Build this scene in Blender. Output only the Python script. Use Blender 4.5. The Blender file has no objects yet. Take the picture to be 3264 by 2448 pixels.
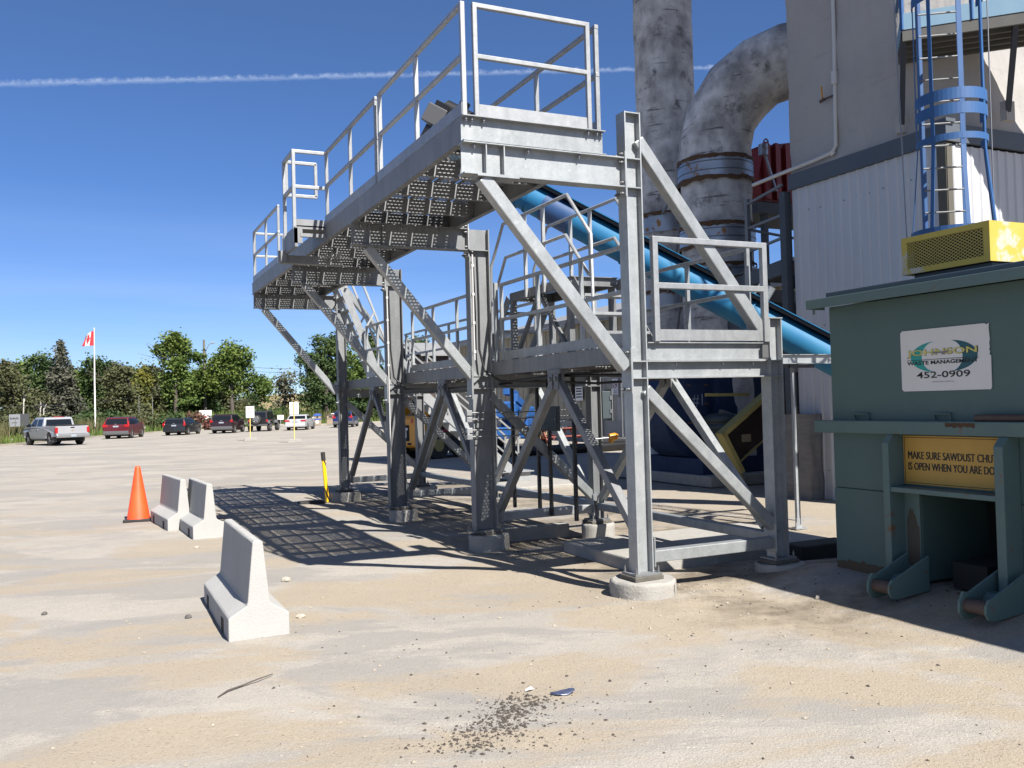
import bpy, math, random
import numpy as np
from mathutils import Vector, Matrix
R_ = math.radians
SC = bpy.context.scene
COL = SC.collection

# ------------------------------------------------------------------ camera, sky, sun, exposure
CAM = (0.0, 0.0, 2.0)
YAW, PITCH, ROLL, FPX = R_(25.139), R_(1.173), R_(1.594), 2876.3
F = Vector((math.sin(YAW)*math.cos(PITCH), math.cos(YAW)*math.cos(PITCH), math.sin(PITCH)))
RR = Vector((math.cos(YAW), -math.sin(YAW), 0)); UU = RR.cross(F)
R2 = RR*math.cos(ROLL) - UU*math.sin(ROLL); U2 = UU*math.cos(ROLL) + RR*math.sin(ROLL)
cd = bpy.data.cameras.new('camera'); cam = bpy.data.objects.new('camera', cd); COL.objects.link(cam)
m = Matrix((R2, U2, -F)).transposed().to_4x4(); m.translation = Vector(CAM)
cam.matrix_world = m
cd.sensor_width = 36.0; cd.lens = FPX/3264*36.0; cd.clip_start = 0.05; cd.clip_end = 6000
SC.camera = cam

SUN_EL = 46.6
SUN_DIR = Vector((0.18*math.cos(R_(SUN_EL))/1.0, -0.984*math.cos(R_(SUN_EL)), math.sin(R_(SUN_EL)))).normalized()
w = bpy.data.worlds.new('World'); SC.world = w; w.use_nodes = True
nt = w.node_tree; nt.nodes.clear()
def N(nt, t, **k):
    n = nt.nodes.new(t)
    for a, b in k.items():
        if a.startswith('i_'): n.inputs[a[2:]].default_value = b
        else: setattr(n, a, b)
    return n
sky = N(nt, 'ShaderNodeTexSky', sky_type='NISHITA', sun_disc=False, sun_elevation=R_(SUN_EL),
        sun_rotation=math.atan2(SUN_DIR.x, SUN_DIR.y), altitude=240, air_density=0.80, dust_density=0.0, ozone_density=2.6)
bg = N(nt, 'ShaderNodeBackground'); bg.inputs['Strength'].default_value = 0.05
# jet trail and a thin low cirrus veil in the sky itself (by direction)
tc = N(nt, 'ShaderNodeTexCoord')
def math_(nt, op, a, b=None, c=None, clamp=False):
    n = nt.nodes.new('ShaderNodeMath'); n.operation = op; n.use_clamp = clamp
    for i, v in enumerate((a, b, c)):
        if v is None: continue
        if isinstance(v, (int, float)): n.inputs[i].default_value = v
        else: nt.links.new(v, n.inputs[i])
    return n.outputs[0]
def vdot(nt, v, d):
    n = nt.nodes.new('ShaderNodeVectorMath'); n.operation = 'DOT_PRODUCT'
    nt.links.new(v, n.inputs[0]); n.inputs[1].default_value = d; return n.outputs['Value']
def raydir(x, y):     # direction of a point of the photograph given on a 2212 x 1659 grid
    return (F + R2*((x*1.4756-1632)/FPX) - U2*((y*1.4756-1224)/FPX)).normalized()
a1, a2 = raydir(10, 181), raydir(1540, 146); tn = a1.cross(a2).normalized(); tm = a1.normalized()
dist = vdot(nt, tc.outputs['Generated'], tuple(tn)); along = vdot(nt, tc.outputs['Generated'], tuple(tm))
nz = N(nt, 'ShaderNodeTexNoise'); nz.inputs['Scale'].default_value = 85; nz.inputs['Detail'].default_value = 8; nz.inputs['Roughness'].default_value = .75
nt.links.new(tc.outputs['Generated'], nz.inputs['Vector'])
wob = math_(nt, 'MULTIPLY', math_(nt, 'SUBTRACT', nz.outputs[0], 0.5), 0.010)
dd_ = math_(nt, 'ABSOLUTE', math_(nt, 'ADD', dist, wob))
wid = math_(nt, 'MULTIPLY_ADD', along, 0.0042, -0.0006)
core = math_(nt, 'SUBTRACT', 1.0, math_(nt, 'DIVIDE', dd_, wid), clamp=True)
core = math_(nt, 'MULTIPLY', core, math_(nt, 'MULTIPLY_ADD', nz.outputs[0], 1.5, -0.42, clamp=True))
mp = N(nt, 'ShaderNodeMapping'); mp.inputs['Scale'].default_value = (1.2, 1.2, 14)
nt.links.new(tc.outputs['Generated'], mp.inputs['Vector'])
nz2 = N(nt, 'ShaderNodeTexNoise'); nz2.inputs['Scale'].default_value = 1.6; nz2.inputs['Detail'].default_value = 4
nt.links.new(mp.outputs[0], nz2.inputs['Vector'])
sx = N(nt, 'ShaderNodeSeparateXYZ'); nt.links.new(tc.outputs['Generated'], sx.inputs[0])
low = math_(nt, 'SUBTRACT', 1.0, math_(nt, 'DIVIDE', math_(nt, 'ABSOLUTE', math_(nt, 'SUBTRACT', sx.outputs[2], 0.06)), 0.17), clamp=True)
veil = math_(nt, 'MULTIPLY', math_(nt, 'MULTIPLY', math_(nt, 'SUBTRACT', nz2.outputs[0], 0.30, clamp=True), 0.85), low)
tot = math_(nt, 'ADD', core, veil, clamp=True)
mx = N(nt, 'ShaderNodeMix', data_type='RGBA'); mx.inputs['B'].default_value = (5.6, 6.6, 8.6, 1)
# phone cameras render the zenith more saturated: a plain colour grade of the sky
hs = N(nt, 'ShaderNodeHueSaturation'); hs.inputs['Saturation'].default_value = 1.16; hs.inputs['Hue'].default_value = 0.508; hs.inputs['Value'].default_value = 1.08
elev = math_(nt, 'MULTIPLY', sx.outputs[2], 2.4, clamp=True)
lowc = N(nt, 'ShaderNodeMix', data_type='RGBA', blend_type='MIX'); lowc.inputs['A'].default_value = (0.66, 0.78, 1.0, 1); lowc.inputs['B'].default_value = (1, 1, 1, 1); nt.links.new(elev, lowc.inputs['Factor'])
mulc = N(nt, 'ShaderNodeMix', data_type='RGBA', blend_type='MULTIPLY'); mulc.inputs['Factor'].default_value = 1.0; nt.links.new(sky.outputs[0], mulc.inputs['A']); nt.links.new(lowc.outputs['Result'], mulc.inputs['B'])
nt.links.new(mulc.outputs['Result'], hs.inputs['Color'])
nt.links.new(hs.outputs[0], mx.inputs['A']); nt.links.new(tot, mx.inputs['Factor'])
nt.links.new(mx.outputs['Result'], bg.inputs['Color'])
wo = N(nt, 'ShaderNodeOutputWorld'); nt.links.new(bg.outputs[0], wo.inputs[0])

sd = bpy.data.lights.new('sun', 'SUN'); sun = bpy.data.objects.new('sun', sd); COL.objects.link(sun)
sd.energy = 5.0; sd.angle = R_(0.53); sd.color = (1.0, 0.96, 0.895)
sun.rotation_euler = SUN_DIR.to_track_quat('Z', 'Y').to_euler(); sun.location = (0, -20, 40)
SC.view_settings.view_transform = 'Standard'; SC.view_settings.look = 'None'
SC.view_settings.exposure = 1.25; SC.view_settings.gamma = 1.0

# ------------------------------------------------------------------ materials
def L(r, g, b):
    f = lambda c: (c/255/12.92) if c/255 <= 0.04045 else ((c/255+0.055)/1.055)**2.4
    return (f(r), f(g), f(b), 1)
MC = {}
KEEP = {'white sign paint': .78, 'silver car paint': .85, 'orange cone plastic': .9, 'sprayed foam': .74, 'aged pipe insulation': 1.08, 'grey green paint': .78, 'worn grey green paint': .80, 'dark gravel': .55,  'cast concrete': .66, 'bare metal strap': .9, 'red hopper paint': .55, 'darker galvanised steel': .45, 'galvanised steel': .50, 'bright rail steel': .47, 'bright blue tube paint': .36, 'white corrugated sheet': .70, 'tree bark': 1, 'pale birch bark': .9}   # the sheet tones were noted too bright by eye; most are taken down by one factor
def mat(name, c, rough=0.6, metal=0.0, c2=None, nscale=6.0, namt=0.5, stretch=None, bump=0.0, bscale=None, c3=None, n3=(3.0, 0.62, 0.06), spec=0.5, lines=0.0, coat=0.0):
    """c base colour, c2 blotch colour through noise, c3 sharp patches (rust, chips)"""
    if name in MC: return MC[name]
    kk = KEEP.get(name, 0.60); sc_ = lambda v: None if v is None else tuple(q*kk for q in v[:3])
    c, c2, c3 = sc_(c), sc_(c2), sc_(c3)
    mt = bpy.data.materials.new(name); mt.use_nodes = True; nt = mt.node_tree; b = nt.nodes['Principled BSDF']
    b.inputs['Roughness'].default_value = rough; b.inputs['Metallic'].default_value = metal
    b.inputs['Specular IOR Level'].default_value = spec
    if coat: b.inputs['Coat Weight'].default_value = coat; b.inputs['Coat Roughness'].default_value = 0.08
    c = tuple(c[:3])+(1,)
    b.inputs['Base Color'].default_value = c
    if c2 is not None or bump or c3 is not None:
        tc = N(nt, 'ShaderNodeTexCoord'); mp = N(nt, 'ShaderNodeMapping'); nt.links.new(tc.outputs['Object'], mp.inputs[0])
        if stretch: mp.inputs['Scale'].default_value = stretch
        nz = N(nt, 'ShaderNodeTexNoise'); nz.inputs['Scale'].default_value = nscale; nz.inputs['Detail'].default_value = 6; nz.inputs['Roughness'].default_value = 0.62
        nt.links.new(mp.outputs[0], nz.inputs['Vector'])
        last = None
        if c2 is not None:
            rp = N(nt, 'ShaderNodeValToRGB'); rp.color_ramp.elements[0].position = 0.5-namt*0.4; rp.color_ramp.elements[1].position = 0.5+namt*0.4
            rp.color_ramp.elements[0].color = c; rp.color_ramp.elements[1].color = tuple(c2[:3])+(1,)
            nt.links.new(nz.outputs[0], rp.inputs[0]); last = rp.outputs[0]
        if c3 is not None:
            nz3 = N(nt, 'ShaderNodeTexNoise'); nz3.inputs['Scale'].default_value = n3[0]; nz3.inputs['Detail'].default_value = 8; nz3.inputs['Roughness'].default_value = 0.7
            nt.links.new(mp.outputs[0], nz3.inputs['Vector'])
            r3 = N(nt, 'ShaderNodeValToRGB'); r3.color_ramp.elements[0].position = n3[1]; r3.color_ramp.elements[1].position = n3[1]+n3[2]
            nt.links.new(nz3.outputs[0], r3.inputs[0])
            mxx = N(nt, 'ShaderNodeMix', data_type='RGBA'); mxx.inputs['B'].default_value = tuple(c3[:3])+(1,); mxx.inputs['A'].default_value = c
            if last: nt.links.new(last, mxx.inputs['A'])
            nt.links.new(r3.outputs[0], mxx.inputs['Factor']); last = mxx.outputs['Result']
        if lines:
            m2 = N(nt, 'ShaderNodeMapping'); nt.links.new(tc.outputs['Object'], m2.inputs[0]); m2.inputs['Scale'].default_value = (.55, .55, 5.5)
            ln = N(nt, 'ShaderNodeTexNoise'); ln.inputs['Scale'].default_value = 1.7; ln.inputs['Detail'].default_value = 7; ln.inputs['Roughness'].default_value = .65; nt.links.new(m2.outputs[0], ln.inputs['Vector'])
            lr = N(nt, 'ShaderNodeValToRGB'); lr.color_ramp.elements[0].position = .60; lr.color_ramp.elements[1].position = .66; nt.links.new(ln.outputs[0], lr.inputs[0])
            ml = N(nt, 'ShaderNodeMix', data_type='RGBA'); ml.inputs['B'].default_value = (.03, .03, .032, 1); nt.links.new(last, ml.inputs['A'])
            mu = math_(nt, 'MULTIPLY', lr.outputs[0], lines); nt.links.new(mu, ml.inputs['Factor']); last = ml.outputs['Result']
        if last: nt.links.new(last, b.inputs['Base Color'])
        if bump:
            bz = nz
            if bscale:
                bz = N(nt, 'ShaderNodeTexNoise'); bz.inputs['Scale'].default_value = bscale; bz.inputs['Detail'].default_value = 5; nt.links.new(mp.outputs[0], bz.inputs['Vector'])
            bp = N(nt, 'ShaderNodeBump'); bp.inputs['Strength'].default_value = bump; bp.inputs['Distance'].default_value = 0.03
            nt.links.new(bz.outputs[0], bp.inputs['Height']); nt.links.new(bp.outputs[0], b.inputs['Normal'])
    MC[name] = mt; return mt

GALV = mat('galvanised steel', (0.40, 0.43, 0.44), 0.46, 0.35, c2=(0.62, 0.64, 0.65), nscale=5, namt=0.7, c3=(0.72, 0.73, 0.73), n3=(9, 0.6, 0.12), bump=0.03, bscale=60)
GALVD = mat('darker galvanised steel', (0.27, 0.28, 0.29), 0.55, 0.3, c2=(0.45, 0.46, 0.47), nscale=4, namt=0.8, stretch=(1, 1, .4))  # darker galvanised copy; shade of undersides and rear members put into its colour
GALVB = mat('bright rail steel', (0.50, 0.52, 0.53), 0.42, 0.35, c2=(0.68, 0.69, 0.70), nscale=9, namt=0.7)
BOLT = mat('bolt steel', (0.35, 0.35, 0.36), 0.4, 0.7)
CONC = mat('cast concrete', (0.46, 0.44, 0.40), 0.9, c2=(0.34, 0.32, 0.29), nscale=7, namt=0.8, c3=(0.52, 0.50, 0.46), n3=(12, .58, .1), bump=0.25, bscale=40)
BARR = mat('painted barrier concrete', (0.57, 0.56, 0.535), 0.88, c2=(0.47, 0.46, 0.44), nscale=2.2, namt=.8, c3=(0.40, 0.38, 0.35), n3=(5, .66, .05), bump=0.15, bscale=40)
ORANGE = mat('orange cone plastic', L(250, 88, 38), 0.5, c2=L(235, 70, 25), nscale=3, namt=.6)
BLACK = mat('black rubber', (0.018, 0.018, 0.02), 0.75, c2=(0.05, 0.045, 0.04), nscale=9, namt=.7)
DARK = mat('dark interior', (0.012, 0.013, 0.015), 0.9)
CABLE = mat('black cable', (0.01, 0.01, 0.011), 0.45)
GREEN = mat('grey green paint', (0.070, 0.128, 0.124), 0.6, c2=(0.085, 0.142, 0.135), nscale=2.5, namt=.8, c3=(0.10, 0.075, 0.05), n3=(3.5, .70, .05), bump=.04, bscale=12)
GREENR = mat('worn grey green paint', (0.085, 0.148, 0.145), 0.6, c2=(0.10, 0.160, 0.150), nscale=3, namt=.8, c3=(0.16, 0.075, 0.03), n3=(4.5, .60, .08), bump=.05, bscale=14)
RUST = mat('rusty pin steel', (0.10, 0.06, 0.045), 0.75, 0.2, c2=(0.17, 0.13, 0.11), nscale=12, namt=.8, bump=.1)
YEL = mat('chipped yellow paint', (0.62, 0.46, 0.05), 0.5, c2=(0.68, 0.55, 0.12), nscale=5, namt=.7, c3=(0.62, 0.58, 0.47), n3=(2.6, .55, .05))
YELD = mat('old dull yellow paint', (0.40, 0.33, 0.10), 0.6, c2=(0.5, 0.42, 0.15), nscale=4, namt=.7)
YELM = mat('machine yellow paint', L(246, 168, 20), 0.4, c2=L(225, 150, 20), nscale=4, namt=.5, coat=.2)
BLUEC = mat('bright blue tube paint', (0.02, 0.27, 0.64), 0.6, spec=.3, c2=(0.05, 0.38, 0.66), nscale=2, namt=.6, c3=(0.02, 0.14, 0.30), n3=(2.2, .66, .1))
BLUEL = mat('ladder blue paint', (0.026, 0.105, 0.30), 0.5, c2=(0.04, 0.14, 0.36), nscale=4, namt=.7, c3=(0.11, 0.10, 0.11), n3=(7, .68, .06))
BLUEP = mat('pale blue fascia paint', (0.20, 0.36, 0.50), 0.5, c2=(0.26, 0.42, 0.54), nscale=3, namt=.6)
NAVY = mat('navy fan paint', (0.022, 0.042, 0.11), 0.7, spec=.15, c2=(0.04, 0.068, 0.15), nscale=3, namt=.7, c3=(0.03, 0.03, 0.04), n3=(4, .64, .08))
BLUEM = mat('lift blue paint', (0.02, 0.13, 0.42), 0.5, c2=(0.02, 0.11, 0.36), nscale=4, namt=.5)
TEALD = mat('dark teal metal', (0.05, 0.075, 0.085), 0.55, c2=(0.07, 0.09, 0.1), nscale=4, namt=.7)
REDM = mat('red hopper paint', (0.34, 0.022, 0.02), 0.5, c2=(0.28, 0.018, 0.018), nscale=2, namt=.7)
REDW = mat('red table paint', (0.42, 0.12, 0.09), 0.7, c2=(0.34, 0.09, 0.07), nscale=5, namt=.7)
WALLW = mat('white corrugated sheet', (0.62, 0.63, 0.66), 0.55, c2=(0.52, 0.53, 0.56), nscale=1.3, namt=.8, stretch=(1, 1, .25))
BAND = mat('grey blue trim', (0.085, 0.105, 0.135), 0.6, c2=(0.11, 0.13, 0.155), nscale=3, namt=.7)
FOAM = mat('sprayed foam', (0.44, 0.425, 0.41), 0.9, c2=(0.35, 0.335, 0.325), nscale=1.1, namt=.75, c3=(0.17, 0.165, 0.16), n3=(1.5, .66, .12), bump=.7, bscale=7, stretch=(1, 1, .45), lines=.12)
INSU = mat('aged pipe insulation', (0.50, 0.495, 0.50), 0.9, c2=(0.15, 0.15, 0.155), nscale=2.0, namt=.5, stretch=(1, 1, 0.8), c3=(0.06, 0.06, 0.064), n3=(2.2, .58, .14), bump=.9, bscale=5, lines=.75)
WRAP = mat('crumpled grey jacket', (0.30, 0.29, 0.28), 0.8, c2=(0.16, 0.15, 0.145), nscale=4, namt=.8, stretch=(.5, .5, 2.2), bump=.5, bscale=9)
STRAP = mat('bare metal strap', (0.33, 0.37, 0.42), 0.35, 0.5, c2=(0.22, 0.24, 0.28), nscale=3, namt=.7, c3=(0.24, 0.11, 0.035), n3=(3.2, .58, .04))
RUSTB = mat('rusted foam edge', (0.16, 0.075, 0.025), 0.9, c2=(0.07, 0.045, 0.03), nscale=12, namt=.7, bump=.5, bscale=25)
PVC = mat('white plastic pipe', (0.70, 0.69, 0.67), 0.4)
FRAME = mat('grey frame steel', (0.055, 0.07, 0.09), 0.65, c2=(0.08, 0.095, 0.115), nscale=4, namt=.7)
FRAMEL = mat('light grey frame steel', (0.17, 0.19, 0.21), 0.6, c2=(0.22, 0.24, 0.26), nscale=4, namt=.7)
BEIGE = mat('beige wall sheet', (0.48, 0.43, 0.32), 0.7, c2=(0.42, 0.37, 0.28), nscale=.7, namt=.7)
BROWN = mat('brown wall sheet', (0.085, 0.055, 0.045), 0.7, c2=(0.10, 0.068, 0.055), nscale=1, namt=.7)
ROOFG = mat('grey roof sheet', (0.36, 0.36, 0.36), 0.6, c2=(0.28, 0.28, 0.28), nscale=1, namt=.7)
WHITE = mat('white sign paint', (0.78, 0.77, 0.74), 0.5, c2=(0.72, 0.70, 0.68), nscale=3, namt=.6)
CREAM = mat('cream wall paint', (0.66, 0.58, 0.46), 0.7)
SIGNY = mat('yellow sign face', L(222, 178, 84), 0.6, c2=L(214, 168, 76), nscale=4, namt=.6)
INK = mat('black lettering', (0.012, 0.012, 0.012), 0.6)
INKR = mat('red lettering', (0.55, 0.02, 0.03), 0.6)
TEAL1 = mat('bright teal print', L(40, 178, 170), 0.5)
TEAL2 = mat('dark teal print', L(22, 98, 112), 0.5)
LETY = mat('pale yellow lettering', L(232, 222, 120), 0.5)
GREYT = mat('grey lettering', (0.30, 0.29, 0.28), 0.6)
CHALK = mat('white chalk marks', (0.36, 0.42, 0.52), 0.9)
GLASS = mat('dark car glass', (0.012, 0.015, 0.02), 0.08, spec=0.35)
TYRE = mat('tyre rubber', (0.02, 0.02, 0.021), 0.85, c2=(0.06, 0.055, 0.05), nscale=8, namt=.7)
RIM = mat('alloy rim', (0.45, 0.45, 0.46), 0.35, 0.6)
LAMP = mat('red lamp lens', (0.52, 0.015, 0.02), 0.25, coat=.4)
LAMPC = mat('clear lamp lens', (0.7, 0.7, 0.68), 0.2)
PLATE = mat('licence plate', (0.42, 0.46, 0.52), 0.5)
TRIM = mat('grey plastic trim', (0.11, 0.11, 0.115), 0.6)
BARK = mat('tree bark', (0.09, 0.072, 0.058), 0.9, c2=(0.055, 0.045, 0.038), nscale=4, namt=.7, stretch=(1, 1, .2))
BIRCH = mat('pale birch bark', (0.50, 0.48, 0.44), 0.8, c2=(0.25, 0.23, 0.2), nscale=2, namt=.7)
WOOD = mat('grey pole wood', (0.20, 0.17, 0.14), 0.9, c2=(0.26, 0.225, 0.19), nscale=4, namt=.7, stretch=(1, 1, .1))
TANW = mat('pebbled bin panel', (0.36, 0.27, 0.19), 0.9, c2=(0.44, 0.34, 0.25), nscale=14, namt=.6)
STONE = mat('pale stone', (0.60, 0.54, 0.44), 0.9, c2=(0.48, 0.43, 0.36), nscale=16, namt=.7, bump=.3)
STONED = mat('dark stone', (0.10, 0.095, 0.09), 0.9, c2=(0.16, 0.15, 0.14), nscale=18, namt=.7, bump=.3)
GRAVEL = mat('dark gravel', (0.06, 0.048, 0.04), 0.95, c2=(0.12, 0.098, 0.08), nscale=30, namt=.8)
GRAVELP = mat('pale gravel', (0.52, 0.46, 0.37), 0.95, c2=(0.34, 0.29, 0.23), nscale=30, namt=.8)
CHAIN = mat('chain link wire', (0.33, 0.34, 0.34), 0.5, 0.5)
STRIPE = None

def member_tone(mt, amt=.30, spangle=.10):
    nt = mt.node_tree; b = nt.nodes['Principled BSDF']; src = b.inputs['Base Color'].links[0].from_socket
    oi = N(nt, 'ShaderNodeObjectInfo'); tc = N(nt, 'ShaderNodeTexCoord'); vo = N(nt, 'ShaderNodeTexVoronoi'); vo.inputs['Scale'].default_value = 45; nt.links.new(tc.outputs['Object'], vo.inputs['Vector'])
    sv = N(nt, 'ShaderNodeSeparateXYZ'); nt.links.new(vo.outputs['Color'], sv.inputs[0])
    mp = N(nt, 'ShaderNodeMapping'); mp.inputs['Scale'].default_value = (3, 3, .5); nt.links.new(tc.outputs['Object'], mp.inputs[0]); st = N(nt, 'ShaderNodeTexNoise'); st.inputs['Scale'].default_value = 4; st.inputs['Detail'].default_value = 6; nt.links.new(mp.outputs[0], st.inputs['Vector'])
    f = math_(nt, 'ADD', math_(nt, 'MULTIPLY_ADD', oi.outputs['Random'], amt, 1-amt*.55), math_(nt, 'MULTIPLY', math_(nt, 'SUBTRACT', sv.outputs[0], .5), spangle))
    f = math_(nt, 'ADD', f, math_(nt, 'MULTIPLY', math_(nt, 'SUBTRACT', st.outputs[0], .5), .40))
    vm = nt.nodes.new('ShaderNodeVectorMath'); vm.operation = 'SCALE'; nt.links.new(src, vm.inputs[0]); nt.links.new(f, vm.inputs['Scale']); nt.links.new(vm.outputs[0], b.inputs['Base Color'])
for m_ in (GALV, GALVD, GALVB): member_tone(m_)
def leafmat(name, a, b):
    mt = bpy.data.materials.new(name); mt.use_nodes = True; nt = mt.node_tree; bs = nt.nodes['Principled BSDF']; out = nt.nodes['Material Output']
    tc = N(nt, 'ShaderNodeTexCoord'); nz = N(nt, 'ShaderNodeTexNoise'); nz.inputs['Scale'].default_value = 0.55; nz.inputs['Detail'].default_value = 5
    nt.links.new(tc.outputs['Object'], nz.inputs['Vector'])
    rp = N(nt, 'ShaderNodeValToRGB'); rp.color_ramp.elements[0].position = .36; rp.color_ramp.elements[1].position = .66
    rp.color_ramp.elements[0].color = tuple(a)+(1,); rp.color_ramp.elements[1].color = tuple(b)+(1,)
    nt.links.new(nz.outputs[0], rp.inputs[0]); nt.links.new(rp.outputs[0], bs.inputs['Base Color'])
    bs.inputs['Roughness'].default_value = .7; bs.inputs['Specular IOR Level'].default_value = .25
    tr = N(nt, 'ShaderNodeBsdfTranslucent'); nt.links.new(rp.outputs[0], tr.inputs[0])
    mx = N(nt, 'ShaderNodeMixShader'); mx.inputs[0].default_value = .28
    nt.links.new(bs.outputs[0], mx.inputs[1]); nt.links.new(tr.outputs[0], mx.inputs[2]); nt.links.new(mx.outputs[0], out.inputs[0])
    return mt
LF_GREEN = leafmat('green leaves', (0.059, 0.101, 0.025), (0.146, 0.196, 0.043))
LF_DARK = leafmat('dark green leaves', (0.037, 0.068, 0.025), (0.083, 0.119, 0.039))
LF_OLIVE = leafmat('olive leaves', (0.069, 0.078, 0.036), (0.123, 0.125, 0.059))
LF_YEL = leafmat('yellowing leaves', (0.065, 0.085, 0.022), (0.19, 0.175, 0.03))
LF_SPRUCE = leafmat('blue grey needles', (0.067, 0.076, 0.053), (0.141, 0.137, 0.101))
LF_WILLOW = leafmat('grey green leaves', (0.100, 0.109, 0.070), (0.173, 0.173, 0.111))
LF_REED = leafmat('straw reeds', (0.055, 0.072, 0.025), (0.17, 0.145, 0.072))
LF_TAN = leafmat('dry tan grass', (0.346, 0.238, 0.126), (0.479, 0.332, 0.196))
LF_RED = leafmat('dull red leaves', (0.100, 0.071, 0.043), (0.173, 0.071, 0.062))

def grating_mat():
    mt = bpy.data.materials.new('perforated walkway plank'); mt.use_nodes = True; nt = mt.node_tree
    b = nt.nodes['Principled BSDF']; out = nt.nodes['Material Output']
    b.inputs['Base Color'].default_value = (0.24, 0.245, 0.25, 1); b.inputs['Metallic'].default_value = .35; b.inputs['Roughness'].default_value = .5
    tc = N(nt, 'ShaderNodeTexCoord'); s = N(nt, 'ShaderNodeSeparateXYZ'); nt.links.new(tc.outputs['Object'], s.inputs[0])
    u = math_(nt, 'DIVIDE', s.outputs[0], 0.050); v = math_(nt, 'DIVIDE', s.outputs[1], 0.040)
    row = math_(nt, 'FLOOR', v); sh = math_(nt, 'MULTIPLY', math_(nt, 'FLOORED_MODULO', row, 2.0), 0.5)
    du = math_(nt, 'SUBTRACT', math_(nt, 'FRACT', math_(nt, 'ADD', u, sh)), 0.5); dv = math_(nt, 'SUBTRACT', math_(nt, 'FRACT', v), 0.5)
    r = math_(nt, 'ADD', math_(nt, 'POWER', math_(nt, 'DIVIDE', math_(nt, 'ABSOLUTE', du), 0.36), 2.0), math_(nt, 'POWER', math_(nt, 'DIVIDE', math_(nt, 'ABSOLUTE', dv), 0.14), 2.0))
    hole = math_(nt, 'LESS_THAN', r, 1.0)
    pk = math_(nt, 'FRACT', math_(nt, 'DIVIDE', s.outputs[0], 0.30))
    ok = math_(nt, 'MULTIPLY', math_(nt, 'GREATER_THAN', pk, 0.12), math_(nt, 'LESS_THAN', pk, 0.88))
    fac = math_(nt, 'MULTIPLY', hole, ok)
    tr = N(nt, 'ShaderNodeBsdfTransparent'); mx = N(nt, 'ShaderNodeMixShader')
    nt.links.new(fac, mx.inputs[0]); nt.links.new(b.outputs[0], mx.inputs[1]); nt.links.new(tr.outputs[0], mx.inputs[2]); nt.links.new(mx.outputs[0], out.inputs[0])
    return mt
GRATE = grating_mat()
def mesh_mat(name, c, pitch, wire, diamond=True):
    """expanded metal / chain link: wires on a see-through sheet; pattern from the sheet's own UV-like object axes"""
    mt = bpy.data.materials.new(name); mt.use_nodes = True; nt = mt.node_tree
    b = nt.nodes['Principled BSDF']; out = nt.nodes['Material Output']; b.inputs['Base Color'].default_value = tuple(c)+(1,); b.inputs['Roughness'].default_value = .5
    tc = N(nt, 'ShaderNodeTexCoord'); s = N(nt, 'ShaderNodeSeparateXYZ'); nt.links.new(tc.outputs['Object'], s.inputs[0])
    h = math_(nt, 'DIVIDE', math_(nt, 'ADD', s.outputs[0], s.outputs[1]), pitch[0]); v = math_(nt, 'DIVIDE', s.outputs[2], pitch[1])
    p = math_(nt, 'ABSOLUTE', math_(nt, 'SUBTRACT', math_(nt, 'FRACT', math_(nt, 'ADD', h, v)), .5)); q = math_(nt, 'ABSOLUTE', math_(nt, 'SUBTRACT', math_(nt, 'FRACT', math_(nt, 'SUBTRACT', h, v)), .5))
    hole = math_(nt, 'MULTIPLY', math_(nt, 'GREATER_THAN', p, wire), math_(nt, 'GREATER_THAN', q, wire))
    tr = N(nt, 'ShaderNodeBsdfTransparent'); mx = N(nt, 'ShaderNodeMixShader')
    nt.links.new(hole, mx.inputs[0]); nt.links.new(b.outputs[0], mx.inputs[1]); nt.links.new(tr.outputs[0], mx.inputs[2]); nt.links.new(mx.outputs[0], out.inputs[0])
    return mt
EXPM = mesh_mat('yellow expanded metal', (0.32, 0.26, 0.06), (0.05, 0.030), 0.16)
CHAINM = mesh_mat('chain link mesh', (0.30, 0.31, 0.31), (0.11, 0.11), 0.07)

def stripe_mat():
    mt = bpy.data.materials.new('yellow and black spiral tape'); mt.use_nodes = True; nt = mt.node_tree; b = nt.nodes['Principled BSDF']
    tc = N(nt, 'ShaderNodeTexCoord'); s = N(nt, 'ShaderNodeSeparateXYZ'); nt.links.new(tc.outputs['Object'], s.inputs[0])
    ang = math_(nt, 'DIVIDE', math_(nt, 'ARCTAN2', s.outputs[1], s.outputs[0]), 2*math.pi)
    f = math_(nt, 'FRACT', math_(nt, 'ADD', ang, math_(nt, 'MULTIPLY', s.outputs[2], 1.3)))
    st = math_(nt, 'GREATER_THAN', f, .86)
    mx = N(nt, 'ShaderNodeMix', data_type='RGBA'); mx.inputs['A'].default_value = L(244, 190, 20); mx.inputs['B'].default_value = (0.012, 0.012, 0.012, 1)
    nt.links.new(st, mx.inputs['Factor']); nt.links.new(mx.outputs['Result'], b.inputs['Base Color']); b.inputs['Roughness'].default_value = .45
    return mt
STRIPE = stripe_mat()

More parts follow.
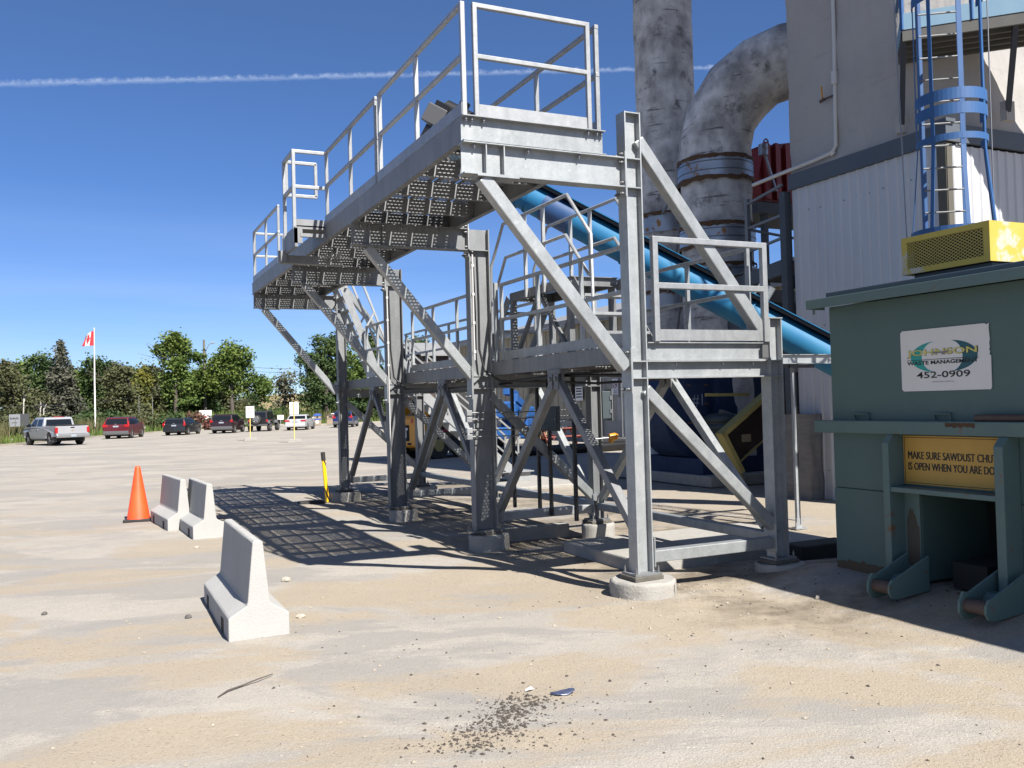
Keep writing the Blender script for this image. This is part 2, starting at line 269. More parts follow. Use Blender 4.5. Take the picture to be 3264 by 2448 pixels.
# ------------------------------------------------------------------ mesh and object helpers
class MB:
    """collects shapes in world coordinates; build() links them as one mesh object relative to org"""
    def __init__(s, org=(0, 0, 0)): s.v = []; s.f = []; s.sm = []; s.mi = []; s.o = Vector(org)
    def add(s, vs, fs, smooth=False, mi=0):
        b = len(s.v); s.v += [tuple(Vector(p)-s.o) for p in vs]; s.f += [[i+b for i in f] for f in fs]; s.sm += [smooth]*len(fs); s.mi += [mi]*len(fs); return s
    def box(s, x0, x1, y0, y1, z0, z1, mi=0):
        vs = [(x, y, z) for x in (x0, x1) for y in (y0, y1) for z in (z0, z1)]
        return s.add(vs, [(0, 1, 3, 2), (4, 6, 7, 5), (0, 4, 5, 1), (2, 3, 7, 6), (0, 2, 6, 4), (1, 5, 7, 3)], mi=mi)
    def frame(s, p, q, up=(0, 0, 1)):
        p, q = Vector(p), Vector(q); d = (q-p).normalized(); u = Vector(up)
        if abs(d.dot(u)) > .99: u = Vector((0, 1, 0))
        a = d.cross(u).normalized(); return p, q, d, a, a.cross(d)
    def bar(s, p, q, w, h=None, up=(0, 0, 1), mi=0):
        h = h or w; p, q, d, a, b = s.frame(p, q, up)
        vs = [e+a*(i*w/2)+b*(j*h/2) for e in (p, q) for i, j in ((-1, -1), (1, -1), (1, 1), (-1, 1))]
        return s.add(vs, [(0, 3, 2, 1), (4, 5, 6, 7), (0, 1, 5, 4), (1, 2, 6, 5), (2, 3, 7, 6), (3, 0, 4, 7)], mi=mi)
    def tube(s, p, q, r, r2=None, n=10, cap=True, mi=0):
        r2 = r if r2 is None else r2; p, q, d, a, b = s.frame(p, q)
        vs = []
        for e, rr in ((p, r), (q, r2)):
            for k in range(n):
                t = 2*math.pi*k/n; vs.append(e+a*(rr*math.cos(t))+b*(rr*math.sin(t)))
        s.add(vs, [(k, (k+1) % n, n+(k+1) % n, n+k) for k in range(n)], True, mi)
        if cap: s.add(vs[:n], [tuple(range(n))[::-1]], False, mi); s.add(vs[n:], [tuple(range(n))], False, mi)
        return s
    def path(s, pts, r, n=8, mi=0):
        """smooth tube through points; r may be a list"""
        pts = [Vector(p) for p in pts]; rs = r if isinstance(r, (list, tuple)) else [r]*len(pts)
        rings = []; a = None
        for i, p in enumerate(pts):
            d = (pts[min(i+1, len(pts)-1)]-pts[max(i-1, 0)]).normalized()
            if a is None:
                u = Vector((0, 0, 1)) if abs(d.z) < .9 else Vector((0, 1, 0)); a = d.cross(u).normalized()
            else: a = (a-d*a.dot(d)).normalized()
            b = a.cross(d)
            rings.append([p+a*(rs[i]*math.cos(2*math.pi*k/n))+b*(rs[i]*math.sin(2*math.pi*k/n)) for k in range(n)])
        vs = [v for rg in rings for v in rg]; fs = []
        for i in range(len(pts)-1):
            fs += [(i*n+k, i*n+(k+1) % n, (i+1)*n+(k+1) % n, (i+1)*n+k) for k in range(n)]
        s.add(vs, fs, True, mi); s.add(rings[0], [tuple(range(n))[::-1]], False, mi); s.add(rings[-1], [tuple(range(n))], False, mi); return s
    def prism(s, poly, a, b, axis='x', mi=0):
        """polygon in the two other axes, extruded along axis from a to b"""
        n = len(poly)
        def P(t, pq): return {'x': (t, pq[0], pq[1]), 'y': (pq[0], t, pq[1]), 'z': (pq[0], pq[1], t)}[axis]
        vs = [P(a, p) for p in poly]+[P(b, p) for p in poly]
        return s.add(vs, [tuple(range(n))[::-1], tuple(range(n, 2*n))]+[(k, (k+1) % n, n+(k+1) % n, n+k) for k in range(n)], mi=mi)
    def lathe(s, c, prof, n=20, mi=0, smooth=True):
        c = Vector(c); vs = [c+Vector((r*math.cos(2*math.pi*k/n), r*math.sin(2*math.pi*k/n), z)) for r, z in prof for k in range(n)]
        m_ = len(prof); fs = [(i*n+k, i*n+(k+1) % n, (i+1)*n+(k+1) % n, (i+1)*n+k) for i in range(m_-1) for k in range(n)]
        s.add(vs, fs, smooth, mi); s.add(vs[:n], [tuple(range(n))[::-1]], False, mi); s.add(vs[-n:], [tuple(range(n))], False, mi); return s
    def wcol(s, x0, x1, y0, y1, z0, z1, tf=.013, tw=.009):       # wide-flange post, flanges square to x
        ym = (y0+y1)/2; s.box(x0, x0+tf, y0, y1, z0, z1); s.box(x1-tf, x1, y0, y1, z0, z1); return s.box(x0+tf, x1-tf, ym-tw/2, ym+tw/2, z0, z1)
    def wbeamx(s, x0, x1, y0, y1, z0, z1, tf=.013, tw=.009):
        ym = (y0+y1)/2; s.box(x0, x1, y0, y1, z0, z0+tf); s.box(x0, x1, y0, y1, z1-tf, z1); return s.box(x0, x1, ym-tw/2, ym+tw/2, z0+tf, z1-tf)
    def chan_y(s, x, y0, y1, z0, z1, fl, t=.009):                # channel along y, web at x, flanges towards sign(fl)
        sg = 1 if fl > 0 else -1; a = sorted((x, x+sg*t)); s.box(a[0], a[1], y0, y1, z0, z1)
        b = sorted((x+sg*t, x+fl)); s.box(b[0], b[1], y0, y1, z0, z0+t); return s.box(b[0], b[1], y0, y1, z1-t, z1)
    def chan_x(s, y, x0, x1, z0, z1, fl, t=.009):
        sg = 1 if fl > 0 else -1; a = sorted((y, y+sg*t)); s.box(x0, x1, a[0], a[1], z0, z1)
        b = sorted((y+sg*t, y+fl)); s.box(x0, x1, b[0], b[1], z0, z0+t); return s.box(x0, x1, b[0], b[1], z1-t, z1)
    def build(s, name, mats, parent=None, bevel=0, loc=None, seg=2):
        me = bpy.data.meshes.new(name); me.from_pydata(s.v, [], s.f)
        for mt in (mats if isinstance(mats, (list, tuple)) else [mats]): me.materials.append(mt)
        me.polygons.foreach_set('use_smooth', s.sm); me.polygons.foreach_set('material_index', s.mi); me.update()
        o = bpy.data.objects.new(name, me); COL.objects.link(o)
        if parent: o.parent = parent
        else: o.location = s.o if loc is None else loc
        if bevel:
            bv = o.modifiers.new('bevel', 'BEVEL'); bv.width = bevel; bv.segments = seg; bv.limit_method = 'ANGLE'; bv.angle_limit = R_(40)
        return o
def tag(o, label=None, cat=None, group=None, kind=None):
    if label: o['label'] = label
    if cat: o['category'] = cat
    if group: o['group'] = group
    if kind: o['kind'] = kind
    return o
def thing(name, label, cat, loc=(0, 0, 0), rz=0, group=None):
    o = bpy.data.objects.new(name, None); COL.objects.link(o); o.location = loc; o.rotation_euler = (0, 0, rz); o.empty_display_size = .2
    return tag(o, label, cat, group)
def npmesh(name, verts, quads, mt, parent=None, loc=(0, 0, 0), smooth=False):
    me = bpy.data.meshes.new(name); verts = np.asarray(verts, dtype=np.float32); quads = np.asarray(quads, dtype=np.int32); k = quads.shape[1]
    me.vertices.add(len(verts)); me.vertices.foreach_set('co', verts.ravel())
    me.loops.add(quads.size); me.loops.foreach_set('vertex_index', quads.ravel())
    me.polygons.add(len(quads)); me.polygons.foreach_set('loop_start', np.arange(0, quads.size, k, dtype=np.int32))
    me.polygons.foreach_set('use_smooth', np.full(len(quads), smooth)); me.update(calc_edges=True); me.validate()
    me.materials.append(mt); o = bpy.data.objects.new(name, me); COL.objects.link(o); o.location = loc
    if parent: o.parent = parent
    return o
def copy_tree(o, parent=None):
    c = o.copy(); COL.objects.link(c)
    if parent: c.parent = parent
    for ch in list(o.children): copy_tree(ch, c)
    return c
def text_obj(name, txt, mt, parent, origin, xdir, width, height, shear=0.0, off=0.0, bold=0.0, depth=0.002):
    """flat lettering whose lower left corner is origin; xdir reading direction, up is z; coordinates local to parent"""
    cu = bpy.data.curves.new(name, 'FONT'); cu.body = txt; cu.size = 1; cu.offset = bold; cu.extrude = 0.0; cu.shear = shear; cu.resolution_u = 3
    t = bpy.data.objects.new(name+'_source', cu); COL.objects.link(t); bpy.context.view_layer.update()
    me = bpy.data.meshes.new_from_object(t.evaluated_get(bpy.context.evaluated_depsgraph_get()))
    bpy.data.objects.remove(t); bpy.data.curves.remove(cu)
    co = np.empty(len(me.vertices)*3, dtype=np.float32); me.vertices.foreach_get('co', co); co = co.reshape(-1, 3)
    mn, mx_ = co.min(0), co.max(0); sx = width/(mx_[0]-mn[0]); sy = height/(mx_[1]-mn[1])
    xd = Vector(xdir); nrm = xd.cross(Vector((0, 0, 1))); o0 = np.array(Vector(origin)+nrm*off)
    new = o0+np.outer((co[:, 0]-mn[0])*sx, np.array(xd))+np.outer((co[:, 1]-mn[1])*sy, np.array((0, 0, 1)))
    me.vertices.foreach_set('co', new.astype(np.float32).ravel()); me.update(); me.materials.clear(); me.materials.append(mt); me.name = name
    o = bpy.data.objects.new(name, me); COL.objects.link(o); o.parent = parent; return o
rng = np.random.default_rng(7)
def fnoise(x, y, seed=0, octaves=4, scale=1.0):
    """cheap smooth value noise on arrays"""
    out = np.zeros_like(x); amp = 1.0; tot = 0
    for k in range(octaves):
        X = x*scale*2**k+seed*17.3+k*5.1; Y = y*scale*2**k+seed*9.7+k*3.3
        xi = np.floor(X); yi = np.floor(Y); fx = X-xi; fy = Y-yi; fx = fx*fx*(3-2*fx); fy = fy*fy*(3-2*fy)
        h = lambda a, b: np.modf(np.abs(np.sin(a*127.1+b*311.7)*43758.5453))[0]
        out += amp*((h(xi, yi)*(1-fx)+h(xi+1, yi)*fx)*(1-fy)+(h(xi, yi+1)*(1-fx)+h(xi+1, yi+1)*fx)*fy); tot += amp; amp *= .5
    return out/tot

# ------------------------------------------------------------------ ground
def ramp(nt, src, p0, p1, c0=(0, 0, 0, 1), c1=(1, 1, 1, 1)):
    r = N(nt, 'ShaderNodeValToRGB'); r.color_ramp.elements[0].position = p0; r.color_ramp.elements[1].position = p1
    r.color_ramp.elements[0].color = c0; r.color_ramp.elements[1].color = c1; nt.links.new(src, r.inputs[0]); return r.outputs[0]
def noise(nt, vec, scale, detail=5, rough=.6, dist=0.0):
    n = N(nt, 'ShaderNodeTexNoise'); n.inputs['Scale'].default_value = scale; n.inputs['Detail'].default_value = detail
    n.inputs['Roughness'].default_value = rough; n.inputs['Distortion'].default_value = dist; nt.links.new(vec, n.inputs['Vector']); return n.outputs[0]
def mixc(nt, f, a, b):
    m = N(nt, 'ShaderNodeMix', data_type='RGBA')
    for sock, v in (('Factor', f), ('A', a), ('B', b)):
        if isinstance(v, (tuple, float, int)): m.inputs[sock].default_value = v
        else: nt.links.new(v, m.inputs[sock])
    return m.outputs['Result']
def ground_mat():
    mt = bpy.data.materials.new('dusty yard paving'); mt.use_nodes = True; nt = mt.node_tree; b = nt.nodes['Principled BSDF']
    tc = N(nt, 'ShaderNodeTexCoord'); mp = N(nt, 'ShaderNodeMapping'); nt.links.new(tc.outputs['Object'], mp.inputs[0]); mp.inputs['Rotation'].default_value = (0, 0, R_(22))
    ms = N(nt, 'ShaderNodeMapping'); nt.links.new(mp.outputs[0], ms.inputs[0]); ms.inputs['Scale'].default_value = (.58, 1.15, 1)
    mw = N(nt, 'ShaderNodeMapping'); nt.links.new(mp.outputs[0], mw.inputs[0]); mw.inputs['Scale'].default_value = (.10, 1.0, 1)
    P = mp.outputs[0]; S = ms.outputs[0]; W = mw.outputs[0]
    pav = mixc(nt, ramp(nt, noise(nt, S, .55, 6, .6), .38, .62), (0.262, 0.240, 0.211, 1), (0.312, 0.284, 0.246, 1))
    pav = mixc(nt, math_(nt, 'MULTIPLY', ramp(nt, noise(nt, S, 1.1, 7, .68), .50, .58), .6), pav, (0.212, 0.199, 0.183, 1))       # greyer worn patches
    spk = noise(nt, P, 55, 3, .7)
    pav = mixc(nt, math_(nt, 'MULTIPLY', ramp(nt, spk, .57, .66), .62), pav, (0.42, 0.395, 0.355, 1))                                 # pale aggregate
    pav = mixc(nt, math_(nt, 'MULTIPLY', ramp(nt, noise(nt, P, 62, 3, .75), .58, .66), .6), pav, (0.10, 0.088, 0.078, 1))
    old = ramp(nt, noise(nt, S, .42, 8, .66, .6), .50, .535)      # bare older asphalt showing through
    pav = mixc(nt, math_(nt, 'MULTIPLY', old, .62), pav, (0.205, 0.194, 0.180, 1))
    stn = ramp(nt, noise(nt, P, .9, 7, .7, .8), .66, .72)         # oil and water stains
    pav = mixc(nt, math_(nt, 'MULTIPLY', stn, .45), pav, (0.11, 0.10, 0.092, 1))
    # blown sand, thick near the platform and the camera, thin further out
    sep = N(nt, 'ShaderNodeSeparateXYZ'); nt.links.new(tc.outputs['Object'], sep.inputs[0])
    near = math_(nt, 'SUBTRACT', 1.0, math_(nt, 'DIVIDE', math_(nt, 'SUBTRACT', sep.outputs[1], 9.0), 22.0), clamp=True)
    right = math_(nt, 'MULTIPLY', math_(nt, 'SUBTRACT', sep.outputs[0], 0.0), .012, clamp=True)
    sn = math_(nt, 'ADD', noise(nt, S, .62, 7, .62, .4), right)
    sandf = math_(nt, 'MULTIPLY', ramp(nt, sn, .50, .57), math_(nt, 'MULTIPLY_ADD', near, .75, .12))
    sand = mixc(nt, ramp(nt, noise(nt, P, 2.5, 6, .7), .35, .7), (0.280, 0.232, 0.170, 1), (0.272, 0.232, 0.180, 1))
    sand = mixc(nt, math_(nt, 'MULTIPLY', ramp(nt, noise(nt, P, 42, 4, .75), .56, .66), .75), sand, (0.115, 0.088, 0.062, 1))
    sand = mixc(nt, math_(nt, 'MULTIPLY', ramp(nt, noise(nt, P, 34, 4, .75), .59, .68), .75), sand, (0.37, 0.32, 0.25, 1))
    c = mixc(nt, sandf, pav, sand)
    # tyre tracks and long drag lines across the yard
    tr = ramp(nt, noise(nt, W, 1.1, 5, .7), .60, .70)
    c = mixc(nt, math_(nt, 'MULTIPLY', math_(nt, 'MULTIPLY', tr, math_(nt, 'SUBTRACT', 1.25, near)), .30), c, (0.125, 0.118, 0.112, 1))
    tl = ramp(nt, noise(nt, W, 2.3, 5, .65), .58, .72)
    c = mixc(nt, math_(nt, 'MULTIPLY', math_(nt, 'MULTIPLY', tl, math_(nt, 'SUBTRACT', 1.2, near)), .30), c, (0.32, 0.295, 0.265, 1))
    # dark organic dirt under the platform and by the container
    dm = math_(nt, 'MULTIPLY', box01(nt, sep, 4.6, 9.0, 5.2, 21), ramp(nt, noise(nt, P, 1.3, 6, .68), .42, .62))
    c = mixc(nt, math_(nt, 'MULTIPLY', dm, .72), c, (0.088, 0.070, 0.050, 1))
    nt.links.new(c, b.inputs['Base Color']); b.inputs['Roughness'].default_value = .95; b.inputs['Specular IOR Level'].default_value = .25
    bp = N(nt, 'ShaderNodeBump'); bp.inputs['Strength'].default_value = .55; bp.inputs['Distance'].default_value = .012
    hb = math_(nt, 'ADD', math_(nt, 'MULTIPLY', noise(nt, P, 60, 3, .7), 1.6), math_(nt, 'MULTIPLY', noise(nt, P, 7, 5, .6), 1.4)); nt.links.new(hb, bp.inputs['Height']); nt.links.new(bp.outputs[0], b.inputs['Normal'])
    return mt
def noise_vec(nt, v, s):
    n = N(nt, 'ShaderNodeTexNoise'); n.inputs['Scale'].default_value = s; n.inputs['Detail'].default_value = 4; nt.links.new(v, n.inputs['Vector']); return n.outputs['Color']
def mixv(nt, a, b, k):
    n = nt.nodes.new('ShaderNodeVectorMath'); n.operation = 'MULTIPLY_ADD'; nt.links.new(b, n.inputs[0]); n.inputs[1].default_value = (k, k, k); nt.links.new(a, n.inputs[2]); return n.outputs[0]
def box01(nt, sep, x0, x1, y0, y1):
    f = lambda v, a, s: math_(nt, 'MULTIPLY_ADD', v, s, -a*s, clamp=True)
    r = math_(nt, 'MULTIPLY', f(sep.outputs[0], x0, 1.2), math_(nt, 'SUBTRACT', 1.0, f(sep.outputs[0], x1, 1.2)))
    return math_(nt, 'MULTIPLY', r, math_(nt, 'MULTIPLY', f(sep.outputs[1], y0, 1.2), math_(nt, 'SUBTRACT', 1.0, f(sep.outputs[1], y1, 1.2))))
def gh(x, y):
    x = np.asarray(x, float); y = np.asarray(y, float); ss = lambda t: np.clip(t, 0, 1)**2*(3-2*np.clip(t, 0, 1))
    z = 0.20*ss((x-5.95)/1.15)*(1-ss((x-9.6)/2))*(1-ss((y-7.0)/1.6))*ss((y-1.0)/1.5)
    nearw = np.exp(-((x-5)**2+(y-9)**2)/420)
    z = z+nearw*((fnoise(x, y, 3, 3, .55)-.5)*.035+(fnoise(x, y, 5, 3, 2.3)-.5)*.022)
    for px, py in PIERS: z = z+(.035 if py < 8 else -.05)*np.exp(-((x-px)**2+(y-py)**2)/.6)*(0.4+fnoise(x, y, 9, 2, 3.0))
    return z
AY = [7.681, 11.574, 15.411, 19.412]
PIERS = [(5.03, y+.08) for y in AY]+[(6.80, y+.08) for y in AY]
gx = np.concatenate([-np.geomspace(3000, 10, 26), np.arange(-8, 14, .11), np.geomspace(14.2, 3000, 28)])
gy = np.concatenate([-np.geomspace(600, 1.4, 14), np.arange(1.0, 26, .11), np.geomspace(26.3, 3500, 34)])
GX, GY = np.meshgrid(gx, gy); GZ = gh(GX, GY)
n0, n1 = GX.shape; idx = np.arange(n0*n1).reshape(n0, n1)
q = np.stack([idx[:-1, :-1], idx[:-1, 1:], idx[1:, 1:], idx[1:, :-1]], -1).reshape(-1, 4)
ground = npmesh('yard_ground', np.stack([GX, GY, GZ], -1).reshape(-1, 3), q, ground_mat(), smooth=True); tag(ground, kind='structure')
def gz(x, y): return float(gh(np.array([x]), np.array([y]))[0])

# ------------------------------------------------------------------ steel loading platform (x across, y along, measured from the photograph)
PX, PY = 4.95, 13.5
PO = (PX, PY, 0)
plat = thing('loading_platform', 'long galvanised steel loading platform with cantilevered upper walkway over a lower walkway', 'loading platform', PO)
XL, XR = 3.18, 4.71
ACOL = [(4.938, 5.128), (4.828, 5.139), (4.803, 5.11), (4.938, 5.128)]
BX = (6.714, 6.889); BW = .16
ZBB, ZCB, ZCT, ZRT = 4.138, 4.443, 4.685, 5.753
AT = [4.914, 4.443, 4.443, 4.443]; PT = [.233, .216, .195, .198]; BT = [.217, .228, .21, .20]
def P(): return MB(PO)
def bolts(pts, axis, r=.016, l=.03, parent=None):
    mb = P()
    for p in pts:
        d = Vector(axis)*l; mb.tube(Vector(p), Vector(p)+d, r, n=6); mb.tube(Vector(p)+d*.2, Vector(p)+d*1.5, r*.5, n=6)
    return mb.build('bolt', BOLT, parent)
for i, y in enumerate(AY):
    x0, x1 = ACOL[i]; yc = y+BW/2; z0 = PT[i]
    mb = P(); mb.wcol(x0, x1, y, y+BW, z0+.02, AT[i], .014 if i in (0, 3) else .016)
    for zz in ([ZBB+.005, ZCB-.006, 2.21, 2.38, AT[i]-.008] if i == 0 else [ZBB+.005, 2.21, 2.38]):
        mb.box(x0+.014, x1-.014, y+.004, y+BW-.004, zz-.006, zz+.006)
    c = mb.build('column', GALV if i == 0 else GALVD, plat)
    b_ = P(); b_.box(x0-.06, x1+.06, y-.05, y+BW+.05, z0, z0+.02); b_.build('base_plate', GALVD, c)
    bolts([(x0-.035, y-.025, z0+.02), (x0-.035, y+BW+.025, z0+.02), (x1+.035, y-.025, z0+.02), (x1+.035, y+BW+.025, z0+.02)], (0, 0, 1), .014, .045, c)
    # cantilever beam with end plate, stiffeners and bolts
    mb = P(); mb.wbeamx(XL, x0-.014, y, y+BW, ZBB, ZCB)
    for sx in (3.41, 3.595): mb.box(sx-.006, sx+.006, y+.006, y+BW-.006, ZBB+.013, ZCB-.013)
    mb.box(3.31, 3.74, y-.01, y+BW+.01, ZBB-.016, ZBB-.001)
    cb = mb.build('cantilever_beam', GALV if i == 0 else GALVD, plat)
    e = P(); e.box(x0-.014, x0-.001, y-.01, y+BW+.01, ZBB-.09, ZCB+.06); e.build('end_plate', GALV, cb)
    bolts([(x0-.014, y+dy, zz) for dy in (.03, .13) for zz in (ZBB+.05, ZCB-.05, ZBB-.06, ZCB+.035)], (-1, 0, 0), .017, .03, cb)
    bolts([(sx, y+.035, ZCB-.016) for sx in (3.30, 3.86, 4.42)], (0, 0, -1), .014, .03, cb)
    mb = P(); mb.bar((3.385, yc, 4.125), (4.905, yc, 2.315), .127, .127, (0, 1, 0)); br = mb.build('cantilever_brace', GALV, plat, bevel=.012)
    e = P(); e.box(x0-.014, x0-.001, y-.012, y+BW+.012, 2.06, 2.52); e.build('end_plate', GALV, br)
    bolts([(x0-.014, y+dy, zz) for dy in (.03, .13) for zz in (2.10, 2.47)], (-1, 0, 0), .018, .03, br)
    if i in (0, 3):
        mb = P(); mb.bar((5.115, yc, 4.645), (6.685, yc, 2.66), .127, .127, (0, 1, 0)); mb.build('knee_brace', GALV, plat, bevel=.012)
    # back row post
    bt = BT[i]; mb = P(); mb.wcol(BX[0], BX[1], y, y+BW, bt+.02, 2.837)
    for zz in (2.21, 2.38): mb.box(BX[0]+.013, BX[1]-.013, y+.004, y+BW-.004, zz-.006, zz+.006)
    mb.box(BX[0]-.008, BX[1]+.008, y-.008, y+BW+.008, 2.838, 2.850)
    c = mb.build('back_column', GALV if i == 0 else GALVD, plat)
    b_ = P(); b_.box(BX[0]-.06, BX[1]+.06, y-.05, y+BW+.05, bt, bt+.02); b_.build('base_plate', GALVD, c)
    bolts([(BX[0]-.035, y-.025, bt+.02), (BX[1]+.035, y-.025, bt+.02)], (0, 0, 1), .014, .045, c)
    mb = P(); mb.wbeamx(x1+.002, BX[0]-.002, y, y+BW, 2.204, 2.387)
    cb = mb.build('cross_beam', GALV, plat); bolts([(sx, y+.03, 2.372) for sx in (5.5, 6.1, 6.5)], (0, 0, -1), .012, .025, cb)
    mb = P(); mb.bar((5.12, yc, 2.10), (6.80, yc, .515), .118, .118, (0, 1, 0)); mb.build('diagonal_brace', GALV, plat, bevel=.012)
    mb = P(); mb.bar((x1+.01, yc, .40), (BX[0]-.01, yc, .40), .12, .12); mb.box(x1+.002, x1+.018, y-.02, y+BW+.02, .30, .60); mb.box(BX[0]-.018, BX[0]-.002, y-.02, y+BW+.02, .30, .62)
    mb.build('ground_strut', GALV, plat, bevel=.01)
# inverted V bracing along both rows, with pinned gussets
for row, (xb, names) in enumerate(((5.165, 'vee_brace'), (6.80, 'vee_brace'))):
    for k in range(3):
        ya, yb = AY[k]+BW, AY[k+1]; ym = (ya+yb)/2; dz = .03*row
        for (yy, s) in ((ya+.10, -1), (yb-.08, 1)):
            mb = P(); mb.bar((xb, ym+s*.07, 2.22), (xb, yy, .52+dz), .10, .10, (1, 0, 0)); mb.box(xb-.008, xb+.008, yy-.08, yy+.08, .34+dz, .60+dz); br = mb.build(names, GALVD if row == 0 else GALV, plat, bevel=.01)
            e = P(); e.box(xb-.062, xb-.051, ym+s*.02, ym+s*.13, 2.14, 2.33) if s > 0 else e.box(xb-.062, xb-.051, ym-.13, ym-.02, 2.14, 2.33)
            e.tube((xb-.08, ym+s*.075, 2.27), (xb-.05, ym+s*.075, 2.27), .03, n=10); e.build('pin_plate', GALVD, br)
        mb = P(); mb.box(xb-.05, xb+.05, ym-.16, ym+.16, 2.33, 2.386); mb.box(xb-.01, xb+.01, ym-.16, ym+.16, 2.20, 2.33); mb.build('gusset_plate', GALVD, plat)
        if row: mb = P(); mb.bar((6.80, ya+.01, .44), (6.80, yb-.01, .44), .11, .11); mb.build('ground_strut', GALV, plat, bevel=.01)
# upper deck: side channels, end channels, cross joists, perforated planks
YF, YE = AY[0]-.004, AY[3]+.20
mb = P(); mb.chan_y(XL, YF+.075, YE, ZCB+.001, ZCT, .07); mb.build('side_channel', GALVD, plat)
mb = P(); mb.chan_y(XR, YF+.075, YE, ZCB+.001, ZCT, -.07); mb.build('side_channel', GALVD, plat)
mb = P(); mb.chan_x(YF+.075, XL, XR, ZCB+.001, ZCT, -.075)
ch = mb.build('end_channel', GALV, plat)
for sx in (3.22, 3.28, 3.40, 4.53, 4.63, 4.68): bolts([(sx, YF+.03, ZCT-.012)], (0, 0, -1), .013, .03, ch)
mb = P(); mb.chan_x(YE, XL, XR, ZCB+.001, ZCT, .07); mb.build('end_channel', GALVD, plat)
yy = YF+.62
while yy < YE-.3:
    mb = P(); mb.chan_x(yy, XL+.012, XR-.012, ZCB+.05, ZCT-.012, .05); mb.build('deck_joist', GALVD, plat); yy += .92
for k, xs in enumerate(np.arange(XL+.02, XR-.1, .30)):
    mb = P(); mb.add([(xs, YF+.09, ZCT+.004), (min(xs+.285, XR-.01), YF+.09, ZCT+.004), (min(xs+.285, XR-.01), YE-.01, ZCT+.004), (xs, YE-.01, ZCT+.004)], [(0, 1, 2, 3)])
    mb.box(xs, xs+.006, YF+.09, YE-.01, ZCT-.04, ZCT+.002); mb.build('walkway_plank', GRATE, plat)
# lower deck
ZL = 2.575
for x, fl in ((5.142, .06), (6.70, -.06)):
    mb = P(); mb.chan_y(x, AY[0]+.22, AY[3]+1.2, 2.389, ZL, fl); mb.build('lower_side_channel', GALVD, plat)
mb = P(); mb.chan_x(7.755, 5.15, 6.69, 2.389, ZL, -.06); ch = mb.build('lower_end_channel', GALV, plat)
e = P(); e.box(6.62, 6.70, 7.69, 7.70, 2.41, 2.55); e.build('clip_plate', BOLT, ch)
for yy in np.arange(AY[0]+.9, AY[3]+1.0, .95):
    mb = P(); mb.chan_x(yy, 5.16, 6.68, 2.42, ZL-.012, .05); mb.build('deck_joist', GALVD, plat)
for k, xs in enumerate(np.arange(5.16, 6.6, .30)):
    mb = P(); mb.add([(xs, 7.77, ZL+.004), (min(xs+.285, 6.69), 7.77, ZL+.004), (min(xs+.285, 6.69), 20.6, ZL+.004), (xs, 20.6, ZL+.004)], [(0, 1, 2, 3)])
    mb.box(xs, xs+.006, 7.77, 20.6, ZL-.04, ZL+.002); mb.build('walkway_plank', GRATE, plat)
# guard rails: posts, top and mid rails, toe plates
def rail(pts_x, pts_y, z0, posts, toe=True, tb=.045, side=0, name='guard_rail', m=GALVB):
    """straight rail between two plan points; posts are fractions along it"""
    a = Vector((pts_x[0], pts_y[0], 0)); b = Vector((pts_x[1], pts_y[1], 0)); h = 1.07
    mb = P(); zt = z0+h-tb/2
    mb.bar(a+Vector((0, 0, zt)), b+Vector((0, 0, zt)), tb); mb.bar(a+Vector((0, 0, z0+.565)), b+Vector((0, 0, z0+.565)), tb*.98)
    for t in posts:
        p = a.lerp(b, t); mb.bar(p+Vector((0, 0, z0-.01)), p+Vector((0, 0, zt+tb*.49)), tb*1.02)
    o = mb.build(name, m, plat, bevel=.006)
    if toe:
        d = (b-a).normalized(); n = Vector((d.y, -d.x, 0))*side*.03
        e = P(); e.bar(a+n+Vector((0, 0, z0+.06)), b+n+Vector((0, 0, z0+.06)), .006, .115); e.build('toe_plate', m, o)
    return o
xr = XL+.03
fr = lambda y, a, b: (y-a)/(b-a)
rail((xr, xr), (7.70, 10.40), ZCT, [0.008, fr(9.04, 7.70, 10.40), .985], side=-1)
rail((xr, xr), (10.49, 13.06), ZCT, [.012, fr(11.72, 10.49, 13.06), .99], side=-1)
rail((xr, xr), (16.74, 19.48), ZCT, [.01, .48, .99], side=-1)
rail((3.305, 4.565), (7.705, 7.705), ZCT, [.018, .982], side=0)
for a, b in ((7.70, 10.4), (10.49, 13.2), (13.3, 16.1), (18.95, 19.55)):
    rail((4.655, 4.655), (a, b), ZCT, [.01, .5, .99] if b-a > 1 else [.05, .95], side=0)
rail((xr, 4.60), (19.55, 19.55), ZCT, [.02, .45, .55, .98], side=0)
# little gated bay standing out over the truck lane
mb = P(); T = .048
for z in (5.73, 5.215):
    mb.bar((2.735, 13.08, z), (3.19, 13.08, z), T); mb.bar((2.735, 13.08, z), (2.735, 13.76, z), T)
mb.bar((2.735, 13.08, 4.42), (2.735, 13.08, 5.754), T*1.05); mb.bar((2.735, 13.76, 4.30), (2.735, 13.76, 5.754), T*1.05)
bay = mb.build('bay_rail', GALVB, plat, bevel=.006)
mb = P()
mb.bar((2.79, 13.84, 5.765), (3.25, 13.84, 5.765), T); mb.bar((2.79, 13.84, 5.255), (3.25, 13.84, 5.255), T); mb.bar((3.235, 13.84, 5.25), (3.235, 13.84, 5.77), T); mb.bar((2.79, 13.84, 5.25), (2.79, 13.84, 5.77), T*.8)
mb.build('swing_gate', GALVB, plat, bevel=.006)
mb = P(); mb.box(2.75, 3.175, 13.06, 13.80, 4.63, 4.65); mb.box(2.75, 3.175, 13.06, 13.075, 4.60, 4.74); mb.box(2.72, 2.76, 13.0, 13.9, 4.33, 4.60); mb.bar((2.80, 13.02, 4.50), (3.176, 13.02, 4.50), .06, .05)
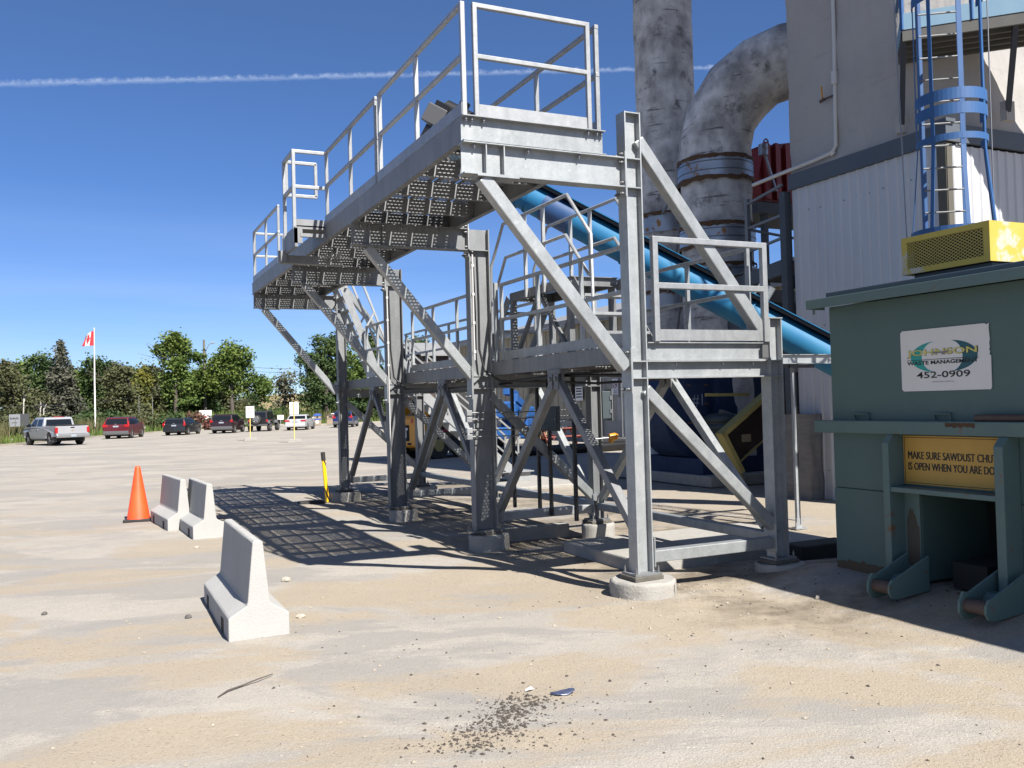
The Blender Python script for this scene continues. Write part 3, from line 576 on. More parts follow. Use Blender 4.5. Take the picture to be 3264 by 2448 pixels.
mb.box(2.66, 3.6, 13.72, 13.86, 4.20, 4.32); mb.box(2.72, 2.83, 13.0, 13.05, 4.38, 4.62); mb.box(2.62, 2.74, 13.7, 13.8, 4.22, 4.38)
mb.build('bay_floor', GALVD, plat)
mb = P(); pts = [(3.42+.05*math.sin(k*.9), 13.25+.04*math.cos(k*.9), 4.36+.002*k) for k in range(2)]
for k in range(9): mb.path([(3.32+.028*k+.03*math.cos(t), 13.70+.045*math.sin(t), 4.33+.045*math.cos(t)) for t in np.linspace(0, 6.28, 9)], .006, 5)
mb.build('gate_spring', GALVB, plat)
# lower rails
rail((5.235, 6.695), (7.70, 7.70), ZL+.015, [.015, .985], tb=.062, side=0)
for a, b in ((8.02, 11.38), (12.0, 15.2), (15.85, 18.1)):
    rail((5.215, 5.215), (a, b), ZL+.015, [.0, .333, .667, 1.0], side=-1, m=GALV)
mb = P(); mb.bar((5.18, 11.50, 2.40), (5.18, 11.50, 3.68), .05); mb.bar((5.18, 7.93, 2.40), (5.18, 7.93, 3.55), .05); mb.build('rail_post', GALV, plat)
for a, b in ((7.95, 11.3), (12.0, 15.2), (15.8, 19.9)):
    rail((6.665, 6.665), (a, b), ZL+.015, [0, .333, .667, 1.0], side=0, m=GALV)
# crossover steps on the lower deck
cx0, cx1 = 5.52, 6.20
mb = P(); mb.chan_y(cx0, 9.95, 11.76, 3.45, 3.57, .05); mb.chan_y(cx1, 9.95, 11.76, 3.45, 3.57, -.05); mb.chan_x(9.95, cx0, cx1, 3.45, 3.57, -.05); mb.chan_x(11.72, cx0, cx1, 3.45, 3.57, -.05)
for x in (cx0+.03, cx1-.03):
    for y in (10.02, 11.70): mb.bar((x, y, 2.58), (x, y, 3.46), .075)
    mb.bar((x, 10.05, 2.62), (x, 10.85, 3.44), .05); mb.bar((x, 11.66, 2.62), (x, 10.9, 3.44), .05)
cs = mb.build('crossover_frame', GALVD, plat)
e = P(); e.add([(cx0+.01, 9.97, 3.574), (cx1-.01, 9.97, 3.574), (cx1-.01, 11.74, 3.574), (cx0+.01, 11.74, 3.574)], [(0, 1, 2, 3)]); e.build('walkway_plank', GRATE, cs)
for sgn, ys in ((-1, (9.74, 9.52, 9.30)), (1, (11.97, 12.2, 12.42))):
    for k, y in enumerate(ys):
        e = P(); z = 3.32-.25*k; e.box(cx0+.02, cx1-.02, y-.11, y+.11, z-.035, z); e.build('step_tread', GALVB, cs)
    for x in (cx0, cx1-.01):
        e = P(); yb = 9.12 if sgn < 0 else 12.62; yt = 9.9 if sgn < 0 else 11.8; e.bar((x, yb, 2.6), (x, yt, 3.5), .16, .01, (1, 0, 0)); e.build('step_stringer', GALVD, cs)
for x in (cx0-.02, cx1+.02):
    mb = P()
    for top in (1, 0):
        zt = 4.60 if top else 4.10; o_ = 0 if top else .06
        mb.path([(x, 9.36+o_*1.5, 2.62 if top else 3.52), (x, 9.37+o_*1.5, 4.0 if top else 3.54), (x, 9.94+o_, zt), (x, 10.8, zt), (x, 11.88-o_, zt), (x, 12.35-o_*1.5, 4.03 if top else 3.56), (x, 12.36-o_*1.5, 2.62 if top else 3.54)], .024, 6)
    for y in (10.62, 11.17): mb.bar((x, y, 3.45), (x, y, 4.60), .042)
    mb.build('crossover_handrail', GALVB, plat)
# ship ladder between the decks and the stair down to the yard
mb = P()
for y in (18.28, 18.88): mb.bar((4.70, y, 4.70), (5.52, y, 2.58), .15, .012, (0, 1, 0))
sl = mb.build('ladder_stringer', GALVB, plat)
for k in range(8):
    t = (k+.5)/8; x = 4.70+.82*t; z = 4.70-2.12*t; e = P(); e.box(x-.06, x+.08, 18.29, 18.87, z-.03, z); e.build('step_tread', GALV, sl)
mb = P()
for y in (18.22, 18.94):
    mb.bar((5.02, y, 4.98), (5.82, y, 2.95), .04); mb.bar((4.70, y, 5.7), (5.02, y, 4.98), .04)
    for t in (.05, .5, .95): mb.bar((5.02+.8*t, y, 4.98-2.03*t), (4.78+.8*t, y, 4.55-2.03*t), .035)
mb.build('ladder_handrail', GALVB, plat)
mb = P()
for y in (20.0, 20.72): mb.bar((6.72, y, 2.56), (9.55, y, .14), .22, .012, (0, 1, 0))
st = mb.build('stair_stringer', GALVB, plat)
for k in range(11):
    t = (k+.5)/11; x = 6.72+2.83*t; z = 2.56-2.42*t; e = P(); e.box(x-.12, x+.12, 20.01, 20.71, z-.03, z); e.build('step_tread', GALV, st)
mb = P()
for y in (19.98, 20.74):
    for dz in (.95, .5): mb.bar((6.72, y, 2.6+dz), (9.55, y, .18+dz), .04)
    for t in (.02, .34, .66, .98): mb.bar((6.72+2.83*t, y, 2.6-2.42*t), (6.72+2.83*t, y, 3.56-2.42*t), .04)
mb.build('stair_handrail', GALVB, plat)
# conduits, hoses, valve boxes
for cx, cy, zl in ((4.862, 11.555, 2.6), (4.817, 15.39, .9)):
    mb = P(); mb.path([(cx+.005, cy, 4.12), (cx, cy, 3.9), (cx, cy, zl)], .012); cdt = mb.build('conduit', PVC, plat)
    for z in (3.9, 3.5, 3.1, 2.7): mb = P(); mb.box(cx-.018, cx+.018, cy-.015, cy+.015, z, z+.04); mb.build('clip', PVC, cdt)
mb = P(); mb.path([(4.80, 11.55, 4.14), (4.93, 11.55, 4.05), (4.94, 11.555, 3.4), (4.935, 11.555, 2.75), (4.98, 11.5, 2.45), (5.2, 11.45, 2.30), (5.6, 10.8, 2.27), (6.0, 10.2, 2.22), (6.4, 9.4, 2.24), (6.62, 8.8, 2.3)], .017)
mb.path([(4.85, 15.4, 4.1), (4.86, 15.39, 3.0), (4.90, 15.36, 2.5), (5.1, 15.3, 2.29), (5.2, 14.0, 2.25), (5.22, 12.5, 2.26), (5.3, 11.3, 2.27)], .016)
mb.path([(5.25, 11.2, 2.29), (5.24, 9.6, 2.31), (5.6, 8.9, 2.28), (6.2, 8.7, 2.31)], .02)
mb.build('sagging_cable', CABLE, plat)
for zc in (1.87, 1.78, 1.63, 1.54):
    mb = P(); mb.box(4.70, 4.78, 11.50, 11.57, zc-.035, zc+.035); jb = mb.build('junction_box', GALVB, plat, bevel=.004)
    e = P(); e.tube((4.78, 11.535, zc), (4.86, 11.535, zc), .014, n=6); e.build('hose_fitting', BOLT, jb)
    mb = P(); mb.path([(4.86, 11.535, zc), (5.4, 11.5, zc-.01), (5.9, 11.5, zc+(0 if zc > 1.7 else .06)), (6.5, 11.5, zc+(.01 if zc > 1.7 else .10))], .009, 6); mb.build('air_hose', GALVD, plat)
for x, y, z0, z1 in ((6.0, 12.8, .36, 2.38), (6.0, 11.93, .36, 2.38), (6.0, 11.56, .36, 2.38), (6.0, 10.83, .36, 2.38)):
    mb = P(); mb.bar((x, y, z0), (x, y, z1), .045); mb.build('hanging_guide_post', CABLE, plat)
cab = thing('control_cabinet', 'small grey green control cabinet hung on dark posts under the lower walkway', 'cabinet', (5.95, 11.6, 1.6))
mb = MB((5.95, 11.6, 1.6)); mb.box(5.93, 6.0-.03, 11.16, 11.70, 1.58, 1.93); mb.build('box', TEALD, cab, bevel=.008)
mb = MB((5.95, 11.6, 1.6)); mb.box(5.918, 5.93, 11.18, 11.68, 1.60, 1.91); mb.build('door', TEALD, cab)
mb = MB((5.95, 11.6, 1.6)); mb.box(5.905, 5.918, 11.20, 11.22, 1.73, 1.77); mb.build('latch', BOLT, cab)

# concrete piers
plab = ['round concrete pier with a chipped split rim under the nearest front column', 'round concrete pier under the second front column from the camera', 'round shaded concrete pier under the third front column from the camera', 'grey concrete pier beside the yellow pole under the farthest front column',
        'round concrete pier in the shadow of the green container under the nearest back column', 'round sunlit concrete pier with a column shadow down its face under the second back column', 'concrete pier under the third back column, mostly hidden behind a front column', 'pale concrete pier with loose blocks under the farthest back column']
for i, (px, py) in enumerate(PIERS):
    top = (PT+BT)[i]; r = (.335, .285, .255, .345, .272, .245, .25, .35)[i]; z0 = -.2; mb = MB((px, py, 0)); n = 30
    prof = [(r, z0-0), (r*1.005, top*.45), (r, top-.075), (r*.985, top-.055), (r*.93, top-.045)]
    ring = []
    vs = []; 
    for (rr, z) in prof:
        for k in range(n):
            t = 2*math.pi*k/n; wob_ = 1+.02*math.sin(3*t+i)+.012*math.sin(11*t+2*i); vs.append((px+.02+rr*wob_*math.cos(t), py+rr*wob_*math.sin(t), z+.008*math.sin(7*t+z*40)))
    m_ = len(prof); mb.add(vs, [(a*n+k, a*n+(k+1) % n, (a+1)*n+(k+1) % n, (a+1)*n+k) for a in range(m_-1) for k in range(n)], True); mb.add(vs[-n:], [tuple(range(n))])
    o = mb.build('concrete_pier', CONC); tag(o, plab[i], 'pier', 'concrete piers under the platform columns')
    g = MB((px, py, 0)); g.box(px-.17, px+.17, py-.15, py+.15, top-.055, top-.001)
    gg = g.build('grout_pad', mat('dark grout', (0.17, 0.155, 0.13), .95, c2=(0.11, 0.1, 0.085), nscale=9, namt=.8, bump=.3), o, bevel=.012)
    if i == 0:
        crk = MB((px, py, 0)); crk.path([(px+.02+r*1.0*math.cos(a), py+r*1.0*math.sin(a), z) for a, z in ((-1.05, .15), (-1.07, .10), (-1.03, .06), (-1.06, 0), (-1.04, -.05))], .008, 5); crk.build('crack', DARK, o)
# low pads and slab edges
def slab(label, x0, x1, y0, y1, z0, z1, cat='slab', seed=0, name='concrete_slab', mt=CONC):
    c = ((x0+x1)/2, (y0+y1)/2, 0); mb = MB(c); mb.box(x0, x1, y0, y1, z0, z1); o = mb.build(name, mt, bevel=.02, seg=2); return tag(o, label, cat)
slab('low concrete pad between the front and back columns at the near end of the platform', 5.66, 8.6, 8.78, 10.6, -.05, .15)
slab('narrow concrete curb strip across the platform behind the second front column', 5.25, 6.5, 11.95, 12.2, -.05, .16)
slab('dark railway sleeper block lying beside the container', 7.6, 8.45, 8.25, 8.6, -.02, .20, 'block', name='timber_block', mt=mat('dark timber', (0.035, 0.032, 0.03), .9))
slab('pale concrete pad at the foot of the far stair', 8.6, 10.6, 18.55, 21.4, -.05, .07)
foot = thing('stair_footing', 'boxed galvanised steel footing under the far stair', 'footing', (9.6, 20.4, .07))
mb = MB((9.6, 20.4, .07)); mb.box(9.35, 9.85, 19.85, 20.9, .30, .325); mb.box(9.4, 9.8, 19.95, 20.8, .072, .30); mb.build('plate_box', GALVB, foot)
mb = MB((9.6, 20.4, .07)); mb.box(9.0, 9.35, 19.9, 20.85, .30, .32); mb.build('landing_plate', GALVB, foot)

# ------------------------------------------------------------------ waste container with hydraulic unit
DO = (7.0, 5.0, .2)
con = thing('waste_container', 'large grey green steel waste container with company sign and caution sign on its front', 'container', DO)
def Dm(): return MB(DO)
Y0, Y1 = 1.6, 7.10
mb = Dm(); mb.box(7.0, 9.4, Y0, 5.107, .22, 1.03); mb.box(7.0, 9.4, 6.02, Y1, .22, 1.03); mb.box(8.3, 9.39, 5.11, 6.017, .22, 1.03); mb.box(7.004, 9.396, Y0+.004, Y1-.004, 1.034, 2.90)
body = mb.build('body', GREEN, con, bevel=.008)
mb = Dm(); mb.box(6.75, 6.762, Y0, 7.16, 2.875, 2.972); mb.box(6.762, 9.5, Y0, 7.16, 2.955, 2.972); mb.box(6.762, 7.0, 7.148, 7.16, 2.875, 2.955); mb.tube((6.80, 7.10, 2.82), (6.80, 7.10, 2.955), .012)
mb.build('top_rim', GREENR, con, bevel=.004)
mb = Dm(); mb.box(6.83, 9.3, Y0, 6.96, 2.974, 3.03); mb.build('lid', mat('dark blue lid', (0.035, 0.07, 0.11), .5, c2=(0.06, 0.09, 0.12), nscale=3, namt=.8), con, bevel=.01)
mb = Dm(); mb.box(6.86, 7.0, Y0, 7.22, 1.60, 1.725); mb.build('ledge_beam', GREENR, con, bevel=.01)
for y0, y1 in ((6.60, 6.77), (5.66, 5.82)):
    mb = Dm(); mb.path([(6.99, y0, 1.70), (6.975, y0, 1.79), (6.975, y1, 1.79), (6.99, y1, 1.70)], .012, 6); mb.build('handle', GREEN, con)
mb = Dm(); mb.tube((6.93, 5.36, 1.755), (6.93, 3.0, 1.755), .032); mb.build('loose_pole', RUST, con)
# bay between two posts: sign panel, shelf, dark opening, hooks with rollers
for (ya, yb) in ((6.195, 6.27), (5.02, 5.105)):
    mb = Dm(); mb.prism([(6.79, .30), (6.79, 1.52), (6.86, 1.598), (6.998, 1.598), (6.998, .22), (6.80, .22)], ya, yb, 'y'); mb.build('post', GREENR, con, bevel=.006)
mb = Dm(); mb.box(6.80, 6.998, 5.107, 6.193, 1.065, 1.11); mb.build('shelf', GREENR, con, bevel=.004)
mb = Dm(); mb.box(7.9, 7.95, 5.11, 6.017, .2, 1.03); mb.box(7.05, 7.9, 5.4, 5.75, .22, .45); mb.build('inner_ram', DARK, con)
mb = Dm(); mb.box(6.975, 6.992, 6.02, 6.193, .25, 1.064); mb.build('cheek_plate', GREENR, con)
for (ya, yb) in ((5.885, 6.11), (4.93, 5.16)):
    a = con
    for y in (ya, yb):
        mb = Dm(); e_ = .03 if y == yb else 0; pl = [(6.90, .50), (6.50, .345), (6.43+e_*0, .325+e_), (6.395-e_*.5, .28), (6.39-e_*.5, .22-e_), (6.42, .165-e_), (6.50, .15-e_), (6.90, .18)]; mb.prism(pl, y-.011, y+.011, 'y'); hk = mb.build('hook_plate', GREENR, con, bevel=.004)
    mb = Dm(); mb.tube((6.465, ya+.011, .245), (6.465, yb-.011, .245), .058, n=16); mb.build('roller', RUST, hk)
    mb = Dm(); mb.prism([(6.60, .18), (6.60, .22), (6.70, .32), (6.80, .32), (6.80, .18)], ya+.012, yb-.012, 'y'); mb.build('hook_web', GREENR, hk)
mb = Dm(); rg = np.random.default_rng(8); ys_ = np.linspace(6.3, 7.09, 26); up_ = [(y, .25+.05*rg.random()+.05*float(fnoise(np.array([y*5]), np.array([1.0]), 2, 2, 1.0)[0])) for y in ys_]
mb.add([(6.9975, y, z) for y, z in up_]+[(6.9975, y, .19) for y, z in up_], [(k, k+1, 27+k, 26+k) for k in range(25)]); mb.build('rust_stain', mat('brown base stain', (0.13, 0.10, 0.06), .95, c2=(0.09, 0.08, 0.06), nscale=12, namt=.8), con)
# company sign
mb = Dm(); sx = 6.992
yl, yr, zb, zt = 6.185, 5.245, 2.0, 2.57
notch = [(yl-.02, zb), (yr+.01, zb), (yr, zb+.02), (yr-.002, 2.29), (yr+.012, 2.30), (yr+.006, 2.33), (yr+.016, 2.345), (yr+.006, 2.36), (yr+.012, 2.40), (yr+.004, 2.43), (yr+.012, 2.53), (yr+.008, zt), (yr+.03, zt-.012), (yr+.05, zt), (yl-.02, zt), (yl, zt-.02), (yl, zb+.02)]
mb.prism(notch, 6.992, 6.9985, 'x'); sg = mb.build('company_sign', WHITE, con)
W_, H_ = yl-yr, zt-zb
def SP(u, v, off=.0015): return (sx-off, yl-u*W_, zt-v*H_)
def loc(p): return Vector(p)-Vector(DO)
def crescent(cu, sgn, mt, name, cut):
    mb = Dm(); out = []; inn = []
    for k in range(25):
        t = math.pi*(k/24-.5)*.93
        out.append((cu+sgn*.30*math.cos(t), .455+.245*math.sin(t))); inn.append((cu+sgn*cut*math.cos(t), .455+.245*math.sin(t)*1.0))
    vs = [SP(u, v) for u, v in out+inn]; fs = [(k, k+1, 25+k+1, 25+k) for k in range(24)]
    mb.add(vs, fs); mb.build(name, mt, sg)
crescent(.42, -1, TEAL1, 'left_swoosh', .17); crescent(.57, 1, TEAL2, 'right_swoosh', .14)
XD = (0, -1, 0)
def sign_text(name, t, m, u, v, wf, hf, par=None, off=.003, bold=0.0, shear=0):
    return text_obj(name, t, m, par or sg, loc(SP(u, v, 0)), XD, wf*W_, hf*H_, shear, off, bold)
sign_text('name_shadow', 'JOHNSON', INK, .075, .462, .80, .135, off=.003, bold=.022)
sign_text('name_lettering', 'JOHNSON', LETY, .08, .455, .785, .125, off=.0045, bold=.02)
mb = Dm(); mb.add([SP(.075, .492, .003), (SP(.875, .492, .003)), SP(.875, .500, .003), SP(.075, .500, .003)], [(0, 3, 2, 1)]); mb.build('rule_line', INK, sg)
sign_text('trade_lettering', 'WASTE MANAGEMENT', INK, .075, .575, .80, .062, bold=.025)
sign_text('phone_number', '452-0909', INK, .185, .795, .60, .105, bold=.012)
sign_text('web_address', 'www.jwm.mb.ca', GREYT, .36, .872, .245, .03)
mb = Dm(); mb.add([SP(u, v, .006) for u, v in ((.36, .395), (.40, .375), (.47, .38), (.56, .37), (.565, .40), (.52, .405), (.50, .435), (.47, .40), (.42, .41))], [tuple(range(9))[::-1]]); mb.build('peeled_patch', GREYT, sg)
# caution sign
mb = Dm(); mb.box(6.985, 6.993, 5.108, 6.19, 1.13, 1.585); cs_ = mb.build('caution_sign', SIGNY, con)
bx = []
mb = Dm()
for (a, b, c, d) in ((5.12, 6.178, 1.567, 1.572), (5.12, 6.178, 1.143, 1.148), (6.173, 6.178, 1.148, 1.567), (5.12, 5.125, 1.148, 1.567)): mb.box(6.9835, 6.9848, a, b, c, d)
mb.build('sign_border', INK, cs_)
for dx in (0, .0028, .0056):
    for t_, z_, w_ in (('MAKE SURE SAWDUST CHUTE', 1.368, .955), ('IS OPEN WHEN YOU ARE DONE', 1.265, .98)): text_obj('caution_lettering', t_, INK, cs_, loc((6.985, 6.138-dx, z_)), XD, w_, .070, 0, .002+dx*.05, 0)
mb = Dm(); rg = np.random.default_rng(3); up_ = [(5.62-.30*k/14, 1.715-.006*rg.random()) for k in range(15)]; lo_ = [(5.62-.30*k/14, 1.665+.02*rg.random()) for k in range(15)]
mb.add([(6.8585, y, z) for y, z in up_]+[(6.8585, y, z) for y, z in lo_], [(k, 15+k, 16+k, k+1) for k in range(14)]); mb.build('rust_patch', RUSTB, con)
mb = Dm(); up_ = [(6.17-.14*k/10, .78+.10*math.sin(k*.4)+.04*rg.random()) for k in range(11)]; lo_ = [(6.17-.14*k/10, .34+.05*rg.random()) for k in range(11)]
mb.add([(6.9735, y, z) for y, z in up_]+[(6.9735, y, z) for y, z in lo_], [(k, 11+k, 12+k, k+1) for k in range(10)]); mb.build('rust_patch', mat('thin rust stain', (0.12, 0.085, 0.05), .9, c2=(0.08, 0.10, 0.09), nscale=9, namt=.8), con)
# yellow hydraulic power unit on the lid
UO = (7.5, 6.0, 3.03)
unit = thing('hydraulic_unit', 'chipped yellow power unit with mesh grille on top of the grey green container', 'power unit', UO)
mb = MB(UO); a = .06; ux, ya, yb, za, zb2 = 7.42, 5.53, 6.51, 3.165, 3.535
mb.box(ux, ux+.02, ya, yb, za, za+.055); mb.box(ux, ux+.02, ya, yb, zb2-.055, zb2); mb.box(ux, ux+.02, yb-.065, yb, za+.055, zb2-.055); mb.box(ux, ux+.02, ya, ya+.065, za+.055, zb2-.055)
mb.box(ux+.02, ux+1.3, ya, ya+.012, za, zb2); mb.box(ux+.02, ux+1.3, yb-.012, yb, za, zb2); mb.box(ux+.02, ux+1.3, ya+.012, yb-.012, zb2-.012, zb2)
mb.build('housing', YEL, unit)
mb = MB(UO); mb.add([(ux+.01, yb-.066, za+.056), (ux+.01, ya+.066, za+.056), (ux+.01, ya+.066, zb2-.056), (ux+.01, yb-.066, zb2-.056)], [(0, 1, 2, 3)]); mb.build('grille_mesh', EXPM, unit)
mb = MB(UO); mb.box(ux+.15, ux+1.28, ya+.02, yb-.02, za+.0, zb2-.02); mb.build('inner_machine', DARK, unit)
mb = MB(UO); mb.box(ux+.1, ux+1.2, ya+.06, yb-.06, 3.032, za-.002); mb.build('skid', mat('dark blue lid', (0.035, 0.07, 0.11)), unit)
mb = MB(UO); mb.path([(7.75, 5.42, 3.06), (7.8, 5.36, 3.16), (7.9, 5.30, 3.28), (8.0, 5.2, 3.2)], .02); mb.path([(7.6, 5.5, 3.05), (7.8, 5.3, 3.06), (8.1, 5.0, 3.07)], .018); mb.build('hydraulic_hose', PVC, unit)
mb = MB(UO); mb.tube((7.9, 4.9, 3.25), (7.9, 5.05, 3.25), .02); mb.tube((7.75, 4.98, 3.03), (7.75, 4.98, 3.32), .022); mb.build('valve', CREAM, unit)

# ------------------------------------------------------------------ silo: corrugated skirt below, sprayed foam body above
def corrugated(mb, p, q, z0, z1, pitch=.30, depth=.03, rib=.07, out=None, minor=.5):
    """vertical ribbed sheet from plan point p to q, ribs standing out along `out`"""
    p, q = Vector((p[0], p[1], 0)), Vector((q[0], q[1], 0)); L_ = (q-p).length; d = (q-p)/L_; o = Vector((out[0], out[1], 0)).normalized(); prof = []
    x = 0
    while x < L_-1e-6:
        for dx, h in ((0, 0), (pitch-rib-.04, 0), (pitch-rib-.015, depth), (pitch-.025, depth), (pitch-.001, 0)):
            if x+dx <= L_: prof.append((x+dx, h))
        x += pitch
    prof.append((L_, 0)); vs = []
    for z in (z0, z1): vs += [p+d*a+o*h+Vector((0, 0, z)) for a, h in prof]
    n = len(prof); mb.add(vs, [(k, k+1, n+k+1, n+k) for k in range(n-1)])
    # back face closes the sheet
    b0 = [p-o*.05, q-o*.05]; mb.add([b0[0]+Vector((0, 0, z0)), b0[1]+Vector((0, 0, z0)), b0[1]+Vector((0, 0, z1)), b0[0]+Vector((0, 0, z1))], [(3, 2, 1, 0)])
    return mb
SO = (14.8, 12.0, 0)
silo = thing('dust_silo', 'tall grey foam covered silo with white ribbed metal skirt behind the container', 'silo', SO)
SX, SY0, SY1, SX1 = 12.65, 10.15, 13.68, 20.5  # unseen far side of the silo widened to shade the red hopper
mb = MB(SO); corrugated(mb, (SX, SY1), (SX, SY0), -.02, 6.03, out=(-1, 0), pitch=.215, rib=.05, depth=.025); corrugated(mb, (SX, SY0), (SX1, SY0), -.02, 6.0, out=(0, -1), pitch=.215, rib=.05, depth=.025); mb.box(SX+.06, SX1, SY0+.06, SY1, -.02, 6.0); sk = mb.build('skirt_wall', WALLW, silo)
mb = MB(SO)
for k in range(12):
    for z in (.55, 3.3, 5.55): mb.tube((SX-.012, SY1-.14-.30*k, z+.02*(k % 2)), (SX+.002, SY1-.14-.30*k, z+.02*(k % 2)), .014, n=6)
mb.build('screw', BOLT, sk)
mb = MB(SO); mb.box(SX-.045, SX-.032, SY0-.03, SY0+.14, -.02, 6.0); mb.box(SX-.032, SX+.09, SY0-.045, SY0-.031, -.02, 6.0); mb.build('corner_trim', mat('shade toned olive trim', (0.12, 0.11, 0.085), .7), silo)  # corner trim, its shade and a cast shadow put into the olive colour
mb = MB(SO); mb.box(SX-.07, SX, SY0-.07, SY1+.03, 6.035, 6.33); mb.box(SX, SX1, SY0-.07, SY0, 6.035, 6.33); mb.box(SX-.12, SX+.1, SY0-.12, SY0+.1, 6.332, 6.39); mb.build('trim_band', BAND, silo)
# octagonal foam body, gently lumpy
def foam_body():
    ch = .85; ring = [(SX, SY1+.02), (SX, SY0+ch), (SX+ch, SY0), (SX1, SY0), (SX1+.3, SY0+.4), (SX1+.3, SY1), (SX1-.2, SY1+.3), (SX+.5, SY1+.32)]
    pts = []
    for i in range(len(ring)):
        a, b = Vector(ring[i]), Vector(ring[(i+1) % len(ring)]); n = max(1, int((b-a).length/.16))
        for k in range(n): pts.append(a.lerp(b, k/n))
    zs = [6.27, 6.30, 6.36, 6.45]+list(np.arange(6.62, 12.0, .2))+[14, 17, 20, 22.5]; n = len(pts); c = Vector((15.5, 11.9)); vs = []
    for j, z in enumerate(zs):
        for p in pts:
            a = np.array([p.x*1.0+p.y]); b_ = np.array([z+p.y*.3]); h = float(fnoise(a, b_, 2, 3, 1.3)[0]-.5)*.10+float(fnoise(a, b_, 6, 2, 4.0)[0]-.5)*.05
            d = (p-c).normalized(); e = -.05 if j == 0 else (.02 if j in (1, 2) else 0); dip = float(fnoise(a, np.array([1.5]), 8, 2, 1.6)[0]-.5)*.10 if j < 3 else 0
            vs.append((p.x+d.x*(h+e), p.y+d.y*(h+e), z+dip))
    mb = MB(SO); m_ = len(zs); mb.add(vs, [(j*n+k, j*n+(k+1) % n, (j+1)*n+(k+1) % n, (j+1)*n+k) for j in range(m_-1) for k in range(n)], True); mb.add(vs[-n:], [tuple(range(n))]); mb.add(vs[:n], [tuple(range(n))[::-1]])
    return mb.build('foam_shell', FOAM, silo)
fs_ = foam_body()
mb = MB(SO); fp = [(SX-.02, 12.42, 9.9), (SX-.03, 12.42, 8.4), (SX-.06, 12.44, 6.58), (SX-.10, 12.5, 6.47), (SX-.10, 12.9, 6.44), (SX-.11, 13.9, 6.40), (SX-.1, 14.7, 6.37)]
mb.path(fp, .038, 10); mb.tube((SX-.05, 12.425, 7.72), (SX-.05, 12.425, 7.96), .06, n=12); mb.tube((SX-.06, 12.50, 6.44), (SX-.10, 12.52, 6.50), .055); pv = mb.build('drain_pipe', PVC, silo)
mb = MB(SO); mb.tube((SX-.07, 12.46, 7.52), (SX-.12, 12.62, 7.50), .02); mb.tube((SX-.12, 12.62, 7.50), (SX-.13, 12.72, 7.48), .032); mb.build('valve', RUST, pv)
mb = MB(SO); mb.bar((SX-.13, 12.66, 7.52), (SX-.13, 12.68, 7.76), .03, .01); mb.build('valve_lever', YELM, pv)

# steel legs and rails on the far side of the silo
FO = (13.0, 15.0, 0)
fr_ = thing('steel_support_frame', 'dark grey steel support frame with pipe rails behind the silo', 'support frame', FO)
def bm(p, q, w, h, nm, mt=FRAME): mb = MB(FO); mb.bar(p, q, w, h); return mb.build(nm, mt, fr_)
bm((12.62, 13.86, 0), (12.62, 13.86, 6.03), .16, .16, 'post'); bm((13.9, 17.5, 0), (13.9, 17.5, 5.0), .18, .18, 'post'); bm((15.5, 16.0, 0), (15.5, 16.0, 5.2), .18, .18, 'post'); bm((17.3, 18.0, 0), (17.3, 18.0, 5.2), .18, .18, 'post')
bm((12.62, 13.95, 4.55), (13.6, 16.9, 4.55), .12, .30, 'beam'); bm((12.62, 13.95, 3.55), (13.75, 17.3, 3.6), .12, .35, 'beam'); bm((13.8, 17.3, 4.45), (17.2, 17.9, 4.5), .2, .3, 'beam'); bm((12.66, 13.9, 4.25), (17, 14.2, 4.25), .15, .25, 'beam'); bm((13.9, 17.3, 3.6), (17.3, 18, 3.6), .18, .28, 'beam')
bm((12.62, 13.9, 5.6), (13.35, 15.9, 5.72), .05, .05, 'rail', FRAMEL); bm((12.62, 13.9, 5.15), (13.35, 15.9, 5.2), .05, .05, 'rail', FRAMEL); bm((13.35, 15.9, 5.72), (15.6, 16.6, 5.72), .05, .05, 'rail', FRAMEL); bm((13.30, 15.8, 4.5), (13.30, 15.8, 6.36), .09, .09, 'rail_post', FRAMEL); bm((12.62, 13.93, 6.2), (13.32, 15.85, 6.25), .05, .05, 'rail', FRAMEL)
mb = MB(FO); mb.box(13.2, 17.2, 14.2, 17.0, 4.72, 4.76); mb.build('deck_plate', FRAME, fr_)
mb = MB(FO); mb.box(15.9, 20.4, 18.3, 18.4, 0, 4.7); mb.build('cladding_panel', FRAME, fr_)
mb = MB(FO); mb.box(16.2, 19.5, 18.1, 18.3, 4.95, 5.2); mb.box(16.6, 17.4, 18.12, 18.28, 5.25, 5.6); mb.build('cable_tray', GALVB, fr_)

# insulated stack and curved duct
def ringpath(mb, pts, r, n=40, disp=.05, seed=1):
    pts = [Vector(p) for p in pts]; vs = []; a = None; L_ = 0
    for i, p in enumerate(pts):
        d = (pts[min(i+1, len(pts)-1)]-pts[max(i-1, 0)]).normalized()
        if a is None: a = d.cross(Vector((0, 1, 0))).normalized()
        else: a = (a-d*a.dot(d)).normalized()
        b = d.cross(a)
        if i: L_ += (p-pts[i-1]).length
        for k in range(n):
            t = 2*math.pi*k/n; h = float(fnoise(np.array([math.cos(t)*2+9]), np.array([L_*1.1+math.sin(t)*2]), seed, 3, 1.1)[0]-.5)*disp*2
            vs.append(p+a*((r+h)*math.cos(t))+b*((r+h)*math.sin(t)))
    m_ = len(pts); mb.add(vs, [(i*n+k, i*n+(k+1) % n, (i+1)*n+(k+1) % n, (i+1)*n+k) for i in range(m_-1) for k in range(n)], True); mb.add(vs[:n], [tuple(range(n))[::-1]]); mb.add(vs[-n:], [tuple(range(n))]); return mb
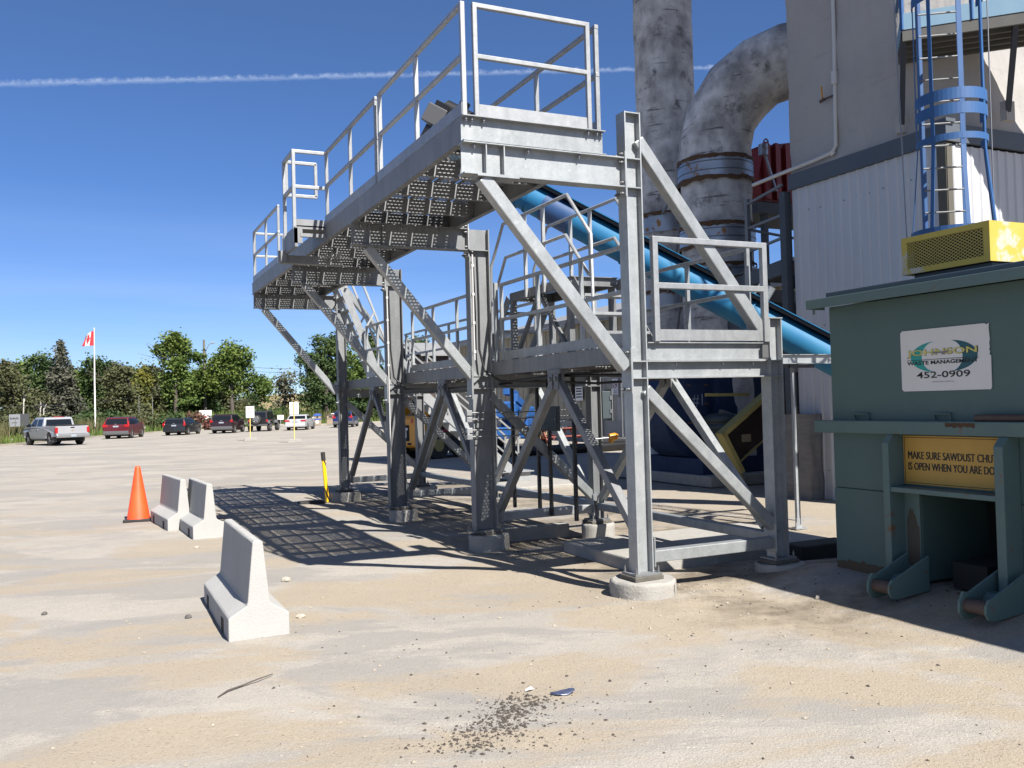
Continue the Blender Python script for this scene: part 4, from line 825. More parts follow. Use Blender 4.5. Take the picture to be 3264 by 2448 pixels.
def ragged(mb, c, r, z, seed, amp=.10, n=90, w0=.02):
    """torn strip of old foam round a pipe"""
    vs = []; c = Vector(c)
    for k in range(n):
        t = 2*math.pi*k/n; h = float(fnoise(np.array([k*.4]), np.array([seed*3.1]), seed, 3, 1.0)[0]); h2 = float(fnoise(np.array([k*.55]), np.array([seed*1.7]), seed+4, 2, 1.0)[0])
        for zz in (z-w0-amp*max(0, h2-.45)*1.6, z+amp*h): vs.append(c+Vector(((r+.03)*math.cos(t), (r+.03)*math.sin(t), zz)))
    mb.add(vs, [(2*k, 2*((k+1) % n), 2*((k+1) % n)+1, 2*k+1) for k in range(n)], True); return mb
stk = thing('exhaust_stack', 'straight grey insulated exhaust stack rising behind the curved duct', 'stack', (15.15, 21.4, 0))
KO = (15.15, 21.4, 0)
mb = MB(KO); ringpath(mb, [(15.15, 21.4, z) for z in np.arange(0, 16.1, .35)], .83, disp=.05, seed=3); mb.build('insulation', INSU, stk)
for z in (6.9, 4.7):
    mb = MB(KO); mb.tube((15.15, 21.4, z-.25), (15.15, 21.4, z+.2), .885, n=40); b_ = mb.build('metal_strap', STRAP, stk)
    mb = MB(KO); ragged(mb, (15.15, 21.4, 0), .88, z+.28, int(z*7)); mb.build('torn_foam_edge', RUSTB, b_)
duc = thing('curved_duct', 'thick grey insulated duct bending over into the silo', 'duct', (13.95, 17.7, 0)); CO = (13.95, 17.7, 0)
e0 = Vector((13.95, 17.7, 0)); hd = Vector((.62, -.785, 0)); Rb = 1.95; zc = 7.95
pts = [e0+Vector((0, 0, z)) for z in np.arange(.4, zc, .25)]
for t in np.linspace(.12, math.pi/2-.08, 5): pts.append(e0+Vector((0, 0, zc))+hd*(Rb*(1-math.cos(t)))+Vector((0, 0, Rb*math.sin(t))))
for k in range(1, 9): pts.append(pts[len(pts)-1]+hd*.35)
mb = MB(CO); ringpath(mb, pts, .86, disp=.055, seed=5); mb.build('insulation', INSU, duc)
for z, hgt in ((7.55, .34), (5.95, .32), (5.0, .34)):
    mb = MB(CO); mb.tube(e0+Vector((0, 0, z-hgt)), e0+Vector((0, 0, z+.08)), .905, n=44); b_ = mb.build('metal_strap', STRAP, duc)
    mb = MB(CO)
    for zz in (z+.02, z-hgt*.55): mb.tube(e0+Vector((0, 0, zz-.012)), e0+Vector((0, 0, zz+.012)), .915, n=44)
    mb.build('strap_band', mat('dull strap', (0.16, 0.18, 0.21), .4, .5), b_)
    mb = MB(CO); ragged(mb, e0, .89, z+.13, int(z*5)); mb.build('torn_foam_edge', RUSTB, b_)
    mb = MB(CO); ragged(mb, e0, .89, z-hgt-.05, int(z*9)+1, amp=.12); mb.build('torn_foam_edge', RUSTB, b_)
tb = thing('tie_braces', 'thin steel tie braces between the stack and the duct', 'bracing', (14.4, 19.3, 5))
for p, q in (((13.3, 18.2, 7.45), (14.4, 20.6, 7.1)), ((14.55, 20.5, 5.1), (13.5, 18.3, 7.2)), ((14.4, 20.5, 4.9), (13.3, 18.3, 5.4)), ((14.5, 20.4, 3.2), (13.4, 18.3, 5.2))):
    mb = MB((14.4, 19.3, 5)); mb.bar(p, q, .05, .10 if p[2] > 7.3 else .05); mb.build('brace', FRAMEL, tb)
hop = thing('red_hopper', 'dark red ribbed steel hopper between the curved duct and the silo', 'hopper', (18.1, 20.3, 8)); HO = (18.1, 20.3, 8)
mb = MB(HO); prof = [(16.9, 7.35), (16.75, 8.0), (16.95, 8.75), (16.95, 8.9), (19.6, 8.9), (19.6, 7.35)]
mb.prism(prof, 19.4, 21.0, 'y')
for k in range(7): mb.prism([(16.93+.36*k, 7.4), (16.93+.36*k, 8.97), (17.02+.36*k, 8.97), (17.1+.36*k, 8.9), (17.1+.36*k, 7.4)], 19.28, 19.4, 'y')
mb.prism([(16.9, 8.9), (19.6, 8.9), (19.6, 9.2), (18.0, 9.1)], 19.5, 20.9, 'y'); mb.build('ribbed_shell', REDM, hop)
mb = MB(HO)
for x, z in ((17.15, 9.02), (18.6, 9.2)): mb.path([(x-.08, 19.5, z-.08), (x-.07, 19.5, z+.06), (x, 19.5, z+.11), (x+.07, 19.5, z+.06), (x+.08, 19.5, z-.08)], .022, 6)
mb.build('lifting_eye', REDM, hop)
mb = MB(HO); mb.box(16.6, 19.7, 19.3, 21.1, 7.0, 7.3); mb.box(16.9, 17.05, 19.4, 19.55, 4.8, 7.0); mb.box(19.3, 19.45, 19.4, 19.55, 4.8, 7.0); mb.build('support_beam', FRAME, hop)
mb = MB(HO); mb.tube((16.78, 19.2, 8.55), (16.78, 19.2, 8.85), .13, n=14); mb.bar((16.85, 19.2, 8.55), (17.2, 19.2, 7.6), .06, .04); mb.build('actuator', STRAP, hop)

# blue screw conveyor
vo_ = (8.5, 13.7, 4.8); cva = Vector((5.95, 16.05, 6.93)); cvb = Vector((11.45, 11.1, 2.38)); cd_ = (cvb-cva).normalized()
scr = thing('screw_conveyor', 'bright blue inclined tube conveyor crossing behind the platform', 'conveyor', vo_)
mb = MB(vo_); mb.tube(cva, cvb, .262, n=28); mb.build('tube', BLUEC, scr)
sd_ = cd_.cross(Vector((0, 0, 1))).normalized(); upv = sd_.cross(cd_)
for t0, t1 in ((0, .26), (.262, .52), (.522, .80), (.802, 1)):
    pa, pb = cva.lerp(cvb, t0)+upv*.285, cva.lerp(cvb, t1)+upv*.285; mb = MB(vo_); mb.bar(pa, pb, .50, .05); mb.build('cover_lid', CABLE, scr)
    mb = MB(vo_); mb.bar(pa+upv*.045, pb+upv*.045, .56, .016); mb.build('cover_strip', BLUEC, scr)
mb = MB(vo_)
for t in (.08, .24, .262, .5, .524, .78, .80): 
    p = cva.lerp(cvb, t); mb.tube(p-cd_*.012, p+cd_*.012, .285, n=28)
mb.build('flange_ring', BLUEC, scr)
mb = MB(vo_)
for t in np.arange(.03, .99, .075): p = cva.lerp(cvb, t)+upv*.26-sd_*.27; mb.bar(p, p-upv*.11, .02, .04)
mb.build('clamp', CABLE, scr)
mb = MB(vo_); mb.bar(cva+upv*.33, cvb+upv*.33, .34, .012); mb.build('rust_strip', RUST, scr)
mb = MB(vo_); p = cva.lerp(cvb, .30); mb.tube(p, p+cd_*.62, .272, n=28); mb.build('patch_sleeve', mat('navy patch paint', (0.02, 0.07, 0.20), .5, c2=(0.03, 0.10, .26), nscale=4, namt=.7), scr)
p = cva.lerp(cvb, .79)+upv*.5; mb = MB(vo_); mb.tube(p-upv*.15, p+upv*.08, .07, n=12); mb.tube(p-upv*.2-cd_*.2, p-cd_*.2+upv*.05, .02); mb.build('sensor', GALVB, scr)
hd_ = thing('conveyor_drive', 'grey gearbox with black motor at the raised end of the blue conveyor', 'drive unit', tuple(cva)); q0 = cva
mb = MB(q0); c0 = q0+upv*.52-cd_*.05; mb.bar(c0-cd_*.28, c0+cd_*.14, .40, .36); mb.build('gearbox', mat('dark grey gearbox', (0.12, 0.12, 0.125), .6), hd_, bevel=.02)
mb = MB(q0); mb.bar(c0+upv*.16-cd_*.02, c0+upv*.28-cd_*.02, .36, .30); mb.tube(c0+upv*.22+cd_*.0, c0+upv*.22+cd_*.55, .17, n=16); mb.bar(c0+upv*.38+cd_*.3, c0+upv*.50+cd_*.3, .16, .16); mb.bar(c0-upv*.5, c0-upv*.2, .3, .3); mb.build('motor', CABLE, hd_, bevel=.01)

# cable rack from the platform to the container, on a slotted post
rk = thing('cable_rack', 'galvanised channel rack on a thin slotted post beside the container', 'rack', (9.54, 10.46, 0)); RO = (9.54, 10.46, 0)
mb = MB(RO); mb.chan_x(10.40, 6.95, 10.9, 2.46, 2.60, -.05); mb.build('channel', GALV, rk)
mb = MB(RO); mb.box(9.52, 9.565, 10.42, 10.465, .06, 2.44); mb.build('slotted_post', GALV, rk); mb = MB(RO); mb.box(9.565, 9.578, 10.41, 10.475, .06, 2.44); mb.build('post_lip', CABLE, rk)
mb = MB(RO); mb.box(9.44, 9.66, 10.36, 10.52, .0, .02); mb.box(9.46, 9.48, 10.38, 10.40, .02, .10); mb.box(9.50, 9.60, 10.41, 10.418, .02, .16); mb.build('foot_plate', GALV, rk); mb = MB(RO); mb.box(9.2, 9.95, 10.415, 10.455, 2.40, 2.45); mb.box(9.46, 9.62, 10.405, 10.413, 2.34, 2.46); mb.build('strut_rail', CABLE, rk)

# crumpled insulated column by the skirt
def lumpy_box(mb, x0, x1, y0, y1, z0, z1, n=7, nzs=14, amp=.05, seed=1):
    P_ = [(x0+(x1-x0)*k/n, y0) for k in range(n)]+[(x1, y0+(y1-y0)*k/n) for k in range(n)]+[(x1-(x1-x0)*k/n, y1) for k in range(n)]+[(x0, y1-(y1-y0)*k/n) for k in range(n)]
    vs = []; N_ = len(P_); c = ((x0+x1)/2, (y0+y1)/2)
    for j in range(nzs+1):
        z = z0+(z1-z0)*j/nzs
        for k, (x, y) in enumerate(P_):
            h = float(fnoise(np.array([k*.5]), np.array([z*3.1]), seed, 3, 1.0)[0]-.5)*amp*2; d = Vector((x-c[0], y-c[1])).normalized(); vs.append((x+d.x*h, y+d.y*h, z+h*.4))
    mb.add(vs, [(j*N_+k, j*N_+(k+1) % N_, (j+1)*N_+(k+1) % N_, (j+1)*N_+k) for j in range(nzs) for k in range(N_)], True); mb.add(vs[-N_:], [tuple(range(N_))]); return mb
mb = MB((12.5, 13.6, 0)); lumpy_box(mb, 12.28, 12.60, 13.05, 13.75, 0, 1.62, amp=.045, seed=4); tag(mb.build('insulated_pipe_box', WRAP), 'crumpled grey insulated box standing against the white skirt wall', 'pipe box')

# fan set on its slab
slab('thick concrete machine slab with broken edge under the navy blue fan', 12.22, 18.0, 16.0, 20.4, .02, .26)
fan = thing('blue_fan', 'navy blue fan housing with chalked number on a steel base behind the platform', 'fan', (13.8, 17.6, .26)); NO = (13.8, 17.6, .26)
mb = MB(NO)
sp = [(13.0+ (1.05+.35*t/6.283)*math.cos(t+.6)*1.0, 1.75+(1.05+.35*t/6.283)*math.sin(t+.6)) for t in np.linspace(0, 6.283, 36)]
mb.prism([(x, max(z, .45)) for x, z in sp], 17.1, 18.2, 'y'); mb.box(12.35, 13.1, 17.08, 18.22, .9, 2.75); mb.box(13.2, 14.5, 16.9, 18.3, .5, 2.9); hs_ = mb.build('housing', NAVY, fan, bevel=.02)
mb = MB(NO); mb.box(12.42, 13.0, 17.05, 17.078, 1.35, 2.35); dr = mb.build('access_door', NAVY, fan, bevel=.01)
mb = MB(NO)
for x in (12.46, 12.96):
    for z in (1.42, 1.85, 2.28): mb.bar((x-.05, 17.03, z), (x+.05, 17.03, z), .04)
mb.build('door_clamp', RUST, dr)
nd = Vector(NO)
t = text_obj('chalk_number', '#1', CHALK, fan, Vector((12.56, 17.045, 1.78))-nd, (1, 0, 0), .30, .30, 0, .004, 0)
mb = MB(NO); mb.box(12.35, 14.8, 16.45, 16.6, .262, .62); mb.box(12.35, 12.5, 16.6, 18.9, .262, .62); mb.box(12.5, 14.8, 18.7, 18.85, .262, .62); mb.box(14.6, 14.8, 16.6, 18.7, .262, .62); mb.build('base_frame', NAVY, fan)
mot = thing('electric_motor', 'squat dark teal electric motor below the blue fan housing', 'motor', (13.2, 16.9, .62)); MO = (13.2, 16.9, .62)
mb = MB(MO); mb.lathe((13.15, 16.75, .64), [(.42, 0), (.42, .55), (.38, .56), (.38, .62), (.46, .63), (.46, .70), (.40, .73), (.40, .78), (.44, .79), (.42, .9), (.3, .97), (.1, .99)], 28); mb.build('casing', TEALD, mot)
mb = MB(MO); mb.tube((12.95, 16.55, 1.66), (13.2, 16.5, 1.58), .06); mb.build('terminal_tube', GALVD, mot)
gd = thing('belt_guard', 'tilted yellow belt guard frame with dark panel beside the blue fan', 'belt guard', (12.6, 15.3, .5)); GO = (12.6, 15.3, .5)
gA = Vector((12.02, 15.42, 1.22)); du_ = Vector((.93, -.08, .66)).normalized(); dv_ = Vector((.46, -.04, -.86)).normalized(); dn = du_.cross(dv_).normalized()
def gq(u, v, nn=0): return gA+du_*u+dv_*v+dn*nn
mb = MB(GO); mb.bar(gq(0, .05), gq(1.9, .05), .26, .10, dv_); mb.bar(gq(.05, 0), gq(.05, .98), .10, .26, dn); mb.bar(gq(0, .80), gq(1.9, .80), .04, .03, dv_); mb.bar(gq(.02, .8), gq(.02, 1.15), .06, .05, dn); mb.build('frame', YELD, gd)
mb = MB(GO); mb.add([gq(.1, .1, .1), gq(1.9, .1, .1), gq(1.9, .8, .1), gq(.1, .8, .1), gq(.1, .1, .08), gq(1.9, .1, .08), gq(1.9, .8, .08), gq(.1, .8, .08)], [(0, 1, 2, 3), (7, 6, 5, 4), (0, 4, 5, 1), (1, 5, 6, 2), (2, 6, 7, 3), (3, 7, 4, 0)]); mb.build('panel', mat('rust brown panel', (0.055, 0.035, 0.025), .9, c2=(0.03, 0.02, 0.018), nscale=3, namt=.7), gd)
mb = MB(GO); c = gq(.45, .42, .115 if dn.y < 0 else -.02); mb.box(c.x-.12, c.x+.12, c.y-.14, c.y-.13, c.z-.08, c.z+.08); mb.build('tag_plate', mat('tan tag', (0.30, 0.24, 0.15), .8), gd)
mb = MB(GO); mb.bar((12.45, 16.4, 2.05), (13.5, 16.2, 2.03), .05, .07); mb.build('guard_bar', YELD, gd)

# caged ladder and service platform on the silo
vr = Vector((.83, -.557, 0)); vn = Vector((-.557, -.83, 0)); LC = Vector((10.48, 8.45, 0))
lad = thing('caged_ladder', 'tall blue ladder with hooped safety cage in front of the silo', 'ladder', (10.62, 8.36, 2.97)); LO = (10.62, 8.36, 2.97)
mb = MB(LO)
for s in (-.26, .26): mb.bar(LC+vr*s+Vector((0, 0, 2.98)), LC+vr*s+Vector((0, 0, 9.2)), .07, .012, vn)
mb.build('side_rail', BLUEL, lad)
for k in range(20):
    z = 3.2+.30*k; mb = MB(LO); mb.tube(LC-vr*.26+Vector((0, 0, z)), LC+vr*.26+Vector((0, 0, z)), .013, n=6); mb.build('rung', GALVD, lad)
def hoop(z, r, hgt, tilt=0, a0=-1.9, a1=1.9, cshift=.36):
    mb = MB(LO); n = 30; vs = []; c = LC+vn*cshift
    for k in range(n+1):
        t = a0+(a1-a0)*k/n; d = vn*math.cos(t)+vr*math.sin(t)
        for rr in (r, r-.008):
            for zz in (z, z+hgt): vs.append(c+d*rr+Vector((0, 0, zz)))
    fs = []
    for k in range(n):
        b = 4*k; fs += [(b, b+4, b+5, b+1), (b+2, b+3, b+7, b+6), (b+1, b+5, b+7, b+3), (b, b+2, b+6, b+4)]
    mb.add(vs, fs+[(0, 1, 3, 2), (4*n, 4*n+2, 4*n+3, 4*n+1)]); return mb.build('cage_hoop', BLUEL, lad)
hoop(3.86, .53, .22, a0=-2.3, a1=2.3); hoop(5.18, .43, .085); hoop(5.50, .43, .145); hoop(5.69, .43, .145); hoop(7.05, .43, .12); hoop(8.6, .43, .12)
mb = MB(LO)
for t in (-1.7, -.85, 0, .85, 1.7):
    d = vn*math.cos(t)+vr*math.sin(t); c = LC+vn*.36; tg = d.cross(Vector((0, 0, 1)))
    mb.bar(c+d*.525+Vector((0, 0, 3.9)), c+d*.42+Vector((0, 0, 5.1)), .05, .009, d); mb.bar(c+d*.42+Vector((0, 0, 5.1)), c+d*.42+Vector((0, 0, 9.0)), .05, .009, d)
mb.build('cage_strap', BLUEL, lad)
mb = MB(LO)
for s in (-.62, .60): mb.tube(LC+vr*s*.9+vn*.2+Vector((0, 0, 4.0)), LC+vr*s+vn*.1+Vector((0, 0, 9.5)), .009, n=5)
mb.build('guy_wire', BOLT, lad)
sp_ = thing('service_platform', 'pale blue service platform with brackets high on the silo', 'platform', (12.6, 9.9, 7)); VO = (12.6, 9.9, 7)
ft = Vector((.707, -.707, 0)); fn_ = Vector((-.707, -.707, 0)); fc = Vector((SX+.425, SY0+.425, 0))
mb = MB(VO); p0 = fc-ft*.62+fn_*.03; p1 = fc+ft*4.4+fn_*.03  # right end lengthened out of view so its shadow covers the skirt
def quadbox(mb, a, b, c, d, z0, z1): mb.add([Vector((p.x, p.y, z)) for z in (z0, z1) for p in (a, b, c, d)], [(0, 3, 2, 1), (4, 5, 6, 7), (0, 1, 5, 4), (1, 2, 6, 5), (2, 3, 7, 6), (3, 0, 4, 7)])
quadbox(mb, p0, p1, p1+fn_*1.1, p0+fn_*1.1, 7.74, 7.77)
for k in range(5): q_ = p0+fn_*(.02+.26*k); quadbox(mb, q_, q_+ft*5.0, q_+ft*5.0+fn_*.05, q_+fn_*.05, 7.58, 7.738)
mb.build('deck', mat('dark deck steel', (0.10, 0.10, 0.10), .8, c2=(0.15, 0.145, 0.13), nscale=3, namt=.7), sp_)
mb = MB(VO); e = p0+fn_*1.1; quadbox(mb, e, e+ft*5.02, e+ft*5.02+fn_*.012, e+fn_*.012, 7.76, 8.02); quadbox(mb, p0, p0+fn_*1.1, p0+fn_*1.1-ft*.012, p0-ft*.012, 7.76, 8.02); mb.build('toe_plate', BLUEP, sp_)
mb = MB(VO)
for z in (8.5, 9.05): mb.bar(e+Vector((0, 0, z)), e+ft*5+Vector((0, 0, z)), .05); mb.bar(p0+Vector((0, 0, z)), e+Vector((0, 0, z)), .05)
for k in range(6): mb.bar(e+ft*k+Vector((0, 0, 7.76)), e+ft*k+Vector((0, 0, 9.1)), .05)
mb.build('hand_rail', BLUEL, sp_)
for k in (0.02, 1.62):
    mb = MB(VO); mb.bar(p0+ft*k+fn_*1.05+Vector((0, 0, 7.72)), p0+ft*k+fn_*.06+Vector((0, 0, 6.55)), .08); br = mb.build('bracket_strut', mat('navy strut paint', (0.018, 0.03, 0.06), .6), sp_)
    mb = MB(VO); q_ = p0+ft*k; mb.bar(q_+Vector((0, 0, 6.4)), q_+Vector((0, 0, 6.72)), .2, .12); mb.build('wall_plate', FOAM, br)
mb = MB(VO); mb.bar(p0+ft*2.0+fn_*.05+Vector((0, 0, 7.2)), p0+ft*2.9+fn_*.05+Vector((0, 0, 7.2)), .1, .2); mb.build('ledger', FRAME, sp_)

# ------------------------------------------------------------------ barriers, cone, striped pole, stones, litter
def barrier(label, x, y, L_, rz, seed, stain=None):
    mb = MB((0, 0, 0)); n = 12; prof = [(-.262, 0), (-.262, .20), (-.245, .215), (-.105, .30), (-.095, .33), (-.045, .845), (-.03, .86), (.03, .86), (.045, .845), (.095, .33), (.105, .30), (.245, .215), (.262, .20), (.262, 0)]
    vs = []; ys = np.linspace(0, L_, n+1)
    for j, yy in enumerate(ys):
        for k, (px, pz) in enumerate(prof):
            h = float(fnoise(np.array([k*1.7+seed]), np.array([yy*3+seed*2.0]), seed, 2, 1.0)[0]-.5)*.008; vs.append((px*(1+h), yy, max(pz+h*(pz > 0), 0)))
    m_ = len(prof); mb.add(vs, [(j*m_+k, (j+1)*m_+k, (j+1)*m_+k+1, j*m_+k+1) for j in range(n) for k in range(m_-1)]+[tuple(range(m_)), tuple(range(n*m_, (n+1)*m_))[::-1]])
    o = mb.build('concrete_barrier', BARR, bevel=.010, loc=(x, y, gz(x, y)-.01)); o.rotation_euler = (0, 0, rz); tag(o, label, 'barrier', 'short white concrete barriers in a row')
    for yy in (.32, L_-.42):
        s = MB((0, 0, 0)); s.box(-.266, -.2635, yy, yy+.15, .012, .14); s.build('drain_slot', DARK, o)
    if stain:
        s = MB((0, 0, 0)); s.add([(-.0965+.097*0, .05, .32), (-.0965, L_*.75, .32), (-.052, L_*.75, .80), (-.052, .05, .80)], [(0, 1, 2, 3)]); 
    return o
barrier('nearest white concrete barrier with a chipped bottom corner, standing alone', 1.325, 8.19, 1.84, 0, 3)
barrier('middle white concrete barrier, close behind and right of the pink smudged one', 1.70, 14.96, 1.70, R_(3.5), 5)
barrier('farthest white concrete barrier with a pink smudge, beside the orange cone', 1.425, 16.28, 1.75, R_(5.5), 8)
cn = thing('traffic_cone', 'tall orange traffic cone on a black base at the far end of the barriers', 'cone', (.80, 18.2, gz(.8, 18.2)))
mb = MB(); mb.lathe((0, 0, .05), [(.205, 0), (.20, .015), (.05, .93), (.042, .96), (.03, .965)], 28); mb.build('cone_body', ORANGE, cn)
mb = MB(); mb.box(-.235, .235, -.235, .235, 0, .05); mb.build('base', BLACK, cn, bevel=.012); cn.rotation_euler = (0, 0, R_(-12))
pz = gz(4.62, 19.4); pol = thing('striped_pole', 'thin leaning yellow pole with black spiral stripes and a black cap', 'pole', (4.64, 19.45, pz)); pol.rotation_euler = (0, R_(-4.2), 0)
mb = MB(); mb.tube((0, 0, 0), (0, 0, .92), .042, n=14); mb.build('tube', STRIPE, pol)
mb = MB(); mb.tube((0, 0, .90), (0, 0, 1.08), .048, n=14); mb.build('cap', BLACK, pol)
slab_b = MB((4.2, 19.05, 0)); slab_b.box(3.95, 4.5, 19.0, 19.25, -.02, .045); tag(slab_b.build('rubber_base', BLACK, bevel=.012), 'flat black rubber base lying beside the striped pole', 'base')
def stone(name, label, x, y, r, mt, seed, sq=(1, .8, .75)):
    g_ = np.random.default_rng(seed); bm_ = __import__('bmesh').new(); __import__('bmesh').ops.create_icosphere(bm_, subdivisions=2, radius=1)
    for v in bm_.verts:
        h = 1+(g_.random()-.5)*.42; v.co = Vector((v.co.x*r*sq[0]*h, v.co.y*r*sq[1]*h, max(v.co.z*r*sq[2]*h, -r*.35)))
    me = bpy.data.meshes.new(name); bm_.to_mesh(me); bm_.free(); me.materials.append(mt); o = bpy.data.objects.new(name, me); COL.objects.link(o); o.location = (x, y, gz(x, y)+r*.28); return tag(o, label, 'stone')
stone('stone', 'biggest pale stone between the nearest barrier and the platform shadow', 2.03, 10.62, .052, STONE, 1)
stone('stone', 'pale stone just right of the nearest barrier base', 1.80, 8.74, .040, STONE, 2, (1.1, .7, .6))
stone('stone', 'dark round stone on the paving left of the nearest barrier', .84, 9.33, .034, STONED, 3)
stone('stone', 'flat pale stone in front of the farther barrier pair', 1.4, 14.05, .036, STONE, 4, (1.2, .9, .5))
stone('stone', 'dark stone lying by itself far to the left of the barriers', -.44, 10.25, .03, STONED, 6)
stone('stone', 'pale stone lit in the gap of the platform shadow beyond the nearest barrier', 2.45, 20.1, .06, STONE, 7)
stone('stone', 'pale stone at the edge of the container shadow', 6.27, 6.62, .03, STONE, 8)
mb = MB((2.88, 5.46, 0)); n = 20
ring = [(.115*math.cos(t)*(1+.12*math.sin(3*t)), .065*math.sin(t)*(1+.1*math.sin(2*t+1))) for t in np.linspace(0, 2*math.pi, n, endpoint=False)]
for k in range(3): pass
vs = [(2.88+x, 5.46+y, .012+.004*math.sin(5*i)+.02*(x > .05)*x*6) for i, (x, y) in enumerate(ring)]+[(2.88+x*.95, 5.46+y*.95, .02+.006*math.sin(7*i)+.02*(x > .05)*x*6) for i, (x, y) in enumerate(ring)]
mb.add(vs, [tuple(range(n))[::-1], tuple(range(n, 2*n))]+[(k, (k+1) % n, n+(k+1) % n, n+k) for k in range(n)]); o = mb.build('crushed_can', mat('scuffed blue tin', (0.07, 0.10, 0.26), .35, .4, c2=(0.20, 0.22, 0.30), nscale=22, namt=.7)); o.location = (2.88, 5.46, gz(2.88, 5.46)); o.rotation_euler = (0, 0, R_(-18)); o.scale = (.72, .72, .8); tag(o, 'flattened blue tin can on the paving in the foreground', 'can')
mb = MB((.96, 6.79, 0)); mb.path([(.78, 6.62, .012), (.86, 6.72, .018), (.97, 6.80, .014), (1.1, 6.87, .024), (1.22, 6.98, .012)], [.004, .006, .006, .005, .003], 6); o = mb.build('dry_stick', BARK); o.location = (.96, 6.79, gz(.96, 6.79)); tag(o, 'thin dry stick lying in the left foreground', 'stick')
mb = MB((2.72, 5.66, 0)); mb.add([(2.64, 5.62, .01), (2.70, 5.60, .03), (2.80, 5.65, .012), (2.77, 5.70, .035), (2.68, 5.69, .012)], [(0, 1, 2, 3, 4)]); o = mb.build('scrap_paper', WHITE); o.location = (2.72, 5.66, gz(2.72, 5.66)); o.scale = (.5, .6, .6); tag(o, 'torn pale scrap beside the blue can', 'litter')
def scatter(name, label, mt, pts, rmin, rmax, seed):
    g_ = np.random.default_rng(seed); n = len(pts); base = np.array([(1, 0, 0), (-1, 0, 0), (0, 1, 0), (0, -1, 0), (0, 0, 1), (0, 0, -.4)], float); f = np.array([(4, 0, 2), (4, 2, 1), (4, 1, 3), (4, 3, 0), (5, 2, 0), (5, 1, 2), (5, 3, 1), (5, 0, 3)])
    r = rmin*(rmax/rmin)**(g_.random(n)**2.2); z = gh(pts[:, 0], pts[:, 1]); ang = g_.random(n)*6.28
    V = base[None]*(1+(g_.random((n, 6, 1))-.5)*.7)*r[:, None, None]*np.array([1.2, .9, .7]); ca, sa = np.cos(ang)[:, None], np.sin(ang)[:, None]
    X = V[:, :, 0]*ca-V[:, :, 1]*sa; Y = V[:, :, 0]*sa+V[:, :, 1]*ca; V = np.stack([X+pts[:, :1], Y+pts[:, 1:2], V[:, :, 2]+z[:, None]+r[:, None]*.15], -1)
    Fq = (f[None]+np.arange(n)[:, None, None]*6).reshape(-1, 3); o = npmesh(name, V.reshape(-1, 3), Fq, mt); return tag(o, label, 'gravel', kind='stuff')
g_ = np.random.default_rng(11)
tt = g_.random(1300)**.9; ww = g_.normal(0, .13, 1300)*(1.25-.6*tt)
pa = np.concatenate([np.stack([1.86+.82*tt+ww*.8, 4.86+.68*tt-ww*.55+g_.normal(0, .05, 1300)], 1), np.stack([g_.normal(2.5, .30, 300), g_.normal(5.15, .30, 300)], 1), np.stack([g_.uniform(1, 6, 420), g_.uniform(3.3, 8.5, 420)], 1), np.stack([g_.uniform(5.6, 7.6, 300), g_.uniform(5.5, 9.5, 300)], 1), np.stack([g_.uniform(4.6, 7, 300), g_.uniform(8, 20, 300)], 1)])
scatter('dark_gravel', 'loose dark grit and bark crumbs strewn on the foreground paving', GRAVEL, pa, .003, .016, 1)
pb = np.concatenate([np.stack([g_.uniform(-2, 7, 700), g_.uniform(3.0, 13, 700)], 1), np.stack([g_.normal(5.1, .5, 260), g_.normal(7.45, .35, 260)], 1), np.stack([g_.uniform(4.4, 7.2, 300), g_.uniform(8, 20, 300)], 1)])
scatter('pale_gravel', 'small pale stone chips scattered over the yard', GRAVELP, pb, .004, .022, 2)

# ------------------------------------------------------------------ background machines and furniture
LDP = (10.63, 30.96); az = R_(70); fw = Vector((math.sin(az), math.cos(az), 0)); rt_ = Vector((math.cos(az), -math.sin(az), 0))
ld = thing('skid_loader', 'yellow compact loader parked beyond the platform with its rear towards the camera', 'loader', (LDP[0]-rt_.x*.8, LDP[1]-rt_.y*.8, 0), -az)
# local axes: x right, y forward
mb = MB(); mb.prism([(.0, .52), (.06, .45), (.9, .40), (.9, 1.5), (.45, 1.62), (.08, 1.62), (0, 1.5)], -.76, .80, 'x'); mb.build('engine_cover', YELM, ld, bevel=.05)
mb = MB(); mb.box(-.4, .45, -.012, -.002, .70, 1.28); rp_ = mb.build('rear_panel', DARK, ld)
text_obj('maker_lettering', 'CAT', WHITE, rp_, (-.30, -.014, .82), (1, 0, 0), .68, .36, 0, .002, .04)
mb = MB(); mb.add([(.0, -.0165, .80), (.14, -.0165, .80), (.02, -.0165, 1.0)], [(0, 1, 2)]); mb.build('yellow_wedge', YELM, rp_)
for x in (-.62, .62): mb = MB(); mb.box(x-.06, x+.06, -.02, .0, 1.36, 1.50); mb.build('tail_light', LAMP, ld)
mb = MB(); mb.box(.35, .55, -.015, 0, .56, .64); mb.build('latch', DARK, ld)
mb = MB(); mb.box(-.62, .62, .9, 2.9, .35, .95); mb.build('chassis', mat('dusty tan chassis', (0.25, 0.19, 0.11), .8), ld, bevel=.03)
mb = MB()
for s in (-1, 1): mb.prism([(.25, 1.35), (.2, 1.62), (.45, 2.0), (1.0, 2.08), (2.9, 1.15), (3.1, .6), (2.9, .55), (2.65, 1.0), (.95, 1.75), (.7, 1.6)], s*.66-.07, s*.66+.07, 'x')
mb.build('lift_arm', YELM, ld, bevel=.02)
mb = MB(); mb.box(-.5, .5, .95, 2.2, .95, 1.05)
for x in (-.5, .5):
    for y in (.98, 2.15): mb.bar((x, y, 1.0), (x, y, 2.2), .08)
mb.box(-.54, .54, .92, 2.22, 2.18, 2.25); mb.build('cab_frame', CABLE, ld)
mb = MB(); mb.box(-.48, .48, 1.0, 2.1, 1.06, 2.16); mb.build('cab_glass', GLASS, ld)
